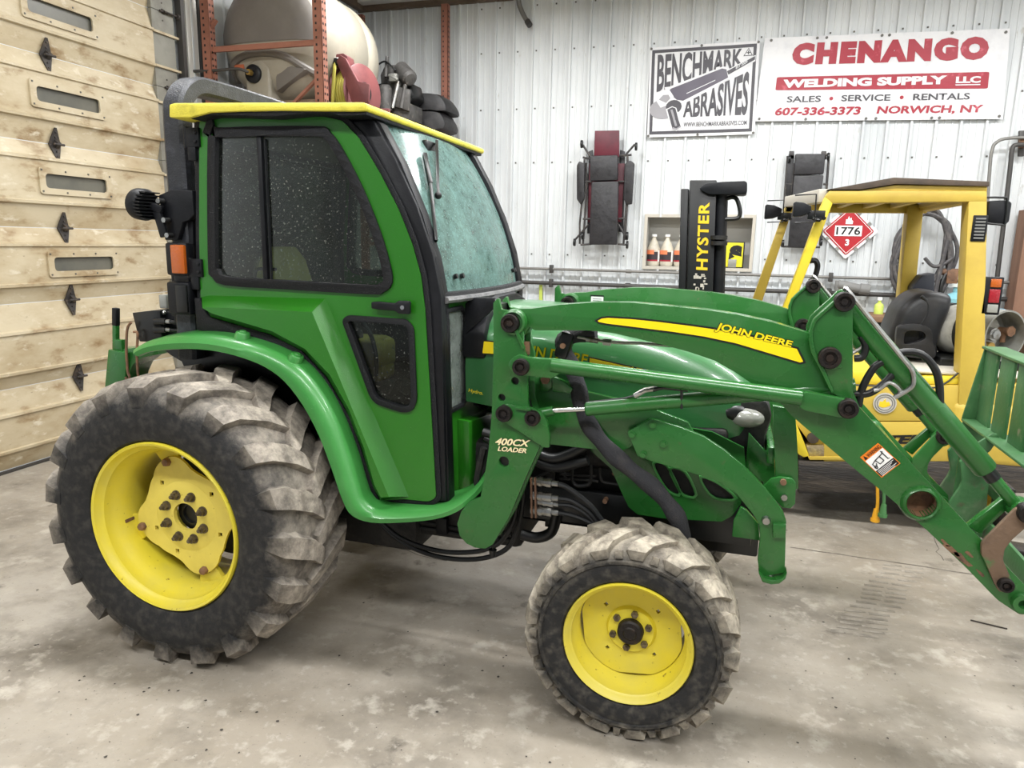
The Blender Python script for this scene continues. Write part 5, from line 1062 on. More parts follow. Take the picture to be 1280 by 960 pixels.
for z in (297, 304):
    p = PY(899, z, YM); b = B(); b.cyl(p + Vector((0, 0, -.012)), p + Vector((0, 0, .012)), .05, n=16); b.out('cylinder_clamp', 'engine_dark', FL)
mat('mast_yellow', (236, 196, 36), .5, var=[((180, 140, 40), 40, .6, .7)])
text('mast_lettering', 'HYSTER', [PY(*p, YM - .002) for p in ((884.5, 338), (887, 253), (873.5, 253), (870, 337))], 'mast_yellow', FL, bold=.03, depth=.002, space=1.12)
b = B(); random.seed(5)
for k in range(16):
    p = PY(868 + random.random() * 15, 342 + random.random() * 20, YM - .001); b.box(p, (.008 + .014 * random.random(), .002, .006 + .016 * random.random()))
b.out('paint_chips', 'niche_trim', FL, smooth=0)
for y in (4.78, 5.30):
    b = B(); b.bb((-.42, y, .05), (-.38, y + .12, .55)); b.bb((-1.42, y, .05), (-.38, y + .12, .09)); b.out('fork_tine', 'pin_steel', FL, bevel=.004)
b = B(); b.bb((-.38, 4.62, .22), (-.345, 5.54, .32)); b.bb((-.38, 4.62, .46), (-.345, 5.54, .56)); b.out('fork_carriage', 'black_satin', FL, bevel=.004)
# body, cowl, counterweight
fpl('side_cover', 'lift_yellow_bright', [(1060, 466), (1068, 464), (1110, 464), (1120, 472), (1200, 472), (1200, 482), (1066, 482)], YN + .02, YFR - .02, .012, ref=YN)
fpl('body_panel', 'lift_yellow', [(1040, 482), (1296, 482), (1296, 527), (1040, 527)], YN + .01, YFR - .01, .006, ref=YN)
fpl('body_panel', 'lift_yellow', [(1030, 528), (1190, 528), (1190, 578), (1030, 578)], YN + .008, YFR - .008, .006, ref=YN)
b = B(); a, c = PY(1190, 500, YN), PY(1300, 590, YN); b.bb((a.x + .002, YN - .01, c.z), (c.x + .12, YFR, a.z)); b.out('counterweight', 'lift_yellow', FL, bevel=.05, seg=3)
b = B(); a = PY(1165, 458, YN + .1); c = PY(1200, 472, YN); b.bb((a.x - .12, YN + .06, c.z), (PY(1296, 472, YN).x, YFR - .06, a.z - .02)); b.out('engine_hood', 'niche_trim', FL, bevel=.02)
fpl('front_cowl', 'lift_yellow_bright', [(945, 506), (966, 502), (990, 516), (1012, 570), (1005, 572), (998, 568), (988, 545), (970, 525), (948, 520)], YN + .01, YN + .28, .006)
fpl('step_riser', 'lift_yellow', [(988, 520), (1040, 520), (1040, 556), (1014, 556), (1006, 545)], YN + .05, YN + .26, .004)
mat('tread_plate', (150, 134, 104), .6, .3, var=[((196, 172, 96), 12, .5, .7)], bump=.6, bs=70)
fpl('step_tread', 'tread_plate', [(1008, 558), (1090, 558), (1090, 571), (1012, 571)], YN + .01, YN + .26, .003)
fpl('step_edge', 'lift_yellow', [(1010, 571), (1090, 571), (1090, 575), (1012, 575)], YN, YN + .26, .002)
p = PY(1016, 547, YN + .05); b = B(); b.cyl(p, p - Vector((0, .02, 0)), .035, n=16); b.out('step_knob', 'roof_rust', FL, bevel=.006)
mat('chassis_black', (40, 37, 36), .6, var=[((84, 76, 68), 7, .45, .7), ((112, 104, 96), 30, .62, .72)], bump=.5, bs=40, stretch=(.4, 1, 3))
fpl('chassis', 'chassis_black', [(998, 577), (1296, 577), (1296, 617), (998, 617)], YN, YFR, .008)
b = B(); a = PY(998, 580, YN); c = PY(1001, 616, YN); b.bb((a.x - .015, YN + .01, c.z), (a.x, YN + .5, a.z)); b.out('mud_cake', 'rusty_steel', FL, bevel=.01)
fpl('floor_plate', 'black_satin', [(985, 505), (1070, 490), (1070, 500), (985, 515)], YN + .1, YFR - .1, .004)
# wheels
tyre_mat('tyre_lift', .24, .30, .10, .30, (126, 116, 104), (98, 90, 80), inner_dust=.5)
def lift_wheel(cx, cy, r, wd):
    b = B(); b.lathe([(r * .55, 0), (r * .62, -.012), (r * .86, -.012), (r * .96, .01), (r, .04), (r, wd - .04), (r * .96, wd - .01), (r * .6, wd)], (cx, cy, r), (0, 1, 0), 44); t = b.out('tyre', 'tyre_lift', FL)
    for k in range(22):
        a = 2 * PI * k / 22; b = B(); b.box((cx + (r + .004) * math.cos(a), cy + wd / 2, r + (r + .004) * math.sin(a)), (.022, wd * .86, .04), Matrix.Rotation(-a, 3, 'Y')); 
        if k == 0: lg = b.out('tread_block', 'tyre_lift', t, bevel=.004)
        else: b.out('tread_block', 'tyre_lift', t, bevel=.004)
    b = B(); b.lathe([(.0001, .03), (r * .3, .03), (r * .35, .05), (r * .5, .05), (r * .56, .0)], (cx, cy, r), (0, 1, 0), 30); b.out('wheel_disc', 'lift_yellow', FL)
cf = PY(938, 588, YN + .06); lift_wheel(cf.x, YN + .06, .30, .2); lift_wheel(cf.x, YFR - .24, .30, .2)
lift_wheel(1.42, YN + .12, .24, .18); lift_wheel(1.42, YFR - .28, .24, .18)
# lettering and round badge
YS = YN + .006
text('side_lettering', 'HYSTER', [PY(*p, YS) for p in ((1058, 556), (1152, 554.5), (1154, 543), (1060, 545))], 'black_print', FL, bold=.05, shear=.25, depth=.003)
c = PY(1106, 504, YS); b = B(); b.cyl(c, c - Vector((0, .004, 0)), .062, n=28); bd = b.out('round_badge', 'niche_trim', FL)
b = B(); b.tube([c + Vector((.052 * math.cos(t), -.005, .052 * math.sin(t))) for t in [2 * PI * k / 24 for k in range(24)]], .003, 6, closed=True); b.tube([c + Vector((.040 * math.cos(t), -.005, .040 * math.sin(t))) for t in [2 * PI * k / 24 for k in range(24)]], .0025, 6, closed=True); b.out('badge_ring', 'grey_trim', bd)
b = B(); b.ext([(c.x - .03, c.z - .02), (c.x - .008, c.z - .026), (c.x + .012, c.z - .02), (c.x + .03, c.z - .01), (c.x + .02, c.z + .012), (c.x + .006, c.z + .006), (c.x, c.z + .028), (c.x - .014, c.z + .008), (c.x - .028, c.z + .01)], (0, c.y - .006, 0), (1, 0, 0), (0, 0, 1), (0, .003, 0)); b.out('badge_emblem', 'mast_yellow', bd)
b = B(); b.tube([PY(*p, YN + .012) for p in ((1066, 481), (1110, 483), (1160, 485), (1180, 480), (1198, 466))], .005, 6, sm=4); b.out('side_cable', 'hose_black', FL)
# seat, controls
mat('seat_vinyl', (28, 28, 31), .45, var=[((50, 48, 48), 7, .5, .72)], bump=.12, bs=30)
YSE = 4.95
def seat_sec(k, y):     # profile of the seat back at lateral station k
    return y
bo = [(1113, 446), (1113, 420), (1120, 400), (1128, 384), (1146, 369), (1166, 364.5), (1188, 369), (1190, 378), (1186, 392), (1176, 415), (1170, 440), (1168, 448)]
O = sm2(Q(YSE, bo), 3, True); b = B()
cxo = sum(p[0] for p in O) / len(O); czo = sum(p[1] for p in O) / len(O)
b.loft([[Vector((cxo + (x - cxo) * f + sh, y, czo + (z - czo) * f)) for x, z in O] for y, f, sh in ((YSE - .02, .72, .01), (YSE, .93, .003), (YSE + .05, 1.0, 0), (YSE + .2, .97, -.005), (YSE + .36, 1.0, 0), (YSE + .42, .93, .003), (YSE + .44, .72, .01))]); b.out('seat_back', 'seat_vinyl', FL, smooth=60)
b = B(); b.tube([PY(*p, YSE - .012) for p in ((1152, 370), (1160, 380), (1158, 394), (1150, 408), (1146, 430))], .010, 8, sm=4); b.out('seat_piping', 'seat_vinyl', FL)
ar = [(1121, 414), (1126, 407), (1140, 405), (1158, 408), (1165, 415), (1166, 428), (1170, 440), (1168, 447), (1158, 449), (1130, 445), (1121, 438)]; hl = [(1130, 424), (1134, 414), (1154, 415), (1156, 424), (1140, 429), (1131, 430)]
b = B(); b.prism(sm2(Q(YSE - .10, ar), 3, True), YSE - .10, YSE - .05, [sm2(Q(YSE - .10, hl), 3, True)]); b.out('seat_armrest', 'seat_vinyl', FL, bevel=.006)
b = B(); b.bb(PY(1085, 448, YSE), PY(1150, 462, YSE) + Vector((0, .42, 0))); b.out('seat_cushion', 'seat_vinyl', FL, bevel=.03, seg=3)
mat('navy_plastic', (34, 38, 50), .5)
b = B(); b.prism(Q(5.5, [(1139, 358), (1150, 344), (1166, 341), (1166, 372), (1160, 392), (1136, 392)]), 5.45, 5.62); b.out('post_cover', 'navy_plastic', FL, bevel=.01)
b = B(); b.tube([PY(*p, YN + .12) for p in ((1012, 326), (1019, 326), (1022, 333), (1018, 347), (1012, 352))], .016, 8, sm=4); b.out('grab_handle', 'black_plastic', FL)
sc = PY(1060, 455, 5.05); b = B(); tl_ = Vector((.55, 0, .8)).normalized(); u, v_ = b.frame(tl_); b.tube([sc + (u * math.cos(2 * PI * k / 24) + v_ * math.sin(2 * PI * k / 24)) * .17 for k in range(24)], .014, 8, closed=True); b.cyl(sc, sc - tl_ * .4, .03, n=12)
for k in range(3): b.bar(sc, sc + (u * math.cos(2 * PI * k / 3) + v_ * math.sin(2 * PI * k / 3)) * .17, .02, .012)
b.out('steering_wheel', 'black_plastic', FL)
b = B(); a, c = PY(1000, 470, 4.75), PY(1040, 560, 4.75); b.bb((a.x, 4.70, c.z), (a.x + .09, 5.45, a.z - .1)); b.out('dash_panel', 'black_satin', FL, bevel=.02)
# ---- gas bottle on the counterweight
mat('gas_white', (196, 194, 186), .5, var=[((150, 146, 138), 6, .45, .7), ((112, 96, 80), 22, .62, .74)], bump=.1, bs=40)
mat('gas_blue', (146, 188, 214), .5, var=[((186, 206, 216), 6, .5, .7)])
mat('gas_rust', (172, 92, 58), .6, var=[((140, 80, 54), 9, .5, .7)])
mat('brass', (186, 152, 84), .35, .8)
pa, pb = PY(1186, 410, 5.12), PY(1257, 420, 4.78); ax = (pb - pa).normalized(); Lg = (pb - pa).length
GB = thing('gas_bottle', pa + Vector((.2, -.15, -.155)), 'grey and pale blue gas bottle lying behind the forklift seat', 'gas bottle')
b = B(); r = .152; b.lathe([(.0001, -.16), (.05, -.155), (.10, -.135), (.135, -.10), (r, -.04), (r, Lg - .20), (r - .02, Lg - .15), (.09, Lg - .12), (.0001, Lg - .11)], pa, ax, 36); b.out('bottle_shell', 'gas_white', GB)
b = B(); b.lathe([(r + .002, Lg - .22), (r + .002, Lg - .20), (r + .002, Lg - .06), (r - .001, Lg - .06)], pa, ax, 36); b.out('blue_band', 'gas_blue', GB)
b = B(); b.lathe([(r - .022, Lg - .17), (r - .002, Lg - .17), (r - .002, Lg), (r - .012, Lg)], pa, ax, 36, closed=True); b.out('collar', 'galv', GB)
b = B(); b.lathe([(r - .02, Lg - .13), (.0001, Lg - .12)], pa, ax, 36); b.out('collar_base', 'galv', GB)
u, v_ = B().frame(ax); base_ = pa + ax * (Lg - .12)
b = B(); q = base_; b.cyl(q, q + ax * .05, .04, n=8); b.cyl(q + ax * .05, q + ax * .065, .028, n=8); b.out('gauge_boss', 'steel', GB)
b = B(); q = base_ + Vector((.0, 0, -.075)); b.cyl(q, q + ax * .04, .026, n=18); b.out('relief_valve', 'brass', GB)
b = B(); q = base_ + u * .085 + Vector((0, 0, .02)); q2 = base_ - u * .085 + Vector((0, 0, .02)); qq = q if q.x > q2.x else q2
b.cyl(qq, qq + ax * .07, .02, n=10); b.cyl(qq + ax * .07, qq + ax * .08, .032, n=7); b.cyl(qq + ax * .03, qq + ax * .03 + Vector((0, 0, -.07)), .015, n=10); b.out('outlet_valve', 'rusty_steel', GB)
for t in (.02, .20):
    q = pa + ax * t; b = B(); b.lathe([(r + .003, -.02), (r + .008, -.02), (r + .008, .02), (r + .003, .02)], q, ax, 32, closed=True); b.out('strap', 'engine_dark', GB)
b = B(); q = pa + ax * .2; b.box(q + Vector((0, 0, -.175)), (.42, .30, .05)); b.out('cradle', 'black_satin', GB, bevel=.006)
# ---- two extension leads trailing under the forklift
mat('lead_yellow', (232, 170, 40), .45); mat('lead_green', (70, 120, 70), .5)
for nm, m_, pts, lab in (('extension_lead', 'lead_yellow', ((1097, 600), (1097, 630), (1095, 640)), 'yellow extension lead with plug hanging under the forklift'), ('extension_lead', 'lead_green', ((1105, 605), (1105, 625), (1104.5, 634)), 'green extension lead with socket hanging under the forklift')):
    yl = YN - (.04 if 'yellow' in lab else .075); t = thing(nm, PY(pts[-1][0], pts[-1][1] + 8, yl), lab, 'extension lead')
    P_ = [PY(*p, yl) for p in pts]; b = B(); b.tube([P_[0] + Vector((.0, .0, .1)), P_[0]] + P_[1:], .009, 8, sm=4); b.out('cable', m_, t)
    e = P_[-1]; b = B(); b.cyl(e + Vector((0, 0, .02)), e - Vector((0, 0, .04)), .014, .02, 10); b.cyl(e - Vector((0, 0, .04)), e - Vector((0, 0, .058)), .026, n=10); b.out('plug', m_, t)
# ================================================================== THINGS ON THE BACK WALL
YW = YB - .040
mat('banner_white', (222, 222, 224), .5, var=[((204, 204, 208), 5, .5, .75)], bump=.25, bs=7)
mat('banner_red', (158, 24, 46), .45, var=[((200, 90, 106), 9, .60, .75)])
mat('banner_grey', (66, 64, 70), .45); mat('banner_purple', (82, 76, 90), .4); mat('banner_mid', (150, 148, 152), .45)
def banner(name, c4, lab, amp):
    tl_, tr, br, bl = [PY(*p, YW) for p in c4]; t = thing(name, (bl + br) / 2, lab, 'banner'); nx, nz = 26, 10; b = B(); G = []
    def at(u, v, k=0.0):     # u left..right, v bottom..top
        p = bl * (1 - u) * (1 - v) + br * u * (1 - v) + tr * u * v + tl_ * (1 - u) * v
        return p + Vector((0, -.012 - amp * (.5 + .5 * math.sin(u * 17 + v * 5)) - amp * .6 * math.sin(u * 7 - v * 9 + 1) * 1.0 - k, 0))
    F = [[b.v(at(i / nx, j / nz)) for i in range(nx + 1)] for j in range(nz + 1)]; K = [[b.v(at(i / nx, j / nz, -.003)) for i in range(nx + 1)] for j in range(nz + 1)]
    for j in range(nz):
        for i in range(nx): b.face((F[j][i], F[j][i + 1], F[j + 1][i + 1], F[j + 1][i])); b.face((K[j][i], K[j + 1][i], K[j + 1][i + 1], K[j][i + 1]))
    for i in range(nx): b.face((F[0][i], K[0][i], K[0][i + 1], F[0][i + 1])); b.face((F[nz][i], F[nz][i + 1], K[nz][i + 1], K[nz][i]))
    for j in range(nz): b.face((F[j][0], F[j + 1][0], K[j + 1][0], K[j][0])); b.face((F[j][nx], K[j][nx], K[j + 1][nx], F[j + 1][nx]))
    b.out('sheet', 'banner_white', t, smooth=70)
    return t, at
def shape(t, at, pts, m, k, name='print', sub=6):
    """flat printed shape laid on the banner; fan-subdivided so that it follows the folds"""
    P = []
    n = len(pts)
    for i in range(n):
        a, c = pts[i], pts[(i + 1) % n]; L_ = max(1, int(math.hypot((c[0] - a[0]) * 12, (c[1] - a[1]) * 4)))
        for j in range(L_): P.append((a[0] + (c[0] - a[0]) * j / L_, a[1] + (c[1] - a[1]) * j / L_))
    from mathutils.geometry import delaunay_2d_cdt as cdt
    us = [p[0] for p in P]; vs = [p[1] for p in P]; V = [Vector(p) for p in P]; E_ = [(i, (i + 1) % len(P)) for i in range(len(P))]
    g = [Vector((u_ / 40, v_ / 16)) for u_ in range(41) for v_ in range(17) if min(us) < u_ / 40 < max(us) and min(vs) < v_ / 16 < max(vs)]
    r = cdt(V + g, E_, [list(range(len(P)))], 1, 1e-6)
    b = B(); vv = [b.v(at(p.x, p.y, k)) for p in r[0]]
    for f in r[2]: b.face([vv[i] for i in f])
    return b.out(name, m, t, smooth=0)
def lettering(t, at, body, u0, v0, u1, v1, m, k=.004, bold=.02, shear=0, name='lettering', ramp=(0, 0), space=1.0, topramp=None):
    o = text(name, body, [(0, 0, 0), (1, 0, 0), (1, 0, 1), (0, 0, 1)], m, t, bold=bold, shear=shear, depth=0, space=space)
    c = WLOC[o]; me = o.data; bm = bmesh.new(); bm.from_mesh(me); bmesh.ops.triangulate(bm, faces=bm.faces); bmesh.ops.subdivide_edges(bm, edges=[e for e in bm.edges if e.calc_length() > .06], cuts=1); bmesh.ops.triangulate(bm, faces=bm.faces); bm.to_mesh(me); bm.free()
    tr_ = topramp or ramp
    for v in me.vertices:
        q = v.co + c; w_ = q.z; u = u0 + (u1 - u0) * q.x; lo = v0 + ramp[0] + (ramp[1] - ramp[0]) * q.x; hi = v1 + tr_[0] + (tr_[1] - tr_[0]) * q.x
        v.co = at(u, lo + (hi - lo) * w_, k)
    ctr = at((u0 + u1) / 2, (v0 + v1) / 2); 
    for v in me.vertices: v.co = v.co - ctr
    WLOC[o] = ctr; o.location = ctr - WLOC[t]; return o
def grommets(t, at, uv):
    for u, v in uv:
        p = at(u, v, .002); b = B(); b.cyl(p, p - Vector((0, .006, 0)), .014, n=10); b.out('grommet', 'rivet', t)
BA, aB = banner('advertising_banner', ((813, 60), (950, 51), (943, 168), (809, 172)), 'white banner with grey angle grinder and border, beside the red lettered one', .004)
def frame_ring(t, at, u0, v0, u1, v1, w_, h_, m, k):
    for p in ([(u0, v0), (u1, v0), (u1, v0 + h_), (u0, v0 + h_)], [(u0, v1 - h_), (u1, v1 - h_), (u1, v1), (u0, v1)], [(u0, v0 + h_), (u0 + w_, v0 + h_), (u0 + w_, v1 - h_), (u0, v1 - h_)], [(u1 - w_, v0 + h_), (u1, v0 + h_), (u1, v1 - h_), (u1 - w_, v1 - h_)]): shape(t, at, p, m, k, 'border')
frame_ring(BA, aB, .02, .03, .975, .97, .028, .035, 'banner_grey', .003)
lettering(BA, aB, 'BENCHMARK', .075, .50, .855, .92, 'banner_grey', bold=.03, ramp=(0, .25), topramp=(0, .01))
lettering(BA, aB, 'ABRASIVES', .335, .21, .925, .42, 'banner_grey', bold=.03, ramp=(0, .0), topramp=(-.02, .27))
lettering(BA, aB, 'WWW.BENCHMARKABRASIVES.COM', .345, .105, .925, .155, 'banner_grey', bold=.012)
def gp(pts, m, k): return shape(BA, aB, pts, m, k, 'grinder_print')
gp([(.15, .555), (.20, .56), (.68, .748), (.725, .74), (.735, .715), (.97, .85), (.97, .785), (.755, .64), (.74, .60), (.36, .375), (.27, .37), (.18, .44)], 'banner_white', .0045)
gp([(.19, .51), (.21, .535), (.675, .727), (.715, .715), (.735, .625), (.33, .395), (.27, .41), (.22, .46)], 'banner_purple', .006)
gp([(.722, .695), (.965, .838), (.965, .80), (.735, .655)], 'banner_grey', .006)
lettering(BA, aB, 'EST 2009', .80, .710, .90, .738, 'banner_white', k=.0075, bold=.02, ramp=(0, .06))
gp([(.36, .47), (.62, .60), (.62, .608), (.36, .478)], 'banner_white', .0075)
gp([(.14 + .125 * math.cos(t), .31 + .11 * math.sin(t)) for t in [2 * PI * k / 20 for k in range(20)]], 'banner_mid', .0052)
gp([(.08, .40), (.13, .50), (.20, .52), (.24, .45), (.20, .36), (.12, .33)], 'banner_white', .0062)
gp([(.10, .42), (.14, .47), (.19, .47), (.21, .43), (.17, .38)], 'banner_mid', .0068)
gp([(.245 + .075 * math.cos(t), .335 + .075 * math.sin(t)) for t in [2 * PI * k / 16 for k in range(16)]], 'banner_grey', .0075)
gp([(.17, .31), (.23, .34), (.27, .32), (.33, .10), (.28, .06), (.23, .085)], 'banner_white', .0082)
gp([(.185, .305), (.23, .33), (.262, .315), (.32, .105), (.28, .072), (.24, .09)], 'banner_grey', .009)
gp([(.215, .30), (.235, .305), (.285, .12), (.265, .115)], 'banner_mid', .0098)
gp([(.24, .085), (.28, .07), (.318, .10), (.312, .115), (.278, .09), (.245, .105)], 'banner_mid', .0098)
gp([(.86, .845), (.945, .845), (.905, .93)], 'banner_grey', .004); gp([(.872, .853), (.933, .853), (.905, .917)], 'banner_white', .005)
gp([(.90, .86), (.91, .86), (.91, .90), (.90, .90)], 'banner_grey', .006); gp([(.888, .874), (.922, .874), (.922, .884), (.888, .884)], 'banner_grey', .006)
grommets(BA, aB, [(.012, .985), (.48, .985), (.988, .985), (.012, .015), (.48, .015), (.988, .015)])
BC, aC = banner('advertising_banner', ((956, 48), (1262, 36), (1253, 149), (943, 152)), 'wide white banner with red lettering, beside the grinder banner', .006)
lettering(BC, aC, 'CHENANGO', .13, .665, .925, .925, 'banner_red', bold=.085, space=1.25)
shape(BC, aC, rnd([(.075, .375), (.935, .345), (.935, .53), (.075, .53)], .012, 3), 'banner_red', .003, 'red_bar')
lettering(BC, aC, 'WELDING SUPPLY', .105, .40, .775, .50, 'banner_white', k=.006, bold=.055)
lettering(BC, aC, 'LLC', .81, .41, .905, .485, 'banner_white', k=.006, bold=.05)
shape(BC, aC, [(.81, .385), (.905, .385), (.905, .397), (.81, .397)], 'banner_white', .006, 'underline')
for w_, u0, u1 in (('SALES', .13, .275), ('SERVICE', .36, .56), ('RENTALS', .65, .87)): lettering(BC, aC, w_, u0, .225, u1, .30, 'banner_grey', bold=.02)
for u in (.318, .605): shape(BC, aC, [(u + .008 * math.cos(t), .262 + .022 * math.sin(t)) for t in [2 * PI * k / 10 for k in range(10)]], 'banner_red', .004, 'bullet')
lettering(BC, aC, '607-336-3373', .085, .065, .445, .165, 'banner_red', bold=.035, shear=.1)
lettering(BC, aC, 'NORWICH, NY', .51, .06, .925, .165, 'banner_red', bold=.035, shear=.1)
grommets(BC, aC, [(.03, .97), (.23, .975), (.27, .975), (.5, .975), (.53, .975), (.78, .975), (.985, .96), (.02, .03), (.22, .02), (.47, .02), (.51, .02), (.73, .02), (.76, .02), (.985, .03)])
# ---- hazard placard in its holder
PCx = PY(1060, 289, YW); hp = .30
PL = thing('hazard_placard', PCx + Vector((0, 0, -hp)), 'red diamond hazard placard reading 1776 in a white holder', 'placard')
mat('placard_red', (170, 30, 40), .4)
def dia(h, y, m, name, th=.006, holes=()):
    b = B(); pts = [(PCx.x, PCx.z - h), (PCx.x + h, PCx.z), (PCx.x, PCx.z + h), (PCx.x - h, PCx.z)]; b.prism(rnd(pts, .02, 2), y - th, y, holes); return b.out(name, m, PL, smooth=0)
dia(hp, YW, 'banner_white', 'holder', .01); dia(hp * .86, YW - .012, 'placard_red', 'placard_face', .004)
b = B(); h1_, h2_ = hp * .80, hp * .775; b.prism([(PCx.x, PCx.z - h1_), (PCx.x + h1_, PCx.z), (PCx.x, PCx.z + h1_), (PCx.x - h1_, PCx.z)], YW - .018, YW - .015, [[(PCx.x, PCx.z - h2_), (PCx.x + h2_, PCx.z), (PCx.x, PCx.z + h2_), (PCx.x - h2_, PCx.z)]]); b.out('white_line', 'white_print', PL, smooth=0)
b = B(); b.bb((PCx.x - .135, YW - .021, PCx.z - .052), (PCx.x + .135, YW - .015, PCx.z + .058)); b.out('number_panel', 'white_print', PL, smooth=0)
def ptext(s_, x0, z0, x1, z1, m, bold=.03): text('lettering', s_, [Vector((PCx.x + x0, YW - .022, PCx.z + z0)), Vector((PCx.x + x1, YW - .022, PCx.z + z0)), Vector((PCx.x + x1, YW - .022, PCx.z + z1)), Vector((PCx.x + x0, YW - .022, PCx.z + z1))], m, PL, bold=bold, depth=.001)
ptext('1776', -.12, -.04, .12, .045, 'black_print', .02); ptext('3', -.02, -.155, .02, -.085, 'white_print', .04)
b = B(); fx, fz = PCx.x, PCx.z + .075; b.ext([(fx - .035, fz), (fx + .035, fz), (fx + .038, fz + .03), (fx + .022, fz + .045), (fx + .018, fz + .07), (fx + .004, fz + .055), (fx - .008, fz + .085), (fx - .018, fz + .05), (fx - .034, fz + .05)], (0, YW - .022, 0), (1, 0, 0), (0, 0, 1), (0, .006, 0)); b.out('flame_symbol', 'white_print', PL, smooth=0)
for s1, s2 in ((1, 1), (1, -1), (-1, 1), (-1, -1)):
    for f in (.33, .72):
        p = Vector((PCx.x + s1 * hp * .93 * f, YW - .016, PCx.z + s2 * hp * .93 * (1 - f))); b = B(); b.box(p, (.035, .012, .035), Matrix.Rotation(PI / 4, 3, 'Y')); b.out('holder_clip', 'galv', PL)
# ---- mechanics' creepers hanging on the wall
mat('vinyl_black', (42, 41, 44), .5, var=[((24, 24, 26), 14, .5, .66)], bump=.5, bs=16)
mat('board_red', (96, 26, 42), .5, var=[((76, 22, 36), 6, .4, .7)])
mat('frame_black', (62, 60, 60), .5, .3, var=[((90, 84, 78), 16, .5, .7)])
def wq(px_, py_, d=0): return PY(px_, py_, YW - d) if d == 0 else Vector((PY(px_, py_, YW).x, YW - d, PY(px_, py_, YW).z))
CR = thing('creeper', wq(740, 308, .06), 'folded creeper with cracked black pads and red headboard on the wall', 'creeper')
def wbox(t, name, m, pts, d0, d1, bev=.006):
    b = B(); b.ext([(wq(*p).x, wq(*p).z) for p in pts], (0, YW - d1, 0), (1, 0, 0), (0, 0, 1), (0, d1 - d0, 0)); return b.out(name, m, t, bevel=bev)
def wtube(t, name, m, pts, d, r):
    b = B(); b.tube([wq(p[0], p[1], d) for p in pts], r, 8); return b.out(name, m, t)
wbox(CR, 'headboard', 'board_red', [(746, 165.5), (776, 165), (776, 198), (745, 198)], .10, .13)
wbox(CR, 'red_board', 'board_red', [(738, 205), (782, 205), (778, 278), (736, 278)], .05, .075)
wbox(CR, 'pad', 'vinyl_black', [(741, 197), (775, 196), (775, 227), (741, 228)], .13, .19, .015)
wbox(CR, 'pad', 'vinyl_black', [(743, 229), (776, 228), (774, 306), (740, 306)], .13, .19, .015)
wbox(CR, 'arm_pad', 'vinyl_black', [(724, 208), (727, 203), (734, 206), (733, 250), (729, 257), (724, 250)], .10, .15, .012)
wbox(CR, 'arm_pad', 'vinyl_black', [(783, 206), (790, 202), (795, 206), (792, 256), (785, 257), (782, 250)], .10, .15, .012)
wbox(CR, 'back_board', 'vinyl_black', [(737, 190), (742, 188), (742, 292), (735, 292)], .03, .06, .004); wbox(CR, 'back_board', 'vinyl_black', [(776, 188), (782, 190), (780, 290), (774, 290)], .03, .06, .004)
for pts in ([(733, 200), (731, 240), (727, 280), (727, 305)], [(735, 205), (735, 250), (732, 290), (731, 305)], [(786, 196), (787, 225), (785, 255), (782, 290), (781, 306)], [(790, 205), (786, 250), (783, 300)], [(728, 306), (741, 305)], [(774, 305), (784, 306)], [(733, 228), (742, 228)], [(775, 228), (789, 228)], [(741, 200), (731, 198)], [(775, 196), (791, 195)], [(740, 197), (731, 183)], [(782, 197), (795, 182)], [(738, 281), (721, 300)], [(775, 281), (786, 300)], [(731, 274), (741, 274)], [(775, 274), (785, 273)]): wtube(CR, 'frame_tube', 'frame_black', pts, .11, .012)
for px_, py_ in ((730, 182), (797, 185), (721, 303), (786, 306), (731, 295), (786, 295)):
    p = wq(px_, py_, .13); b = B(); b.cyl(p - Vector((.012, 0, 0)), p + Vector((.012, 0, 0)), .045, n=16); b.out('caster', 'black_satin', CR, bevel=.004)
CR2 = thing('creeper', wq(1005, 310, .06), 'black creeper hung upright behind the forklift guard', 'creeper')
wbox(CR2, 'pad', 'vinyl_black', [(993, 194), (1030, 194), (1028, 219), (991, 220)], .08, .14, .015); wbox(CR2, 'pad', 'vinyl_black', [(991, 221), (1028, 220), (1016, 309), (984, 309)], .08, .14, .015)
wbox(CR2, 'side_board', 'vinyl_black', [(984, 196), (992, 194), (990, 246), (982, 246)], .06, .09, .004)
for pts in ([(984, 196), (980, 250), (976, 308)], [(1035, 195), (1032, 240), (1024, 306)], [(992, 205), (988, 246)], [(976, 308), (1024, 309)], [(982, 231), (992, 231)], [(1028, 231), (1034, 231)], [(986, 193), (992, 196)], [(1030, 196), (1035, 193)]): wtube(CR2, 'frame_tube', 'frame_black', pts, .08, .012)
for px_ in (989, 1029): wbox(CR2, 'hanger', 'frame_black', [(px_ - 3, 190), (px_ + 3, 190), (px_ + 3, 200), (px_ - 3, 200)], .02, .09, .004)
for px_, py_ in ((986, 200), (1034, 197), (978, 304), (1025, 303)):
    p = wq(px_, py_, .10); b = B(); b.cyl(p - Vector((.012, 0, 0)), p + Vector((.012, 0, 0)), .04, n=14); b.out('caster', 'black_satin', CR2, bevel=.004)
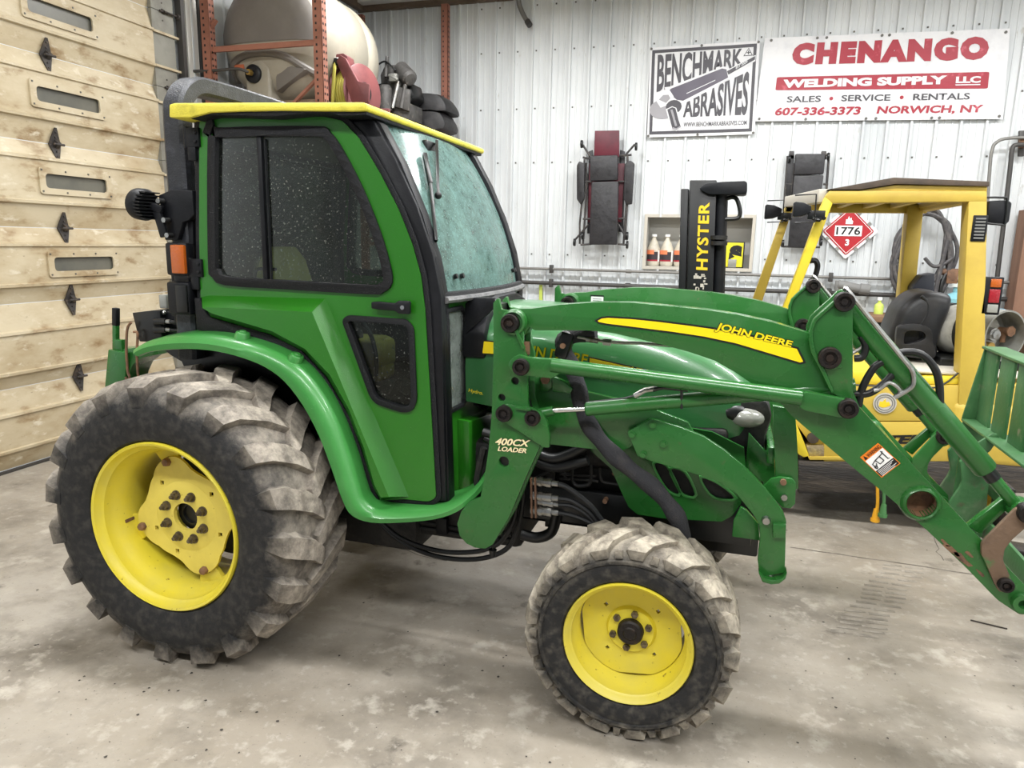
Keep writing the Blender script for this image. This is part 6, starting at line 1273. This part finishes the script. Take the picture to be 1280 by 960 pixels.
# ---- niche contents
mat('jug_plastic', (206, 198, 180), .4, var=[((176, 170, 156), 7, .45, .7)]); mat('label_dark', (52, 44, 48), .5); mat('label_orange', (232, 128, 84), .5)
for k, px_ in enumerate((816, 832.5, 850)):
    p = PY(px_, 332, YB + .13); p.z = NZ0 + .001; s_ = .083
    J = thing('jug', p, ('clear jug with orange and black label at the niche end', 'clear jug with orange and black label between two other jugs', 'clear jug half hidden by the forklift mast')[k], 'jug', 'jugs in the wall niche')
    b = B(); rg = []
    for z, f in ((0, .80), (.012, .92), (.05, .95), (.17, .95), (.20, .90), (.26, .62), (.315, .30), (.33, .25), (.345, .25)): rg.append([p + Vector((s_ * f * math.cos(t) * (1 if abs(math.cos(t)) > .5 else 1), s_ * f * math.sin(t) * .85, z)) for t in [2 * PI * i / 16 for i in range(16)]])
    b.loft(rg); b.out('bottle', 'jug_plastic', J)
    b = B(); b.cyl(p + Vector((0, 0, .343)), p + Vector((0, 0, .37)), .03, n=12); b.out('cap', 'white_print', J)
    def lab(z0, z1, a0, a1, m, rr, nm):
        b = B(); n_ = 8
        for i in range(n_):
            t0, t1 = a0 + (a1 - a0) * i / n_, a0 + (a1 - a0) * (i + 1) / n_
            q = [p + Vector((s_ * rr * math.cos(t), s_ * rr * .85 * math.sin(t), z)) for t, z in ((t0, z0), (t1, z0), (t1, z1), (t0, z1))]; b.poly(q)
        b.out(nm, m, J)
    lab(.055, .165, -PI * .93, -PI * .25, 'label_dark', .962, 'label'); lab(.135, .185, -PI * .90, -PI * .45, 'label_orange', .975, 'label_top'); lab(.055, .072, -PI * .93, -PI * .25, 'banner_red', .975, 'label_stripe'); lab(.05, .18, -PI * .24, -PI * .12, 'white_print', .962, 'label_side')
mat('sign_yellow', (226, 216, 44), .45)
a, c = PY(899, 304, YB + .08), PY(929, 333, YB + .08)
SG = thing('sign_board', ((a.x + c.x) / 2, YB + .1, NZ0), 'small yellow and black letter sign leaning in the wall niche', 'sign')
x0, x1 = a.x - .02, c.x; b = B(); b.bb((x0 - .05, YB + .09, NZ0), (x1, YB + .11, NZ0 + .30)); b.out('backing', 'black_print', SG, bevel=.003)
b = B(); b.bb((x0 - .04, YB + .084, NZ0 + .012), (x1 - .014, YB + .09, NZ0 + .288)); b.out('face', 'sign_yellow', SG, smooth=0)
text('lettering', 'S', [Vector((x1 - .175, YB + .083, NZ0 + .07)), Vector((x1 - .03, YB + .083, NZ0 + .07)), Vector((x1 - .02, YB + .083, NZ0 + .26)), Vector((x1 - .16, YB + .083, NZ0 + .26))], 'black_print', SG, bold=.10, depth=.002)
text('lettering', '&', [Vector((x0 - .035, YB + .083, NZ0 + .13)), Vector((x0 + .04, YB + .083, NZ0 + .13)), Vector((x0 + .045, YB + .083, NZ0 + .24)), Vector((x0 - .03, YB + .083, NZ0 + .24))], 'black_print', SG, bold=.06, depth=.002)
b = B(); b.bb((x1 - .17, YB + .06, NZ0 + .005), (x1 - .08, YB + .083, NZ0 + .10)); b.out('card', 'galv', SG, bevel=.002)
# ---- air pipes along the wall
for lab, yA, yB_, xA, xB, r, m_ in (('thin grey pipe running along the wall, above a thicker dark pipe', 335.5, 352, 655, 1262, .016, 'pipe_grey'), ('thick dark pipe along the wall, under the thin grey pipe', 353.5, 371, 655, 1262, .024, 'pipe_dark')):
    z = PY(745, yA + 2.4, YW - .05).z; xa_ = PY(620, yA, YW).x; xe = PY(xB, yB_, YW).x
    t = thing('air_pipe', (xa_, YW - .05, z), lab, 'pipe'); b = B(); b.cyl((xa_, YW - .045, z), (xe, YW - .045, z), r, n=12); b.out('pipe', m_, t)
    for px_ in (690, 1038): 
        x = PY(px_, 345, YW).x; b = B(); b.bb((x - .02, YW - .075, z - .05), (x + .02, YW + .0, z + .05)); b.out('pipe_bracket', 'pipe_dark', t, bevel=.004)
    for px_ in (786, 868, 1150):
        x = PY(px_, 345, YW).x; b = B(); b.cyl((x - .03, YW - .045, z), (x + .03, YW - .045, z), r * 1.5, n=10); b.out('coupling', m_, t)
# conduit stub at the top of the wall, and two pipes at the right
p = [wq(650, -14, .05), wq(650, 4, .05), wq(653, 14, .05), wq(658, 24, .06), wq(664, 33, .09)]
t = thing('conduit', p[-1], 'grey bent conduit stub below the ceiling trim', 'conduit'); b = B(); b.tube(p, .028, 10, sm=4); b.out('pipe', 'pipe_grey', t); b = B(); b.cyl(p[-1] + (p[-1] - p[-2]).normalized() * -.05, p[-1] + (p[-1] - p[-2]).normalized() * .02, .035, n=12); b.out('end_bush', 'pipe_dark', t)
for lab, pts, r, m_ in (('grey conduit bending into the wall bracket', ((1282, 174), (1255, 175), (1242, 179), (1235, 190), (1231, 230), (1218, 420), (1212, 520)), .016, 'pipe_grey'), ('dark rubber hose hanging from the wall bracket', ((1278, 183), (1266, 183), (1260, 188), (1257, 215), (1247, 300), (1240, 360), (1232, 450)), .022, 'pipe_dark')):
    P_ = [wq(*q, .12) for q in pts]; t = thing('conduit', P_[-1], lab, 'conduit'); b = B(); b.tube(P_, r, 10, sm=4); b.out('pipe', m_, t)
t = thing('wall_bracket', wq(1276, 196, .05), 'rusty pipe bracket where the two conduits turn', 'bracket'); wbox(t, 'plate', 'pipe_dark', [(1272, 164), (1279, 164), (1278, 196), (1271, 196)], .01, .05); wbox(t, 'clamp', 'rusty_steel', [(1270, 174), (1282, 174), (1282, 186), (1270, 186)], .05, .10)
# ---- coiled hose on a peg
mat('cable_grey', (70, 68, 70), .55, var=[((98, 94, 92), 18, .45, .7)])
CH = thing('coiled_hose', wq(1152, 388, .1), 'grey hose coiled on a peg behind the forklift', 'hose'); random.seed(11)
for k in range(9):
    P_ = []
    w1, h1_, ox, oz = 29 + random.random() * 9, 44 + random.random() * 16, random.random() * 6 - 3, random.random() * 3
    for i in range(22):
        t = 2 * PI * i / 22; P_.append(wq(1156 + ox + w1 * math.sin(t) * (1 + .10 * math.sin(3 * t + k)) - 6 * (1 - math.cos(t)), 264 + oz + h1_ * (1 - math.cos(t)) + 3 * math.sin(4 * t + k), .12 + .018 * (k % 4)))
    b = B(); b.tube(P_, .021, 8, closed=True, sm=2); b.out('hose_loop', 'cable_grey', CH)
b = B(); b.tube([wq(*p, .20) for p in ((1178, 300), (1172, 325), (1166, 350), (1162, 372))], .022, 8, sm=4); b.tube([wq(*p, .20) for p in ((1150, 322), (1160, 332), (1172, 330), (1184, 322))], .018, 8, sm=4); b.out('hose_tail', 'cable_grey', CH)
b = B(); b.cyl(wq(1162, 262, .004), wq(1162, 260, .22), .03, n=10); b.out('peg', 'pipe_dark', CH)
# ---- bench behind the forklift with a few oddments
mat('bench_wood', (132, 100, 74), .7, var=[((104, 80, 60), 8, .4, .7)], stretch=(.4, 1, 1))
z = PY(1100, 392, 8.2).z; xa_, xe = PY(1062, 392, 8.3).x, PY(1300, 392, 8.3).x
WB = thing('workbench', ((xa_ + xe) / 2, 8.3, 0), 'wooden topped workbench behind the forklift', 'workbench')
b = B(); b.bb((xa_, 7.86, z - .06), (xe, 8.38, z)); b.out('worktop', 'bench_wood', WB, bevel=.004)
b = B(); b.bb((xa_ + .02, 7.90, z - .20), (xe, 7.93, z - .06)); b.out('apron', 'black_satin', WB)
for x in (xa_ + .06, xe - .1):
    for y in (7.94, 8.32): b = B(); b.bb((x - .04, y - .04, 0), (x + .04, y + .04, z - .06)); b.out('leg', 'bench_wood', WB)
def bottle(px_, hgt, r, lab, m_, m2, cat='bottle', y=8.15):
    p = PY(px_, 390, y); p.z = z; t = thing('spray_bottle' if cat != 'can' else 'spray_can', p, lab, cat); b = B(); b.lathe([(.0001, 0), (r, 0), (r, hgt * .62), (r * .8, hgt * .72), (r * .35, hgt * .82), (r * .35, hgt)], p, (0, 0, 1), 16); b.out('body', m_, t); b = B(); b.cyl(p + Vector((0, 0, hgt)), p + Vector((0, 0, hgt + .03)), r * .5, n=12); b.out('cap', m2, t)
mat('can_lime', (190, 206, 96), .4); mat('fluid_teal', (124, 176, 186), .3); mat('fluid_pale', (206, 214, 212), .3)
bottle(1098, .14, .045, 'lime green spray can on the workbench', 'can_lime', 'white_print', 'can'); bottle(1121, .12, .05, 'teal capped bottle on the workbench beside the seat', 'fluid_teal', 'white_print'); bottle(1194, .30, .13, 'pale bottle of teal fluid behind the gas bottle', 'fluid_teal', 'fluid_pale')
p = PY(1189, 346, 8.50); t = thing('air_regulator', p + Vector((0, 0, -.15)), 'brass air regulator with hoses on the wall pipe', 'regulator'); b = B(); b.box(p, (.10, .10, .14)); b.cyl(p + Vector((-.1, 0, .05)), p + Vector((.14, 0, .05)), .035, n=12); b.cyl(p + Vector((0, 0, .05)), p + Vector((0, .09, .05)), .02, n=8); b.out('body', 'rusty_steel', t, bevel=.012)
b = B(); b.tube([p + Vector((.1, -.02, .04)), p + Vector((.18, -.04, -.05)), p + Vector((.2, -.04, -.25)), p + Vector((.16, -.04, -.5))], .022, 8, sm=4); b.tube([p + Vector((-.06, -.02, .02)), p + Vector((-.09, -.04, -.1)), p + Vector((-.07, -.04, -.35))], .018, 8, sm=4); b.out('hose', 'hose_black', t)
p = PY(1062, 358, 8.5); t = thing('pipe_valve', p - Vector((0, 0, .06)), 'grey valve fitting on the pipes behind the loader knuckle', 'valve'); b = B(); b.cyl(p + Vector((-.12, 0, .02)), p + Vector((.14, 0, -.03)), .05, n=12); b.cyl(p + Vector((.1, 0, -.02)), p + Vector((.2, 0, -.03)), .06, n=12); b.cyl(p + Vector((-.12, 0, -.06)), p + Vector((-.12, 0, .06)), .03, n=10); b.cyl(p + Vector((0, 0, 0)), p + Vector((0, .19, 0)), .02, n=8); b.out('body', 'grey_trim', t, bevel=.008)
# masking strip on the wall
t = wbox(None, 'tape_strip', 'can_lime', [(674, 356), (678, 356), (678, 380), (674, 380)], -.002, .003, 0); t['label'] = 'lime green tape strip stuck upright on the wall'; t['category'] = 'tape'
# ================================================================== PALLET RACK WITH TANK, REEL, ENGINE
mat('rack_orange', (150, 98, 80), .6, var=[((128, 82, 66), 5, .45, .7), ((170, 76, 50), 1.3, .64, .72)], bump=.05, bs=60); mat('rack_wood', (128, 108, 88), .75, var=[((96, 80, 66), 7, .4, .65)], stretch=(3, .3, 1))
XA, XB2, YA, YE = -4.55, -3.44, 5.66, 8.42; ZS = 2.80
RK = thing('pallet_rack', ((XA + XB2) / 2, (YA + YE) / 2, 0), 'orange pallet rack in the corner carrying a pale tank', 'rack')
def upright(x, y, top, sgn):
    w_, d_ = .085, .075; b = B()
    b.bb((x - w_ / 2, y - d_ / 2, 0), (x + w_ / 2, y - d_ / 2 + .004, top)); b.bb((x - w_ / 2, y - d_ / 2, 0), (x - w_ / 2 + .004, y + d_ / 2, top)); b.bb((x + w_ / 2 - .004, y - d_ / 2, 0), (x + w_ / 2, y + d_ / 2, top)); u_ = b.out('upright', 'rack_orange', RK, smooth=0)
    b = B(); zz = .1
    while zz < top - .03: b.box((x - .012, y - d_ / 2 - .001, zz), (.014, .004, .018)); b.box((x + w_ / 2 + .001, y - .015, zz), (.004, .014, .018)); b.box((x + w_ / 2 + .001, y + .02, zz), (.004, .012, .018)); zz += .055
    b.out('slot_row', 'black_print', u_, smooth=0, kind='stuff')
for x, y, top in ((XA, YA, 4.4), (XB2, YA, 4.4), (XA, YE, 4.32), (XB2, YE, 4.36)): upright(x, y, top, 1)
for y in (YA, YE):
    for z_ in (.4, 1.6, 3.26): b = B(); b.bb((XA, y - .012, z_ - .022), (XB2, y + .012, z_ + .022)); b.out('brace', 'rack_orange', RK)
    for z0_, z1_ in ((.4, 1.6), (1.6, 2.5), (2.5, 3.02)): b = B(); b.bar((XA if z0_ < 2 else -4.1, y + .02, z0_), (XB2, y + .02, z1_), .022, .032, (0, 1, 0)); b.out('diagonal_brace', 'rack_orange', RK)
b = B(); b.bar((XA, YA - .0, 3.40), (XA + .09, YA - .0, 3.50), .022, .035, (0, 1, 0)); b.out('brace_stub', 'rack_orange', RK)
for x in (XA, XB2):
    for z_ in (ZS, 1.25): b = B(); b.bb((x - .025, YA, z_ - .12), (x + .025, YE, z_)); b.out('shelf_beam', 'rack_orange', RK, bevel=.004)
yy = YA + .02; pk = None
while yy < YE - .15:
    if pk is None: b = B(); b.bb((XA + .03, yy, ZS - .035), (XB2 + .02, yy + .14, ZS)); pk = b.out('shelf_plank', 'rack_wood', RK, bevel=.003); y00 = yy
    else: dup(pk, (0, yy - y00, 0)); 
    yy += .15
b = B(); b.bb((XA + .05, YA + .05, ZS), (XB2 - .04, YE - .2, ZS + .025)); b.out('shelf_board', 'rack_wood', RK)
# the tank
mat('tank_poly', (154, 148, 134), .45, var=[((138, 131, 117), 2.2, .42, .66), ((150, 140, 124), 9, .62, .76)], bump=.05, bs=20)
mat('tank_grey', (108, 103, 98), .55, var=[((120, 115, 109), 3, .42, .66)])
TX, TZ, TY, TR_ = -4.085, 3.40, 5.80, .575
TK = thing('liquid_tank', (TX, TY + .74, ZS + .026), 'large off-white plastic liquid tank lying on the rack shelf', 'tank')
prof = [(.0001, .0), (.20, .0), (.34, .012), (.44, .05), (.52, .13), (.565, .26), (.575, .42), (.575, .86), (.560, .875), (.560, .905), (.575, .92), (.575, 1.0), (.55, 1.12), (.48, 1.26), (.36, 1.36), (.20, 1.41), (.0001, 1.42)]
b = B(); b.lathe([(r * (.975), h) for r, h in prof], (TX, TY, TZ), (0, 1, 0), 56); b.out('shell', 'tank_poly', TK, smooth=60)
# moulded end: greyer upper patch, lip above the sump, sump block, recess
def face_y(x, z):
    r = math.hypot(x - TX, z - TZ)
    for (r0, h0), (r1, h1_) in zip(prof, prof[1:]):
        if r0 <= r <= r1: return TY + h0 + (h1_ - h0) * (r - r0) / (r1 - r0 + 1e-9)
    return TY + .42
def endpatch(pts, m, nm, lift):
    P2 = [Vector(p) for p in pts]; n_ = len(P2); from mathutils.geometry import delaunay_2d_cdt as cdt
    g = [Vector((TX - .56 + .05 * i, TZ - .56 + .05 * j)) for i in range(24) for j in range(24)]
    r = cdt(P2 + g, [(i, (i + 1) % n_) for i in range(n_)], [list(range(n_))], 1, 1e-6); b = B(); vv = [b.v((p.x, face_y(p.x, p.y) - lift, p.y)) for p in r[0]]; used = set()
    for f in r[2]: b.face([vv[i] for i in f]); used.update(f)
    for i, v in enumerate(vv):
        if i not in used: b.bm.verts.remove(v)
    return b.out(nm, m, TK, smooth=60)
endpatch([(TX - .50 * math.cos(t) * 1.02, TZ - .06 + .6 * math.sin(t) * .9) if 0 < i < 16 else (TX - .50 * math.cos(t) * 1.02, TZ - .06) for i, t in enumerate([PI * i / 16 for i in range(17)])], 'tank_grey', 'grey_patch', .008)
arc = [(TX - .44, TZ - .33), (TX - .36, TZ - .23), (TX - .20, TZ - .165), (TX, TZ - .155), (TX + .20, TZ - .19), (TX + .36, TZ - .28), (TX + .44, TZ - .33)]
b = B(); pts = catmull([Vector((x, face_y(x, z) - .004, z)) for x, z in arc], 5); b.tube(pts, .032, 8, flat=1); b.out('moulded_lip', 'tank_grey', TK)
sp_ = PY(316, 92, TY - .02)
b = B(); b.loft([[Vector((sp_.x + x, TY + y, ZS + .026 + z)) for x, z in ((-.10, 0), (.16, 0), (.16, .30), (.06, .40), (-.10, .34))] for y in (.36, .0)]); b.out('sump_block', 'tank_poly', TK, bevel=.03, seg=3)
b = B(); b.prism([(sp_.x + .20, ZS + .12), (sp_.x + .52, ZS + .30), (sp_.x + .20, ZS + .37)], TY + .02, TY + .3); b.out('side_pocket', 'tank_grey', TK, bevel=.02)
b = B(); b.lathe([(.0001, .04), (.03, .04), (.034, .03), (.06, .03), (.078, .02), (.078, -.03)], (sp_.x, TY - .005, sp_.z), (0, -1, 0), 24); ft = b.out('outlet_fitting', 'black_plastic', TK)
b = B(); b.cyl((sp_.x, TY - .03, sp_.z), (sp_.x, TY - .09, sp_.z), .026, n=6); b.out('outlet_nut', 'brass', ft)
b = B(); b.tube([(sp_.x, TY - .09, sp_.z), PY(305, 88, TY - .12), PY(296, 86, TY - .14), PY(270, 88, TY - .16), PY(240, 89, TY - .18), PY(228, 89, TY - .2)], .013, 8, sm=3); b.out('outlet_pipe', 'pipe_dark', TK)
b = B(); q = PY(298, 83, TY); b.box((q.x, TY + .04, q.z), (.10, .06, .035)); b.out('tank_label', 'gas_rust', TK)
# hose reel
mat('reel_red', (120, 66, 66), .5, var=[((98, 52, 54), 6, .45, .7)]); mat('hose_lime', (196, 188, 84), .5)
YR = 6.20
def rr(px_, py_, d=0): return PY(px_, py_, YR) + Vector((0, d, 0))
RL = thing('hose_reel', PY(450, 138, YR) + Vector((0, .1, -.1)), 'dusty red hose reel with lime hose beside the rack upright', 'hose reel')
def rpl(nm, m_, pts, d0, d1, bev=.004): b = B(); b.ext([(rr(*p).x, rr(*p).z) for p in pts], (0, YR + d0, 0), (1, 0, 0), (0, 0, 1), (0, d1 - d0, 0)); return b.out(nm, m_, RL, bevel=bev)
rpl('reel_arm', 'reel_red', [(436, 74), (443, 78), (458, 106), (472, 110), (471, 132), (452, 136), (446, 118), (432, 82)], -.16, -.13)
rpl('guide_head', 'reel_red', [(421, 72), (436, 70), (441, 74), (443, 84), (432, 87), (422, 86)], -.10, .02)
cc = rr(450, 110, .06); b = B(); b.lathe([(.06, .0), (.24, .0), (.25, -.008), (.24, -.015), (.06, -.015)], (cc.x, cc.y, cc.z - .03), (.97, -.24, 0), 32, closed=True); b.out('reel_disc', 'reel_red', RL)
b = B(); b.lathe([(.06, -.18), (.24, -.18), (.25, -.188), (.24, -.195), (.06, -.195)], (cc.x, cc.y, cc.z - .03), (.97, -.24, 0), 32, closed=True); b.out('reel_disc', 'reel_red', RL)
b = B(); b.lathe([(.05, .02), (.09, .02), (.09, -.02), (.05, -.02)], (cc.x, cc.y - .0, cc.z - .03), (.97, -.24, 0), 24, closed=True); b.lathe([(.10, -.02), (.10, -.18)], (cc.x, cc.y, cc.z - .03), (.97, -.24, 0), 24); b.out('reel_hub', 'black_satin', RL)
adv = Vector((.97, -.24, 0)).normalized()
for k in range(5):
    h = -.035 - .030 * k; u, v_ = B().frame(adv); b = B(); b.tube([Vector((cc.x, cc.y, cc.z - .03)) + adv * h + (u * math.cos(2 * PI * i / 28) + v_ * math.sin(2 * PI * i / 28)) * .205 for i in range(28)], .014, 8, closed=True); b.out('hose_turn', 'hose_lime', RL)
b = B(); b.tube([rr(427, 82, -.11), rr(427, 95, -.13), rr(426, 125, -.14), rr(426, 150, -.14)], .015, 8, sm=3); b.out('hose_end', 'hose_lime', RL)
b = B(); p = rr(428, 80, -.105); b.box(p, (.09, .03, .06)); b.out('hose_stop', 'white_print', RL, bevel=.008)
b = B(); p = rr(428, 81, -.125); b.cyl(p, p + Vector((0, .03, 0)), .034, n=14); b.out('stop_ball', 'black_satin', RL, bevel=.006)
rpl('reel_base', 'reel_red', [(408, 105), (425, 105), (440, 130), (472, 130), (472, 142), (408, 142)], .22, .26)
b = B(); b.tube([PY(*p, YR + .05) for p in ((385, 88), (395, 82), (408, 78), (420, 86))] , .008, 8, sm=4); b.out('supply_hose', 'hose_black', RL)
# small engine on a stand
mat('motor_grey', (84, 82, 80), .6, .2, var=[((54, 52, 50), 9, .42, .66), ((122, 116, 108), 20, .58, .72)], bump=.3, bs=40)
YG = 7.40
def gg(px_, py_, d=0): return PY(px_, py_, YG) + Vector((0, d, 0))
EN = thing('engine', gg(492, 142) + Vector((0, .15, -.08)), 'small grey motor with tanks and hoses on the rack, beside the reel', 'engine')
for nm, pts, d0, d1 in (('crankcase', [(472, 92), (478, 80), (494, 79), (500, 96), (498, 118), (474, 116)], .05, .35), ('blower_housing', [(472, 102), (508, 100), (512, 118), (500, 130), (474, 122)], .1, .4), ('side_frame', [(496, 108), (514, 112), (512, 140), (494, 134)], -.02, .02), ('mount_block', [(470, 128), (512, 128), (512, 150), (470, 150)], .02, .35)):
    b = B(); b.ext([(gg(*p).x, gg(*p).z) for p in pts], (0, YG + d0, 0), (1, 0, 0), (0, 0, 1), (0, d1 - d0, 0)); b.out(nm, 'motor_grey' if nm != 'blower_housing' else 'black_satin', EN, bevel=.02)
a, c = gg(496, 84, .1), gg(512, 98, .0); b = B(); d = (c - a).normalized(); L_ = (c - a).length; b.lathe([(.0001, -.03), (.06, -.025), (.085, 0), (.085, L_), (.06, L_ + .025), (.0001, L_ + .03)], a, d, 24); b.out('fuel_tank', 'motor_grey', EN)
p = gg(483, 122, -.03); b = B(); b.lathe([(.0001, .13), (.05, .12), (.075, .09), (.08, .06), (.08, -.14)], p, (0, 0, 1), 22); b.out('air_cleaner', 'motor_grey', EN)
for a, c, r, m_ in (((484, 97), (484, 71), .02, 'motor_grey'), ((492, 136), (498, 102), .03, 'steel'), ((503, 136), (507, 104), .022, 'motor_grey')):
    b = B(); b.cyl(gg(*a, -.03), gg(*c, .0), r, n=12); b.out('upright_pipe', m_, EN)
b = B(); b.box(gg(494, 98, -.03), (.09, .06, .08)); b.cyl(gg(488, 95, -.04), gg(500, 101, -.05), .02, n=8); b.out('carburettor', 'galv', EN, bevel=.01)
b = B(); b.tube([gg(464, 106, -.03), gg(470, 88, -.04), gg(482, 78, -.04), gg(492, 84, -.06), gg(498, 90, -.06)], .010, 8, sm=5); b.tube([gg(464, 104, -.04), gg(476, 108, -.06), gg(488, 104, -.06)], .012, 8, sm=4); b.out('motor_hose', 'hose_black', EN)
# tool bags at the far end of the shelf
mat('bag_black', (34, 33, 34), .55, var=[((60, 56, 56), 6, .5, .72)], bump=.35, bs=14)
YP = 7.84
for lab, o, zsc in (('folded black tarpaulin bundle on the rack, upper of two', [(508, 121), (514, 115), (544, 116), (556, 126), (558, 138), (540, 136.5), (508, 136)], 1), ('slack black bag on the rack under the tarpaulin bundle', [(508, 142), (514, 139), (536, 137), (552, 141), (556, 160), (520, 164), (506, 160)], 1)):
    O = sm2([(PY(*p, YP).x, PY(*p, YP).z) for p in o], 3, True); cx_, cz_ = sum(p[0] for p in O) / len(O), sum(p[1] for p in O) / len(O); lo = min(p[1] for p in O)
    b = B(); b.loft([[Vector((cx_ + (x - cx_) * f, YP + y, lo + (z - lo) * f)) for x, z in O] for y, f in ((-.02, .70), (0, .93), (.10, 1.0), (.32, .99), (.44, .9), (.48, .65))]); bo_ = b.out('bag_bundle', 'bag_black', None, smooth=50, label=lab, cat='bag')
